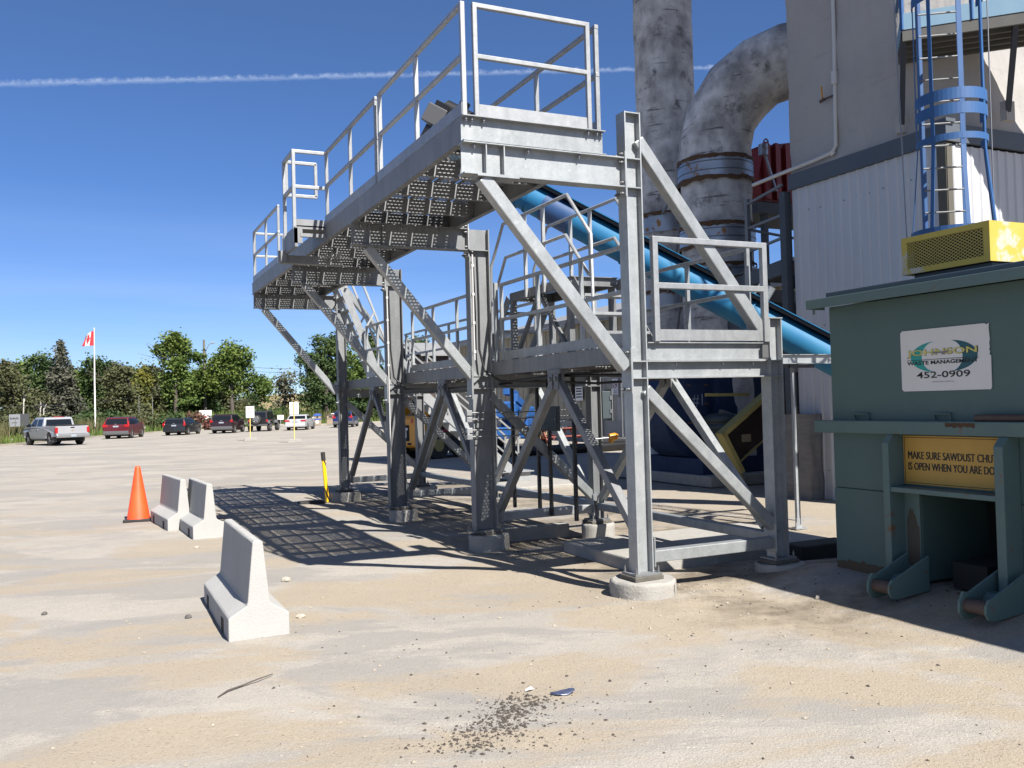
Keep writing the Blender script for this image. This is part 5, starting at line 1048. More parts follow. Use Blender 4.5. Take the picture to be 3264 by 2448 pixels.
mb = MB(); mb.box(.70, .735, 1.2, 2.6, .98, 1.08); mb.build('red_step', mat('faded red step', (0.4, 0.05, 0.07), .6), ld)
for x in (-.78, .78):
    for y in (1.0, 2.25):
        mb = MB(); mb.tube((x-.15, y, .50), (x+.15, y, .50), .50, n=28); wh = mb.build('wheel', TYRE, ld, bevel=.03)
        mb = MB(); mb.tube((x-.16, y, .50), (x+.16, y, .50), .23, n=20); mb.build('rim', YELD, wh)
mb = MB(); mb.prism([(3.0, .05), (3.6, .05), (3.6, .08), (3.1, .5), (3.0, .5)], -.85, .85, 'x'); mb.build('bucket', TEALD, ld)

bl = thing('boom_lift', 'bright blue boom lift parked by the beige wall', 'lift', (17.2, 36.2, 0), R_(-35))
mb = MB(); mb.box(-.9, .9, -1.4, 1.4, .45, .95); mb.box(-.6, .6, -.9, .7, .95, 1.3); mb.build('chassis', BLUEM, bl, bevel=.06)
mb = MB(); mb.box(-.75, .2, -1.6, .6, 1.32, 2.05); mb.box(.25, .65, -1.1, 1.0, 1.32, 1.8); mb.build('turntable', BLUEM, bl, bevel=.08)
mb = MB(); mb.bar((.1, -1.4, 2.2), (.1, 2.4, 1.6), .32, .34); mb.bar((-.3, -1.0, 2.5), (-.3, 1.6, 2.35), .26, .3); mb.build('boom', BLUEM, bl, bevel=.02)
mb = MB(); 
for p in ((-.8, 2.2), (.9, 2.2), (-.8, 3.0), (.9, 3.0)): mb.bar((p[0], p[1], .5), (p[0], p[1], 1.6), .05)
mb.box(-.85, .95, 2.15, 3.05, .48, .55)
for z in (1.1, 1.58): mb.bar((-.8, 2.2, z), (.9, 2.2, z), .05); mb.bar((-.8, 3, z), (.9, 3, z), .05); mb.bar((-.8, 2.2, z), (-.8, 3, z), .05); mb.bar((.9, 2.2, z), (.9, 3, z), .05)
mb.build('basket', GALVB, bl)
for x in (-1.0, 1.0):
    for y in (-1.0, 1.0):
        mb = MB(); mb.tube((x-.14, y, .42), (x+.14, y, .42), .42, n=24); wh = mb.build('wheel', TYRE, bl)
        mb = MB(); mb.tube((x-.15, y, .42), (x+.15, y, .42), .22, n=16); mb.build('rim', mat('cream rim', (0.62, 0.45, 0.2), .6), wh)
mb = MB(); mb.box(-.76, -.755, -1.0, -.2, 1.5, 1.85); mb.build('panel_decal', WHITE, bl)

pt_ = thing('picnic_table', 'faded red wooden picnic table in front of the beige wall', 'picnic table', (18.4, 35.0, 0), R_(8))
mb = MB()
for k in range(5): mb.box(-1.0, 1.0, -.40+.165*k, -.25+.165*k, .80, .845)
mb.build('table_top', REDW, pt_)
for s in (-1, 1):
    mb = MB(); mb.box(-1.0, 1.0, s*.82-.14, s*.82-.005, .47, .51); mb.box(-1.0, 1.0, s*.82+.005, s*.82+.14, .47, .51); mb.build('bench', REDW, pt_)
for x in (-.75, .75):
    mb = MB(); mb.bar((x, -.72, 0), (x, -.15, .80), .09, .045, (1, 0, 0)); mb.bar((x, .72, 0), (x, .15, .80), .09, .045, (1, 0, 0)); mb.bar((x+.05, -.95, .43), (x+.05, .95, .43), .045, .09); mb.bar((x+.05, -.42, .77), (x+.05, .42, .77), .045, .09); mb.build('trestle_leg', REDW, pt_)
mb = MB((15.4, 30.0, 0)); mb.path([(13.6, 30.3, .19), (14.6, 30.1, .19), (16, 30, .19), (17.6, 30.1, .19), (19.4, 30.5, .19)], .18, 16); tag(mb.build('black_pipe', CABLE), 'fat black plastic pipe lying on the ground behind the platform', 'pipe')

# warehouse, fence, sheds
WH = (23, 38, 0); wh_ = thing('beige_warehouse', 'long beige ribbed metal warehouse with grey roof behind the machinery', 'warehouse', WH)
mb = MB(WH); corrugated(mb, (23, 58), (23, 20), 0, 6.1, pitch=.62, depth=.05, rib=.12, out=(-1, 0)); mb.box(23.06, 46, 20, 58, 0, 6.1); mb.build('wall', BEIGE, wh_)
mb = MB(WH); mb.prism([(22.6, 5.95), (22.6, 6.15), (34.5, 8.9), (46.4, 6.15), (46.4, 5.95), (34.5, 8.7)], 19.6, 58.4, 'y'); mb.box(22.45, 22.6, 19.6, 58.4, 5.9, 6.2); mb.build('roof', ROOFG, wh_)
mb = MB(WH); mb.box(22.86, 22.94, 19.9, 58, 0, 1.0) ; mb.build('base_wall', CONC, wh_)
for y, z0, z1, w_, kind in ((40.6, 2.0, 2.75, .75, 0), (37.05, 2.25, 3.0, .5, 1), (33.6, 2.2, 2.95, .5, 1)):
    mb = MB(WH); mb.box(22.84, 22.855, y-w_/2, y+w_/2, z0, z1); s_ = mb.build('wall_sign', WHITE, wh_)
    if kind:
        mb = MB(WH); t_ = np.linspace(0, 6.283, 20); mb.path([(22.835, y+.17*math.cos(t), z1-.27+.17*math.sin(t)) for t in t_], .022, 5); mb.bar((22.835, y-.12, z1-.39), (22.835, y+.12, z1-.15), .03, .008); mb.build('ban_symbol', INKR, s_)
        mb = MB(WH); mb.box(22.835, 22.839, y-.13, y+.06, z1-.30, z1-.25); mb.box(22.835, 22.839, y-.16, y+.16, z0+.08, z0+.11); mb.box(22.835, 22.839, y-.12, y+.12, z0+.16, z0+.19); mb.build('sign_print', INK, s_)
    else:
        mb = MB(WH)
        for zz in (2.15, 2.3, 2.45, 2.58): mb.box(22.835, 22.839, y-.3, y+.3, zz, zz+.07)
        mb.build('sign_print', INK, s_)
for y in (38.2, 39.1, 35.2):
    mb = MB(WH); mb.tube((22.75, y, 0), (22.75, y, 6.0), .06); mb.build('downpipe', GALV if y > 39 else WOOD, wh_)
mb = MB(WH); mb.box(22.9, 22.93, 36.1, 37.0, 0, 2.1); mb.build('door', mat('pale door', (0.55, 0.53, 0.47), .6), wh_)
fe = thing('chain_link_fence', 'grey chain link fence in front of the beige wall on a low concrete curb', 'fence', (20.9, 32, 0)); EO = (20.9, 32, 0)
mb = MB(EO); mb.add([(20.9, 36.2, .35), (20.9, 22.5, .35), (20.9, 22.5, 3.0), (20.9, 36.2, 3.0)], [(0, 1, 2, 3)]); mb.build('mesh', CHAINM, fe)
for k in range(6): mb = MB(EO); mb.tube((20.9, 22.6+2.7*k, 0), (20.9, 22.6+2.7*k, 3.05), .035); mb.build('post', GALVD, fe)
mb = MB(EO); mb.tube((20.9, 22.5, 3.0), (20.9, 36.2, 3.0), .025); mb.tube((20.9, 22.5, .36), (20.9, 36.2, .36), .02); mb.build('rail', GALVD, fe)
mb = MB(EO); mb.box(20.7, 21.1, 22, 36.4, 0, .33); mb.build('curb', CONC, fe)
eb = thing('electrical_box', 'grey hinged electrical box on the back column beside a yellow horn', 'electrical box', (6.98, 11.75, 1.9))
mb = MB((6.98, 11.75, 1.9)); mb.box(6.90, 7.05, 11.56, 11.74, 1.72, 2.13); mb.build('case', TEALD, eb, bevel=.008); mb = MB((6.98, 11.75, 1.9)); mb.box(7.055, 7.065, 11.545, 11.75, 1.69, 2.16); mb.build('lid', GALVD, eb); mb = MB((6.98, 11.75, 1.9)); mb.box(7.02, 7.05, 11.545, 11.558, 1.80, 1.86); mb.box(7.02, 7.05, 11.545, 11.558, 2.0, 2.06); mb.build('hinge', BOLT, eb)
hn = thing('warning_horn', 'small yellow horn on a short arm at the second back column', 'horn', (6.98, 11.52, 1.44))
mb = MB((6.98, 11.52, 1.44)); mb.tube((6.72, 11.54, 1.425), (6.98, 11.50, 1.44), .012); mb.build('arm', GALVB, hn); mb = MB((6.98, 11.52, 1.44)); mb.tube((6.96, 11.5, 1.45), (7.05, 11.49, 1.45), .045, .06, 16); mb.tube((7.05, 11.49, 1.45), (7.09, 11.49, 1.45), .06, .045, 16); mb.box(6.97, 7.02, 11.47, 11.53, 1.36, 1.42); mb.build('bell', YELM, hn)
def house(name, label, x0, x1, y0, y1, h, ridge, wm, rm, axis='x', cat='building'):
    c = ((x0+x1)/2, (y0+y1)/2, 0); t = thing(name, label, cat, c); mb = MB(c); corrugated(mb, (x0, y0), (x1, y0), 0, h, pitch=.5, out=(0, -1)); corrugated(mb, (x0, y1), (x0, y0), 0, h, pitch=.5, out=(-1, 0)); mb.box(x0+.06, x1, y0+.06, y1, 0, h); mb.build('wall', wm, t)
    mb = MB(c); ym = (y0+y1)/2; mb.prism([(y0-.4, h-.05), (ym, ridge), (y1+.4, h-.05), (y1+.4, h+.1), (ym, ridge+.15), (y0-.4, h+.1)], x0-.3, x1+.3, 'x'); mb.build('roof', rm, t); return t
house('brown_shed', 'dark brown ribbed shed seen through the lower railings', 24.5, 33, 69, 78, 6.0, 7.2, BROWN, ROOFG)
house('cream_building', 'small cream building with brown roof beside the brown shed', 34.0, 39, 70, 77, 6.2, 8.0, CREAM, BROWN)

# ------------------------------------------------------------------ kerb and verge
kx = [(-40, 22), (-12, 60), (-4.74, 71.07), (.23, 84.66), (5.57, 94.31), (9.9, 99.26), (14.35, 101.4), (18.9, 103.2), (27.37, 106.2), (37.84, 110.5), (70, 122)]
mb = MB()
for (a, b) in zip(kx[:-1], kx[1:]): mb.bar((a[0], a[1], .055), (b[0], b[1], .055), .25, .17)
o = mb.build('concrete_kerb', mat('pale kerb concrete', (0.50, 0.45, 0.36), .9, c2=(0.40, 0.36, 0.29), nscale=2, namt=.7)); tag(o, kind='structure')
mb = MB(); far = [(x+60*(-1 if x < 5 else .6), y+260) for x, y in kx]
vs = [(x, y, .135) for x, y in kx]+[(x, y, .135) for x, y in far]; n = len(kx); mb.add(vs, [(k+1, k, n+k, n+k+1) for k in range(n-1)]); o = mb.build('grass_verge', mat('dull grass soil', (0.075, 0.085, 0.03), .95, c2=(0.14, 0.12, 0.05), nscale=.6, namt=.8)); tag(o, kind='structure')

# ------------------------------------------------------------------ trees, bushes, reeds
def leaf_cards(cl, per, spread, size, g_, droop=0.0, elong=1.3, flat=.75):
    n = len(cl)*per; c = np.repeat(cl, per, 0)+g_.normal(0, 1, (n, 3))*np.repeat(spread if np.ndim(spread) else np.full(len(cl), spread), per)[:, None]*np.array([1, 1, flat])
    a = g_.normal(0, 1, (n, 3)); a[:, 2] = a[:, 2]*.55-droop; a /= np.linalg.norm(a, axis=1)[:, None]; b = g_.normal(0, 1, (n, 3)); b -= a*(a*b).sum(1)[:, None]; b /= np.linalg.norm(b, axis=1)[:, None]
    s = size*g_.uniform(.55, 1.25, n)[:, None]; V = np.stack([c-a*s*elong, c+b*s*.8, c+a*s*elong, c-b*s*.8], 1); return V.reshape(-1, 3), np.arange(n*4).reshape(-1, 4)
def limb(mb, p, q, r0, r1, g_, wob=.12, n=6):
    p, q = Vector(p), Vector(q); L_ = (q-p).length; pts = [p.lerp(q, k/n)+Vector(g_.normal(0, wob*L_*.25, 3))*(0 < k < n)*.6 for k in range(n+1)]; mb.path(pts, [r0+(r1-r0)*k/n for k in range(n+1)], 7); return pts
def tree(name, label, x, y, lobes, trunk_h, tr, lm, seed, clumps=70, per=66, spread=.44, size=.148, bark=BARK, base=.1, group='trees beyond the parking row', bare=0, limbs=7):
    """lobes: (dx, dy, z, rx, ry, rz) ellipsoids that make up the crown"""
    g_ = np.random.default_rng(seed); t = thing(name, label, 'tree', (x, y, base), 0, group); vol = np.array([l[3]*l[4]*l[5] for l in lobes]); cnt = np.maximum(4, (clumps*vol/vol.sum()).astype(int)); cl = []
    for l, c in zip(lobes, cnt):
        d = g_.normal(0, 1, (c, 3)); d /= np.linalg.norm(d, axis=1)[:, None]; rr = g_.random(c)**.38*(.72+.34*g_.random(c)); cl.append(np.array(l[:3])+d*rr[:, None]*np.array(l[3:]))
    cl = np.concatenate(cl); V, Q = leaf_cards(cl, per, spread*g_.uniform(.6, 1.3, len(cl)), size, g_); npmesh('crown', V, Q, lm, t)
    mb = MB(); top = max(l[2] for l in lobes); limb(mb, (0, 0, -.3), (lobes[0][0]*.6, 0, min(trunk_h, top)), tr, tr*.55, g_, .05)
    for k in range(limbs):
        c = cl[g_.integers(len(cl))]; z = trunk_h*g_.uniform(.55, 1); limb(mb, (lobes[0][0]*.6*z/trunk_h, 0, z), c, tr*.42, tr*.10, g_)
    for k in range(bare):
        a = g_.uniform(0, 6.28); e = (math.cos(a)*lobes[0][3]*1.35+(-1.5), math.sin(a)*1.0, trunk_h+g_.uniform(.5, 2.6)); p_ = limb(mb, (0, 0, trunk_h*.8), e, tr*.3, .015, g_, .2)
        for q in range(3): s = p_[3+q % 3]; limb(mb, s, s+Vector((g_.normal(-.4, .7), 0, g_.uniform(.2, .9))), .03, .01, g_, .2, 4)
    mb.build('trunk', bark, t); return t
def spruce(label, x, y, H, r, seed, lm=LF_SPRUCE, gap=None, base=.1):
    g_ = np.random.default_rng(seed); t = thing('spruce_tree', label, 'tree', (x, y, base), 0, 'trees beyond the parking row'); cl = []; sp = []
    z = .9
    while z < H-.15:
        f = 1-z/H; rad = r*(f**.82)*(1.0+.16*math.sin(z*2.3)); nb = max(4, int(13*f+4)); a0 = g_.random()*6.28
        for k in range(nb):
            a = a0+6.283*k/nb+g_.normal(0, .15); R__ = rad*g_.uniform(.72, 1.1); m_ = max(2, int(R__/.30))
            for q in range(m_):
                u = (q+.8)/m_; cl.append((math.cos(a)*R__*u, math.sin(a)*R__*u, z-.35*R__*u*u*.6+.10*u)); sp.append(.10+.13*u*min(1, f*3+.25))
        z += .36+.18*f
    cl.append((0, 0, H-.1)); sp.append(.08); cl = np.array(cl); V, Q = leaf_cards(cl, 11, np.array(sp), .135, g_, droop=.35, elong=1.7, flat=.6); npmesh('crown', V, Q, lm, t)
    mb = MB(); mb.path([(0, 0, -.3), (0, 0, H*.5), (0, 0, H-.1)], [.2, .12, .02], 8); mb.build('trunk', BARK, t); return t
def rl(w, z0, z1, k=5, seed=0, dy=1.6):
    """a ragged crown of k lobes w wide between heights z0 and z1"""
    g_ = np.random.default_rng(seed+100); out = []
    for i in range(k):
        f = (i+.5)/k; z = z0+(z1-z0)*f; ww = w*.5*(1-.55*f**1.6); h = (z1-z0)/k*.95; out.append((g_.uniform(-.35, .35)*w*.8*(1-f*.6), g_.uniform(-dy, dy)*.6, z, ww*g_.uniform(.62, .92), dy*g_.uniform(.7, 1.1), h*g_.uniform(.75, 1.1)))
    out[-1] = (out[-1][0]*.4, 0, z1-(z1-z0)/k*.62, w*.26, dy*.8, (z1-z0)/k*.72); return out
tree('broadleaf_tree', 'dense grey green tree at the left edge of the picture behind the signboard', -8.0, 113, rl(5.0, 1.5, 7.9, 5, 1), 5, .22, LF_OLIVE, 1, 90)
tree('broadleaf_tree', 'dark green rounded tree left of the tall spruce', -5.2, 117.5, rl(6.2, 1.5, 9.0, 5, 2), 5, .25, LF_DARK, 2, 120)
spruce('tall grey green spruce with a narrow bare tip rising left of the flagpole', -2.72, 110.8, 10.2, 2.9, 3)
tree('broadleaf_tree', 'green tree between the spruce and the flagpole, low and leaning', -.75, 117, rl(4.2, 1.5, 7.0, 4, 4), 4, .2, LF_GREEN, 4, 80)
tree('broadleaf_tree', 'dark green bushy tree directly behind the flagpole', .95, 115.5, rl(5.6, 1.0, 8.5, 5, 5), 5, .24, LF_DARK, 5, 120)
tree('broadleaf_tree', 'dull olive tree with thin dead branches right of the flagpole', 3.4, 109.5, rl(4.8, 1.0, 7.4, 5, 6), 5.6, .22, LF_OLIVE, 6, 90, bare=5)
tree('broadleaf_tree', 'yellowing tree between the olive tree and the tallest tree', 5.9, 113.5, rl(3.4, 1.0, 7.0, 4, 7), 4.5, .16, LF_YEL, 7, 60)
tree('broadleaf_tree', 'tallest green tree with a dead branch on its left, above the charcoal estate car', 9.2, 111.5, [(-.2, 0, 10.2, 1.3, 1.3, 1.2), (-1.2, .2, 9.0, 1.2, 1.2, .9), (.8, 0, 9.2, 1.2, 1.2, .9), (1.9, 0, 8.2, 1.5, 1.2, .7), (.0, 0, 7.5, 1.5, 1.3, .9), (.6, .3, 6.2, 1.5, 1.0, .9), (-.8, .2, 5.6, 1.1, 1.0, .8), (1.5, 0, 4.8, 1.4, 1.0, .9), (-.6, .3, 3.9, 1.2, 1.0, .8), (.9, .4, 3.2, 1.5, 1.1, .8)], 8.5, .28, LF_GREEN, 8, 135, bare=4, limbs=10, spread=.36)
tree('broadleaf_tree', 'mid green tree filling the gap below the lamp pole', 12.6, 117, rl(4.8, 1.2, 7.6, 5, 9), 4.5, .2, LF_GREEN, 9, 95)
tree('broadleaf_tree', 'broad green tree with a leaning grey trunk above the maroon car', 15.7, 113.5, [(-.1, 0, 9.0, 1.6, 1.5, 1.5), (1.6, 0, 8.2, 1.2, 1.3, 1.3), (-1.6, 0, 7.6, 1.5, 1.4, 1.3), (.3, 0, 6.6, 2.1, 1.6, 1.3), (-2.6, 0, 5.2, 1.5, 1.2, 1.2), (2.8, 0, 5.2, 1.9, 1.4, 1.3), (.6, .4, 4.8, 2.0, 1.4, 1.0), (4.0, 0, 3.9, 1.0, 1.1, 1.2)], 7, .30, LF_GREEN, 10, 150, limbs=9)
tree('low_tree', 'small distant tree in the gap behind the black offroad car', 23.5, 146, rl(7.0, .6, 4.6, 3, 11), 2, .18, LF_DARK, 11, 60, group='distant low trees')
tree('willow_tree', 'grey green wispy tree left of the big tree above the white car', 22.9, 116.5, rl(3.6, 1.8, 6.8, 4, 12), 4.2, .17, LF_WILLOW, 12, 46, per=30, spread=.5, size=.16)
tree('broadleaf_tree', 'large dark green tree above the white car, partly behind the platform', 26.8, 111.5, [(0, 0, 9.4, 1.9, 1.7, 1.6), (1.8, 0, 9.6, 1.4, 1.4, 1.3), (-1.6, 0, 7.6, 1.9, 1.6, 1.5), (1.2, 0, 7.0, 2.2, 1.7, 1.5), (-1.4, 0, 5.2, 2.2, 1.7, 1.3), (1.6, .2, 4.6, 2.4, 1.6, 1.4), (0, 0, 3.2, 2.2, 1.6, 1.1)], 7, .36, LF_DARK, 13, 170, limbs=9)
tree('broadleaf_tree', 'green tree seen between the first two platform columns', 30.8, 114.5, rl(5.4, .8, 9.2, 5, 14), 5, .24, LF_GREEN, 14, 110)
spruce('dark spruce seen through the lower railing between the columns', 34.4, 117, 12.0, 3.0, 15, LF_DARK)
tree('broadleaf_tree', 'dark bushy tree behind the blue car', 33.2, 112.5, rl(6.0, .4, 6.5, 5, 16), 3.5, .22, LF_DARK, 16, 110)
tree('broadleaf_tree', 'rounded green tree behind the brown shed', 41.2, 119.5, rl(6.5, 2, 11.6, 5, 17), 6, .26, LF_DARK, 17, 120)
tree('broadleaf_tree', 'green tree far behind the shed, right of the rounded one', 47, 121, rl(6.5, 2, 10.4, 5, 18), 6, .26, LF_GREEN, 18, 110)
tree('broadleaf_tree', 'dark low tree behind the second platform column', 38.2, 112, rl(6.5, .3, 6.4, 5, 19), 3.5, .22, LF_DARK, 19, 110)
# back row that closes the wood
for k, (x, y, w_, h, lm, lb) in enumerate(((-12, 126, 8, 7.8, LF_DARK, 'dark tree in the wood at the far left edge'), (-2.2, 128, 8, 7.6, LF_OLIVE, 'olive tree in the wood directly behind the spruce'), (4.6, 130, 8, 7.4, LF_DARK, 'dark tree in the wood behind the olive one with dead twigs'), (10.2, 130, 8, 6.8, LF_DARK, 'dark tree in the wood behind the tallest tree'), (16, 132, 8, 7.0, LF_OLIVE, 'olive tree in the wood behind the maroon car'), (32, 132, 9, 8.4, LF_DARK, 'dark tree in the wood behind the blue car'), (-16.5, 124, 8, 8.4, LF_OLIVE, 'olive tree in the wood, leftmost of the back row'), (-7.4, 129, 7, 8.6, LF_GREEN, 'green tree in the wood left of the spruce tip'), (1.6, 127, 6, 8.0, LF_DARK, 'dark tree in the wood just right of the flagpole'), (7.6, 127, 6, 7.9, LF_OLIVE, 'olive tree in the wood behind the yellowing one'), (13.4, 128, 6, 6.9, LF_DARK, 'dark tree in the wood below the street lamp'))):
    tree('broadleaf_tree', lb, x, y, rl(w_, .8, h, 4, 30+k, 2.2), 4, .2, lm, 30+k, 150, per=60, spread=.6, size=.18, limbs=3)
def bush(label, x, y, w_, h, lm, seed, d=1.0, name='bush', base=.1):
    g_ = np.random.default_rng(seed); t = thing(name, label, 'bush', (x, y, base), 0, 'bushes along the verge'); cl = np.stack([g_.uniform(-.5, .5, 34)*w_, g_.uniform(-d, d, 34), g_.random(34)**.8*h*.85+.1], 1); cl[:, 2] *= (1-(np.abs(cl[:, 0])/(w_*.55))**2.2*.7); V, Q = leaf_cards(cl, 44, .30, .14, g_); npmesh('foliage', V, Q, lm, t)
    mb = MB()
    for k in range(4): limb(mb, (g_.uniform(-.2, .2)*w_, 0, -.2), tuple(cl[k]), .05, .015, g_)
    mb.build('stem', BARK, t)
for k, (x, y, w_, h, lm, lb) in enumerate(((9.9, 100.5, 3.4, 1.7, LF_RED, 'reddish green bush behind the dark wagon, left'), (7.6, 99.0, 3.6, 1.9, LF_DARK, 'dark green bush between the red and the grey car'), (12.3, 102.6, 2.4, 1.2, LF_GREEN, 'low green bush below the white billboard'), (5.0, 99.5, 3.2, 2.0, LF_OLIVE, 'olive bush behind the red car'), (-.5, 98, 5, 2.0, LF_DARK, 'dark bush left of the flagpole foot'), (2.4, 99.5, 4, 2.2, LF_DARK, 'dark bush right of the flagpole foot'), (-4.6, 96, 5.5, 2.2, LF_OLIVE, 'olive bush behind the silver pickup cab'), (-9.0, 92, 6, 2.6, LF_OLIVE, 'olive bush at the left edge behind the signboard'), (17.8, 108, 4, 2.2, LF_DARK, 'dark bush behind the maroon car roof'), (21.5, 112, 4.5, 2.4, LF_DARK, 'dark bush behind the black offroad car'), (30.2, 110.6, 4.5, 2.6, LF_DARK, 'dark bush beside the tan bins'), (35.0, 113, 5, 2.8, LF_DARK, 'dark bush behind the blue car'))):
    bush(lb, x, y, w_, h, lm, 60+k)
# birch stems among the left wood
for k, (x, y, h, lb) in enumerate(((-6.4, 108.6, 4.6, 'thin pale birch trunk left of the pickup'), (-4.75, 106.4, 3.6, 'pale birch trunk above the pickup cab, left of a pair'), (-4.45, 106.5, 3.4, 'pale birch trunk above the pickup cab, right of a pair'))):
    t = thing('birch_tree', lb, 'tree', (x, y, .1), 0, 'birch trunks at the wood edge'); g_ = np.random.default_rng(90+k); mb = MB(); limb(mb, (0, 0, -.2), (.2, 0, h), .10, .05, g_, .05); limb(mb, (.1, 0, h*.7), (.7, .1, h*1.1), .05, .02, g_); mb.build('trunk', BIRCH, t)
    cl = np.stack([g_.normal(.3, .35, 6), g_.normal(0, .3, 6), g_.normal(h+.3, .4, 6)], 1); V, Q = leaf_cards(cl, 26, .3, .13, g_); npmesh('crown', V, Q, LF_OLIVE, t)
# reeds and tall grass on the verge, and a dry grass rise far behind
def blades(name, label, lm, n, xy, h0, h1, seed, wd=.035):
    g_ = np.random.default_rng(seed); x, y = xy(g_, n); h = g_.uniform(h0, h1, n); a = g_.random(n)*3.14; lean = g_.normal(0, .16, (n, 2)); dx, dy = np.cos(a)*wd, np.sin(a)*wd
    V = np.stack([np.stack([x-dx, y-dy, np.full(n, .1)], 1), np.stack([x+dx, y+dy, np.full(n, .1)], 1), np.stack([x+dx*.3+lean[:, 0]*h, y+dy*.3+lean[:, 1]*h, .1+h], 1), np.stack([x-dx*.3+lean[:, 0]*h, y-dy*.3+lean[:, 1]*h, .1+h], 1)], 1)
    o = npmesh(name, V.reshape(-1, 3), np.arange(n*4).reshape(-1, 4), lm); return tag(o, label, 'grass', kind='stuff')
def along(t0, t1, d0, d1):
    ks = np.array(kx[1:-1]); seg = np.cumsum(np.r_[0, np.hypot(*np.diff(ks, axis=0).T)]); tot = seg[-1]
    def f(g_, n):
        s = g_.uniform(t0, t1, n)*tot; x = np.interp(s, seg, ks[:, 0]); y = np.interp(s, seg, ks[:, 1]); d = g_.uniform(d0, d1, n); return x-d*.35, y+d
    return f
blades('tall_reeds', 'tall straw and green reeds on the verge behind the cars', LF_REED, 9000, along(0, 1, 2.0, 12), .6, 1.7, 1, .05)
blades('verge_grass', 'green verge grass behind the kerb', LF_GREEN, 9000, along(0, 1, .4, 9), .15, .7, 2, .05)
g_ = np.random.default_rng(5); n = 5200
blades('green_reeds', 'green reeds between the wood and the parked cars on the right', LF_GREEN, 4200, along(.55, .98, 4, 13), .8, 2.0, 3, .06)
GXh, GYh = np.meshgrid(np.linspace(18, 62, 30), np.linspace(150, 175, 14)); hz = 4.6*np.exp(-((GXh-33)/15)**2)*np.clip((GYh-150)/14, 0, 1)+.1
ii = np.arange(GXh.size).reshape(GXh.shape); q = np.stack([ii[:-1, :-1], ii[:-1, 1:], ii[1:, 1:], ii[1:, :-1]], -1).reshape(-1, 4)
tag(npmesh('dry_grass_rise', np.stack([GXh, GYh, hz], -1).reshape(-1, 3), q, mat('dry grass cover', (0.27, 0.21, 0.10), .95, c2=(0.34, 0.27, 0.14), nscale=.8, namt=.8, bump=.4), smooth=True), kind='structure')

# ------------------------------------------------------------------ parked vehicles (local axes: x right, y forward, origin under the rear axle)
def wheel(par, x, y, r, wd, rimmat=RIM):
    mb = MB(); s = 1 if x > 0 else -1; n = 28
    prof = [(r*.62, -wd/2), (r*.93, -wd/2), (r, -wd/2+.03), (r, wd/2-.03), (r*.93, wd/2), (r*.62, wd/2)]
    vs = [(x+u, y+rr*math.cos(2*math.pi*k/n), r+rr*math.sin(2*math.pi*k/n)) for rr, u in prof for k in range(n)]; m_ = len(prof)
    mb.add(vs, [(a*n+k, (a+1)*n+k, (a+1)*n+(k+1) % n, a*n+(k+1) % n) for a in range(m_-1) for k in range(n)], True); wh = mb.build('wheel', TYRE, par)
    mb = MB(); mb.tube((x-s*wd*.30, y, r), (x+s*wd*.34, y, r), r*.63, n=n)
    rm = mb.build('rim', DARK, wh)
    mb = MB(); xo = x+s*wd*.345
    for k in range(5):
        a = 2*math.pi*k/5; mb.bar((xo, y, r), (xo, y+r*.6*math.cos(a), r+r*.6*math.sin(a)), .012, r*.2, (1, 0, 0))
    mb.tube((xo-.006, y, r), (xo+.006, y, r), r*.17, n=12); ri = [(xo, y+r*.60*math.cos(t), r+r*.60*math.sin(t)) for t in np.linspace(0, 6.283, 25)]; mb.path(ri, r*.05, 5); mb.build('spokes', rimmat, rm)
def paint(name, c): return mat(name, c, .35, .25, c2=tuple(v*.9 for v in c[:3]), nscale=2, namt=.5, coat=.6)
def body_profile(L_, oh, wb, r, zb, belt, hood, tail, rearslope):
    """closed side outline below the belt line with wheel openings; y from -oh to L_-oh"""
    y0, y1 = -oh, L_-oh; R = r*1.12; pts = [(y0+.05, zb+.12), (y0, zb+.30), (y0+.02, tail), (y0+rearslope, belt)]
    pts += [(wb-.25+.35, belt), (wb+.45, hood), (y1-.25, hood-.10), (y1-.02, hood-.26), (y1, zb+.35), (y1-.08, zb+.05), (wb+R+.02, zb)]
    pts += [(wb+R*math.cos(a), r+R*math.sin(a)) for a in np.linspace(.0, math.pi, 11)]
    pts += [(wb-R-.02, zb), (R+.02, zb)]
    pts += [(R*math.cos(a), r+R*math.sin(a)) for a in np.linspace(.0, math.pi, 11)]+[(-R-.02, zb+.05)]
    return pts
def shell(mb, prof, hw, belt, H, k, taper_y=None):
    """extrude a side outline, narrowing towards the roof and the ends"""
    ys = [p[0] for p in prof]; y0, y1 = min(ys), max(ys)
    def X(y, z): 
        t = max(0, (z-belt)/(H-belt+1e-6)); e = max(0, (y-(y1-.7))/.7) if taper_y else 0; e2 = max(0, ((y0+.35)-y)/.35) if taper_y else 0; lowr = max(0, (.55-z)/.4)*.04
        return hw*(1-k*t)-.13*e*e-.05*e2*e2-lowr
    n = len(prof); vs = [(-X(y, z), y, z) for y, z in prof]+[(X(y, z), y, z) for y, z in prof]
    mb.add(vs, [tuple(range(n)), tuple(range(n, 2*n))[::-1]]+[(k_, n+k_, n+(k_+1) % n, (k_+1) % n) for k_ in range(n)]); return X
def quad(mb, pts, off):
    a = Vector(pts[1])-Vector(pts[0]); b = Vector(pts[2])-Vector(pts[0]); nn = a.cross(b).normalized()*off; mb.add([Vector(p)+nn for p in pts]+[Vector(p)-nn*.3 for p in pts], [tuple(range(len(pts)))]+[(k, len(pts)+k, len(pts)+(k+1) % len(pts), (k+1) % len(pts)) for k in range(len(pts))])
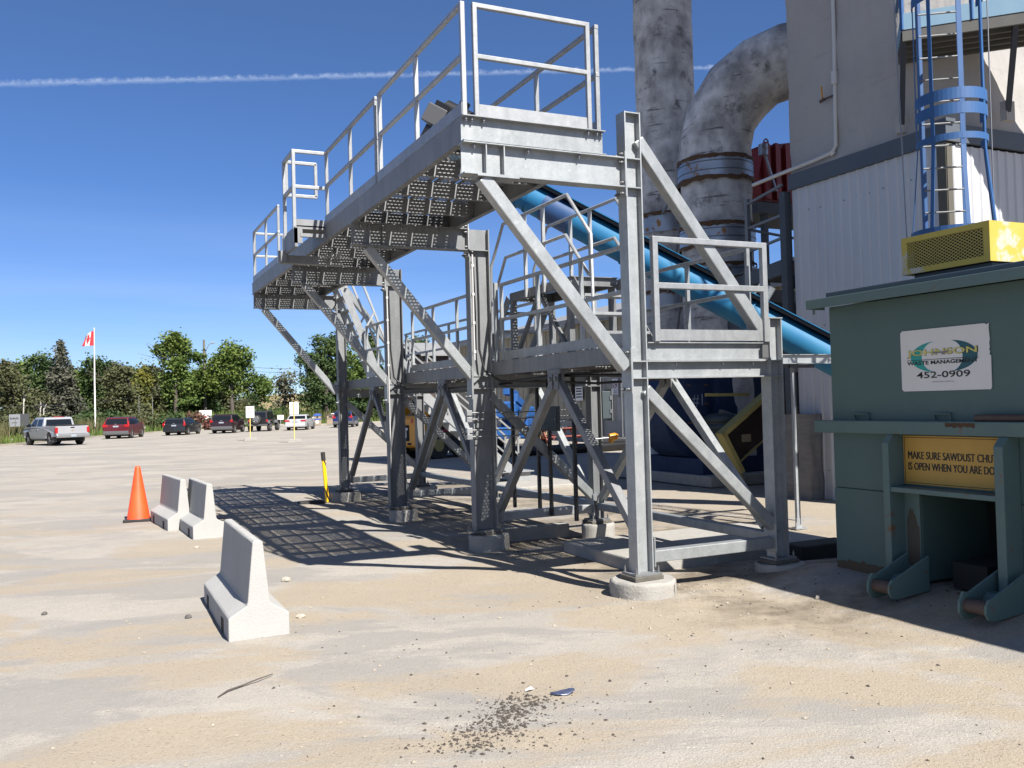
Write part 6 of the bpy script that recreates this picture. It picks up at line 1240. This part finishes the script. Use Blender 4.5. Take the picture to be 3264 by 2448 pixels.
def car(name, label, cat, x, y, azd, pm, W=1.85, L_=4.6, H=1.68, belt=1.02, hood=1.05, tail=1.0, wb=2.7, oh=.85, r=.36, zb=.26, cab=None, tumble=.17, rs=.05, lampz=(.85, 1.25), lampw=.22, bumper=None, kind='suv', sc=(1.07, 1.05, 1.0), plate_z=.86, tint=True):
    t = thing(name, label, cat, (x, y, 0), -R_(azd), 'vehicles parked at the kerb'); t.scale = sc; hw = W/2
    mb = MB(); shell(mb, body_profile(L_, oh, wb, r, zb, belt, hood, tail, rs), hw, 9, 10, 0, True); bd = mb.build('body', pm, t, bevel=.05, seg=3)
    # cabin: rear bottom, rear top, front top, front bottom
    rb, rt, ftp, fb = cab; mb = MB(); X = shell(mb, [(rb, belt-.03), (rt, H-.03), (rt+.25, H), (ftp-.3, H), (ftp, H-.05), (fb, belt-.03)], hw-.03, belt, H, tumble); mb.build('cabin', pm, t, bevel=.05, seg=3)
    def Xs(yy, z): return (hw-.03)*(1-tumble*max(0, (z-belt)/(H-belt)))
    def ye(z, a, b): return a+(b-a)*(z-belt+.03)/(H-belt)
    z1, z2 = belt+.05, H-.13; mb = MB()
    quad(mb, [(-Xs(0, z1)+.10, ye(z1, rb, rt), z1), (Xs(0, z1)-.10, ye(z1, rb, rt), z1), (Xs(0, z2)-.10, ye(z2, rb, rt), z2), (-Xs(0, z2)+.10, ye(z2, rb, rt), z2)], .006); mb.build('rear_window', GLASS, t)
    mb = MB(); quad(mb, [(Xs(0, z1)-.08, ye(z1, fb, ftp), z1), (-Xs(0, z1)+.08, ye(z1, fb, ftp), z1), (-Xs(0, z2)+.08, ye(z2, fb, ftp), z2), (Xs(0, z2)-.08, ye(z2, fb, ftp), z2)], .006); mb.build('windscreen', GLASS, t)
    n = 3 if kind in ('suv', 'wagon') else 2; ya1, yb1 = ye(z1, rb, rt)+.22, ye(z1, fb, ftp)-.16; ya2, yb2 = ye(z2, rb, rt)+.14, ye(z2, fb, ftp)-.16
    fr__ = [0, .24, .60, 1] if n == 3 else [0, .46, 1]
    for s in (-1, 1):
        for k in range(n):
            a, b = fr__[k], fr__[k+1]; lo = [ya1+(yb1-ya1)*a+.03, ya1+(yb1-ya1)*b-.03]; hi = [ya2+(yb2-ya2)*a+.03, ya2+(yb2-ya2)*b-.03]
            pts = [(s*Xs(0, z1), lo[0], z1), (s*Xs(0, z1), lo[1], z1), (s*Xs(0, z2), hi[1], z2), (s*Xs(0, z2), hi[0], z2)]; mb = MB(); quad(mb, pts if s > 0 else pts[::-1], .006); mb.build('side_window', GLASS, t)
        mb = MB(); yl = -oh; mb.prism([(yl-.012, lampz[0]), (yl-.012, lampz[1]), (yl+.10, lampz[1]), (yl+.10, lampz[0])], *sorted((s*(hw+.004), s*(hw-lampw))), 'x'); mb.build('tail_light', LAMP, t, bevel=.02)
        if kind in ('suv',) and lampz[1] < belt+.1:
            mb = MB(); mb.bar((s*(hw-.06), ye(belt, rb, rt)-.0, belt), (s*(Xs(0, z2)-.04), ye(z2, rb, rt)-.0, z2-.1), .09, .05); mb.build('pillar_light', LAMP, t)
        mb = MB(); ym = yb1-.02; mb.box(*sorted((s*(hw-.02), s*(hw+.17))), ym-.05, ym+.06, belt+.02, belt+.17); mb.build('mirror', pm, t, bevel=.03)
        for yy in (ya1+(yb1-ya1)*.30, ya1+(yb1-ya1)*.66): mb = MB(); mb.box(*sorted((s*(hw-.002), s*(hw+.02))), yy, yy+.18, belt-.17, belt-.14); mb.build('door_handle', pm, t)
        mb = MB(); mb.box(*sorted((s*(hw-.3), s*(hw-.08))), L_-oh-.16, L_-oh+.0, hood-.38, hood-.22); mb.build('headlight', LAMPC, t)
        for yy in (0, wb): wheel(t, s*(hw-.12), yy, r, .23)
    bc = bumper or TRIM; mb = MB(); mb.prism([(-oh-.05, zb+.06), (-oh-.07, zb+.16), (-oh-.05, zb+.36), (-oh+.12, zb+.36), (-oh+.15, zb+.04)], -hw*.95, hw*.95, 'x'); mb.build('rear_bumper', bc, t, bevel=.02)
    mb = MB(); mb.box(-.19, .19, -oh-.018, -oh+.012, plate_z-.06, plate_z+.06); mb.build('licence_plate', PLATE, t)
    mb = MB(); mb.box(-.07, .07, -oh-.014, -oh+.01, plate_z+.16, plate_z+.20); mb.build('badge', RIM, t)
    mb = MB(); mb.box(-hw+.15, hw-.15, -oh+.25, L_-oh-.35, zb-.06, zb+.25); mb.build('underbody', DARK, t)
    return t
RED = paint('deep red car paint', (0.16, 0.012, 0.02)); CHAR = paint('charcoal car paint', (0.028, 0.030, 0.036)); MAR = paint('dark maroon car paint', (0.035, 0.010, 0.014)); WHT = paint('white car paint', (0.74, 0.74, 0.74)); BLU = paint('blue car paint', (0.015, 0.03, 0.16)); BLK = paint('black car paint', (0.010, 0.010, 0.013)); SIL = paint('silver car paint', (0.40, 0.40, 0.42))
CARPOS = dict(pick=(-1.44, 66.8), suv=(2.15, 78.4), wag=(6.83, 82.2), crv=(10.75, 82.8), jeep=(14.11, 84.5), white=(17.45, 84.1), blue=(22.91, 88.4))
car('red_suv', 'deep red family car with grey bumper parked right of the flagpole', 'car', *CARPOS['suv'], 18, RED, W=1.88, L_=4.7, H=1.70, belt=1.08, hood=1.06, tail=1.0, cab=(-.80, -.42, 1.65, 2.55), lampz=(.92, 1.12), lampw=.34, plate_z=.98)
car('estate_car', 'low charcoal estate car with tall narrow rear lights', 'car', *CARPOS['wag'], 24, CHAR, W=1.80, L_=4.5, H=1.47, belt=.94, hood=.95, tail=.9, wb=2.6, r=.33, cab=(-.80, -.55, 1.35, 2.25), lampz=(.80, 1.02), lampw=.16, bumper=CHAR, plate_z=.84)
car('maroon_suv', 'dark maroon compact car left of the no parking sign', 'car', *CARPOS['crv'], 23, MAR, W=1.82, L_=4.5, H=1.66, belt=1.05, hood=1.04, tail=1.0, cab=(-.78, -.45, 1.5, 2.4), lampz=(.98, 1.18), lampw=.2, plate_z=.95)
car('white_sedan', 'white sedan behind the blank backed sign', 'car', *CARPOS['white'], 24, WHT, W=1.78, L_=4.55, H=1.44, belt=.98, hood=.92, tail=.97, wb=2.68, r=.33, oh=1.0, cab=(-.45, .15, 1.25, 2.15), lampz=(.80, .96), lampw=.42, bumper=WHT, kind='sedan', plate_z=.78)
car('blue_car', 'dark blue car partly hidden by the farthest platform column', 'car', *CARPOS['blue'], 24, BLU, W=1.85, L_=4.6, H=1.60, belt=1.02, hood=1.02, tail=.98, cab=(-.75, -.4, 1.5, 2.4), lampz=(.92, 1.08), lampw=.30, plate_z=.8)
# pickup with an open box
pk = thing('pickup_truck', 'silver crew cab pickup truck seen from behind at the left', 'pickup', (CARPOS['pick'][0], CARPOS['pick'][1], 0), R_(22.7), 'vehicles parked at the kerb'); pk.scale = (1.06, 1.0, 1.0)
W, hw = 2.03, 1.015; mb = MB()
prof = [(-1.12, .62), (-1.14, .80), (-1.12, 1.27), (.95, 1.30), (.98, 1.22), (3.35, 1.22), (4.55, 1.16), (4.72, 1.0), (4.74, .62), (4.62, .48), (4.18, .48)]+[(3.66+.50*math.cos(a), .42+.50*math.sin(a)) for a in np.linspace(.12, math.pi-.12, 11)]+[(3.1, .46), (.55, .46)]+[(.50*math.cos(a), .42+.50*math.sin(a)) for a in np.linspace(.12, math.pi-.12, 11)]+[(-.55, .58)]
shell(mb, prof, hw, 9, 10, 0, True); mb.build('body', SIL, pk, bevel=.04, seg=3)
mb = MB(); shell(mb, [(1.0, 1.19), (1.10, 1.84), (1.35, 1.87), (2.6, 1.87), (2.75, 1.84), (3.55, 1.19)], hw-.04, 1.2, 1.87, .16); mb.build('cabin', SIL, pk, bevel=.05, seg=3)
Xp = lambda z: (hw-.04)*(1-.16*max(0, (z-1.2)/.67))
mb = MB(); quad(mb, [(-.80, 1.02, 1.30), (.80, 1.02, 1.30), (.74, 1.085, 1.72), (-.74, 1.085, 1.72)], .008); mb.build('rear_window', GLASS, pk)
mb = MB(); quad(mb, [(.86, 3.45, 1.27), (-.86, 3.45, 1.27), (-.76, 2.84, 1.76), (.76, 2.84, 1.76)], .008); mb.build('windscreen', GLASS, pk)
for s in (-1, 1):
    for lo, hi in (((1.25, 2.08), (1.28, 2.06)), ((2.2, 3.28), (2.18, 2.68))):
        pts = [(s*Xp(1.28), lo[0], 1.28), (s*Xp(1.28), lo[1], 1.28), (s*Xp(1.74), hi[1], 1.74), (s*Xp(1.74), hi[0], 1.74)]; mb = MB(); quad(mb, pts if s > 0 else pts[::-1], .006); mb.build('side_window', GLASS, pk)
    mb = MB(); mb.box(*sorted((s*(hw+.006), s*(hw-.15))), -1.152, -1.0, .82, 1.20); mb.build('tail_light', LAMP, pk, bevel=.02)
    mb = MB(); mb.box(*sorted((s*(hw-.02), s*(hw+.24))), 3.0, 3.1, 1.22, 1.46); mb.build('mirror', BLK, pk, bevel=.04)
    mb = MB(); mb.box(*sorted((s*(hw-.02), s*(hw-.12))), .7, 3.0, .38, .46); mb.build('side_step', TRIM, pk)
    for yy in (2.05, 3.0): mb = MB(); mb.box(*sorted((s*(hw-.01), s*(hw+.02))), yy-.22, yy-.02, 1.04, 1.09); mb.build('door_handle', SIL, pk)
    for yy in (0, 3.66): wheel(pk, s*(hw-.17), yy, .42, .28)
    mb = MB(); mb.box(*sorted((s*(hw-.05), s*(hw-.30))), -.56, -.53, .24, .66); mb.build('mud_flap', TRIM, pk)
mb = MB(); mb.box(-.90, .90, -1.10, .92, 1.302, 1.34); mb.build('bed_cover', BLACK, pk, bevel=.02)
mb = MB(); mb.box(-.86, .86, -1.157, -1.12, .76, 1.26); tg = mb.build('tailgate', SIL, pk, bevel=.015); mb = MB(); mb.box(-.12, .12, -1.166, -1.158, 1.14, 1.21); mb.build('handle', BLK, tg); mb = MB(); mb.prism([(-.11, .985), (-.04, 1.0), (-.04, 1.015), (.04, 1.015), (.04, 1.0), (.11, .985), (.11, .975), (.04, .965), (.04, .95), (-.04, .95), (-.04, .965), (-.11, .975)], -1.166, -1.158, 'y'); mb.build('gold_emblem', mat('gold emblem', (0.5, 0.38, 0.14), .4, .3), tg)
mb = MB(); mb.box(-1.0, 1.0, -1.32, -1.16, .52, .74); bp_ = mb.build('rear_bumper', RIM, pk, bevel=.04); mb = MB(); mb.box(-.16, .16, -1.335, -1.322, .57, .70); mb.build('licence_plate', PLATE, bp_)
mb = MB(); mb.box(-.7, .7, -1.0, 4.3, .30, .56); mb.build('underbody', DARK, pk); mb = MB(); mb.box(-.3, .3, 1.16, 1.2, 1.862, 1.90); mb.build('brake_lamp', LAMP, pk)
# black offroad car with spare wheel
jp = thing('offroad_car', 'boxy black offroad car with a spare wheel on its back', 'car', (CARPOS['jeep'][0], CARPOS['jeep'][1], 0), -R_(23), 'vehicles parked at the kerb'); jp.scale = (1.08, 1.05, 1.02)
mb = MB(); mb.box(-.78, .78, -.62, 2.1, .55, 1.12); mb.prism([(2.1, .6), (2.1, 1.13), (3.75, 1.08), (3.8, .6)], -.62, .62, 'x'); mb.box(-.74, .74, -.55, -.45, .5, .6); mb.build('body', BLK, jp, bevel=.04)
mb = MB(); mb.prism([(-.62, 1.12), (-.55, 1.80), (1.65, 1.84), (2.1, 1.13)], -.74, .74, 'x'); mb.build('cabin', mat('black soft top', (0.014, 0.015, 0.02), .7), jp, bevel=.05)
mb = MB(); quad(mb, [(-.62, -.612, 1.22), (.62, -.612, 1.22), (.60, -.563, 1.70), (-.60, -.563, 1.70)], .006); mb.build('rear_window', GLASS, jp)
for s in (-1, 1):
    for a, b in ((-.45, .45), (.6, 1.75)): mb = MB(); pts = [(s*.742, a, 1.2), (s*.742, b, 1.2), (s*.742, b-(.35 if a > 0 else 0), 1.72), (s*.742, a, 1.72)]; quad(mb, pts if s > 0 else pts[::-1], .006); mb.build('side_window', GLASS, jp)
    for yy in (0, 2.95):
        wheel(jp, s*.80, yy, .42, .27); mb = MB(); mb.prism([(yy-.58, .72), (yy-.40, .98), (yy+.40, .98), (yy+.62, .68), (yy+.58, .66), (yy+.38, .93), (yy-.38, .93), (yy-.54, .70)], *sorted((s*.66, s*.96)), 'x'); mb.build('fender', TRIM, jp)
    mb = MB(); mb.box(*sorted((s*.80, s*.66)), -.66, -.60, .86, 1.06); mb.build('tail_light', LAMP, jp); mb = MB(); mb.box(*sorted((s*.76, s*1.0)), 1.85, 1.92, 1.22, 1.42); mb.build('mirror', BLK, jp)
mb = MB(); mb.box(-.8, .8, -.78, -.62, .52, .66); mb.build('rear_bumper', TRIM, jp)
sw = MB(); n = 28; sw.tube((-.12, -.64, 1.08), (-.12, -.88, 1.08), .40, n=n); sp_w = sw.build('spare_wheel', TYRE, jp, bevel=.04)
mb = MB(); mb.tube((-.12, -.872, 1.08), (-.12, -.886, 1.08), .26, n=n); rm = mb.build('rim', DARK, sp_w); mb = MB()
for k in range(5): a = 2*math.pi*k/5+.3; mb.bar((-.12, -.892, 1.08), (-.12+.25*math.cos(a), -.892, 1.08+.25*math.sin(a)), .11, .012, (0, 1, 0)) if False else mb.bar((-.12, -.892, 1.08), (-.12+.25*math.cos(a), -.892, 1.08+.25*math.sin(a)), .012, .11, (0, 0, 1) if abs(math.cos(a)) > .5 else (1, 0, 0))
mb.path([(-.12+.255*math.cos(t), -.892, 1.08+.255*math.sin(t)) for t in np.linspace(0, 6.283, 25)], .022, 5); mb.build('spokes', RIM, rm)

# ------------------------------------------------------------------ flag, signs, bins, poles, wires
fl = thing('flagpole', 'tall white flagpole with a drooping red and white flag', 'flagpole', (.52, 94.5, .1))
mb = MB(); mb.path([(0, 0, 0), (0, 0, 5), (.05, 0, 10.05)], [.085, .07, .045], 12); mb.lathe((0, 0, 0), [(.20, 0), (.19, .12), (.10, .28), (.085, .34)], 16); mb.tube((.05, 0, 10.02), (.05, 0, 10.1), .09, n=12); mb.build('pole', WHITE, fl)
mb = MB(); mb.tube((0, 0, -.12), (0, 0, .0), .32, n=18); mb.build('foot', CONC, fl)
NU, NV = 24, 12; vs = []; fs = []; mi = []
for i in range(NU+1):
    for j in range(NV+1):
        u, v = i/NU, j/NV; x = -.02-(.78+.30*v)*u+.05*math.sin(7*u+2*v); z = 9.85-1.42*v-.55*u*u*(1-v)-.10*u; y = .16*math.sin(9*u+1.5*v)*u+.1*math.sin(5*v)*u; vs.append((x+.04, y, z))
for i in range(NU):
    for j in range(NV):
        u, v = (i+.5)/NU, (j+.5)/NV; red = u < .34 or u > .80
        if not red: red = abs(u-.5)*1.0 < .17*(1-abs(v-.5)*2.6)+.02*math.sin(v*30) and abs(v-.5) < .36
        fs.append((i*(NV+1)+j, (i+1)*(NV+1)+j, (i+1)*(NV+1)+j+1, i*(NV+1)+j+1)); mi.append(1 if red else 0)
mb = MB(); mb.add(vs, fs, True); mb.mi = mi; mb.build('flag', [mat('white flag cloth', (0.72, 0.70, 0.70), .8), mat('red flag cloth', (0.58, 0.02, 0.035), .8)], fl)
def yellow_sign(label, x, y, azd, face, seed, h0=1.48, h1=2.22, lean=0):
    t = thing('parking_sign', label, 'sign', (x, y, 0), -R_(azd), 'signs on yellow posts in the lot'); mb = MB(); mb.prism([(-.40, 0), (.40, 0), (.36, .22), (-.36, .22)], -.18, .18, 'y'); mb.build('concrete_foot', CONC, t, bevel=.02)
    mb = MB(); mb.tube((-.02+lean, 0, .22), (0, 0, h1-.04 if face else h1), .03, n=10); mb.build('post', mat('pale yellow post paint', L(250, 226, 130), .6), t)
    mb = MB(); mb.box(-.26, .26, -.062 if face else .045, -.044 if face else .06, h0, h1); pl = mb.build('plate', WHITE, t, bevel=.008)
    if face:
        mb = MB(); zc = h1-.24; mb.path([(.15*math.cos(a), -.064, zc+.15*math.sin(a)) for a in np.linspace(0, 6.283, 25)], .014, 5); mb.bar((-.10, -.064, zc+.10), (.10, -.064, zc-.10), .02, .006); mb.build('ban_ring', INKR, pl)
        mb = MB(); mb.box(-.04, -.015, -.0645, -.0625, zc-.09, zc+.09); mb.box(-.015, .05, -.0645, -.0625, zc+.065, zc+.09); mb.box(-.015, .05, -.0645, -.0625, zc, zc+.02); mb.box(.04, .06, -.0645, -.0625, zc, zc+.09); mb.build('letter', GREYT, pl)
        mb = MB()
        for z in (h0+.10, h0+.20): mb.box(-.15, .15, -.0645, -.0625, z, z+.028)
        mb.build('small_print', GREYT, pl)
    else:
        mb = MB(); mb.box(-.012, .012, .0, .044, h0, h1); mb.build('bracket', WHITE, pl)
    return t
yellow_sign('white sign with red no parking ring on a yellow post, left one of two', 9.35, 59.6, 8, True, 1)
yellow_sign('blank backed white sign on a thin yellow post, right one of two', 10.85, 53.2, 11, False, 2, 1.66, 2.38)
def board(name, label, x, y, azd, w_, z0, z1, th, face=WHITE, legs=True, leg=GREYT):
    t = thing(name, label, 'sign', (x, y, .1), -R_(azd)); mb = MB(); mb.box(-w_/2, w_/2, 0, th, z0, z1); p_ = mb.build('board', face, t)
    if legs:
        for xx in ((-w_*.42, w_*.42) if w_ > .8 else (0,)): mb = MB(); mb.bar((xx, th+.03, -.1), (xx, th+.03, z1-.05), .06); mb.build('leg', leg, t)
    return t, p_
t, p_ = board('billboard', 'white billboard with a small red mark between the charcoal and maroon cars', 11.35, 102.2, 6, 1.28, 1.05, 1.98, .05)
mb = MB(); mb.add([(-.25, -.006, 1.2), (.30, -.006, 1.34), (.28, -.006, 1.42), (-.1, -.006, 1.38), (-.25, -.006, 1.3)], [(0, 1, 2, 3, 4)]); mb.build('red_mark', INKR, p_)
mb = MB()
for z, a, b in ((1.72, -.3, .45), (1.60, -.2, .4)): mb.box(a, b, -.006, -.003, z, z+.04)
mb.build('faint_print', mat('faint grey print', (0.55, 0.55, 0.56), .6), p_)
t, p_ = board('stall_sign', 'small white stall sign beside the black offroad car', 19.1, 101.0, 10, .66, .72, 1.22, .03, leg=GALV); mb = MB(); mb.box(-.18, .15, -.005, -.002, .95, 1.0); mb.build('faint_print', mat('faint blue print', (0.35, 0.48, 0.62), .6), p_)
mb = MB(); mb.box(-.4, .4, -.12, .18, 0, .22); mb.build('stone_foot', CONC, t, bevel=.03)
t, p_ = board('stall_sign', 'small white stall sign on a stone foot right of the tan bins', 25.4, 102.4, 12, .66, .78, 1.24, .03, leg=GALV); mb = MB(); mb.box(-.22, .2, -.005, -.002, .98, 1.05); mb.build('faint_print', mat('faint blue print', (0.35, 0.48, 0.62), .6), p_)
mb = MB(); mb.box(-.4, .4, -.12, .18, 0, .22); mb.build('stone_foot', CONC, t, bevel=.03)
t, p_ = board('sign_cabinet', 'grey sign cabinet with dark lettering at the left edge', -4.95, 75.4, -2, .72, 1.15, 2.05, .5, face=mat('grey sign face', (0.27, 0.28, 0.30), .6), legs=False)
mb = MB(); mb.box(.365, .95, .0, .5, 1.14, 2.06); mb.build('cabinet_side', mat('dark cabinet side', (0.05, 0.055, 0.06), .6), t); mb = MB(); mb.bar((.42, .25, -.1), (.42, .25, 1.15), .12); mb.build('post', DARK, t)
mb = MB()
for k in range(8): mb.box(-.29+.07*k, -.29+.07*k+.05, -.006, -.002, 1.68, 1.68+.10+.05*((k*5) % 3 == 0))
for k in range(7): mb.box(-.2+.055*k, -.2+.055*k+.04, -.006, -.002, 1.40, 1.45)
mb.build('lettering', INK, p_)
mb = MB((-5.2, 74.2, 0)); lumpy_box(mb, -5.45, -4.95, 74.0, 74.4, 0, .4, amp=.05, seed=3); tag(mb.build('pale_block', STONE), 'pale stone block at the foot of the grey sign cabinet', 'block')
for x, y, lb, blue in ((23.3, 101.6, 'tan litter bin with a blue domed lid and blue band', 1), (24.9, 102.0, 'tan litter bin with a brown lid', 0)):
    t = thing('litter_bin', lb, 'bin', (x, y, .1), -R_(14), 'litter bins on the verge'); mb = MB(); mb.box(-.42, .42, -.42, .42, 0, .98); mb.build('case', TANW, t, bevel=.03)
    mb = MB()
    if blue: mb.prism([(-.46, .98), (-.46, 1.04), (-.34, 1.18), (-.15, 1.26), (.15, 1.26), (.34, 1.18), (.46, 1.04), (.46, .98)], -.46, .46, 'y')
    else: mb.prism([(-.44, .98), (-.36, 1.16), (.36, 1.16), (.44, .98)], -.44, .44, 'y')
    mb.build('lid', mat('bin blue', (0.05, 0.13, 0.45), .5) if blue else mat('bin brown', (0.10, 0.07, 0.055), .6), t, bevel=.02)
    mb = MB()
    if blue: mb.tube((0, -.432, .86), (0, -.424, .86), .10, n=16)
    else: mb.box(-.2, .2, -.432, -.424, .76, .92)
    mb.build('slot', DARK, t)
    if blue:
        mb = MB(); mb.box(-.43, .43, -.436, -.424, .55, .70); mb.build('band', mat('bin blue', (0.05, 0.13, 0.45), .5), t); mb = MB(); mb.tube((0, -.436, .32), (0, -.424, .32), .19, n=24); mb.build('round_label', WHITE, t)
    else:
        mb = MB(); mb.box(-.43, .43, -.436, -.424, .60, .64); mb.build('band', mat('bin brown', (0.10, 0.07, 0.055), .6), t)
up = thing('lamp_pole', 'wooden utility pole with a curved street lamp arm above the trees', 'pole', (12.75, 114.8, .1)); mb = MB(); mb.path([(0, 0, -.2), (0, 0, 10.55)], [.19, .13], 10); mb.build('pole', WOOD, up)
mb = MB(); mb.path([(.05, 0, 8.3), (.25, 0, 9.3), (.55, 0, 9.95), (.95, 0, 10.2)], .045, 8); am = mb.build('lamp_arm', GALVD, up); mb = MB(); mb.tube((.88, 0, 10.18), (1.25, 0, 10.24), .11, .08, 12); mb.build('lamp_head', GALVD, am)
for pts, lb in ((((-14, 101, 2.9), (-2, 103, 3.0), (8, 106, 4.0), (12.7, 114.8, 5.2)), 'single sagging wire crossing low in front of the left wood'), (((12.8, 114.8, 7.6), (20, 115, 7.15), (28, 117, 6.9), (45, 122, 7.8)), 'upper of two thin power wires right of the lamp pole'), (((12.8, 114.8, 7.1), (20, 115, 6.65), (28, 117, 6.4), (45, 122, 7.3)), 'lower of two thin power wires right of the lamp pole'), (((12.8, 114.8, 3.3), (20, 113, 3.05), (30, 114, 3.1), (45, 118, 3.6)), 'black cable strung low across the gap between the trees')):
    mb = MB(pts[0]); mb.path(pts, .022, 5); tag(mb.build('power_line', CABLE), lb, 'wire')
for x, y, lb in ((4.6, 99.2, 'thin grey signpost left of a pair before the wood'), (5.9, 99.6, 'thin grey signpost right of a pair before the wood')):
    mb = MB((x, y, .1)); mb.tube((x, y, .1), (x, y, 3.6), .035, n=8); tag(mb.build('thin_post', GALVD), lb, 'post')
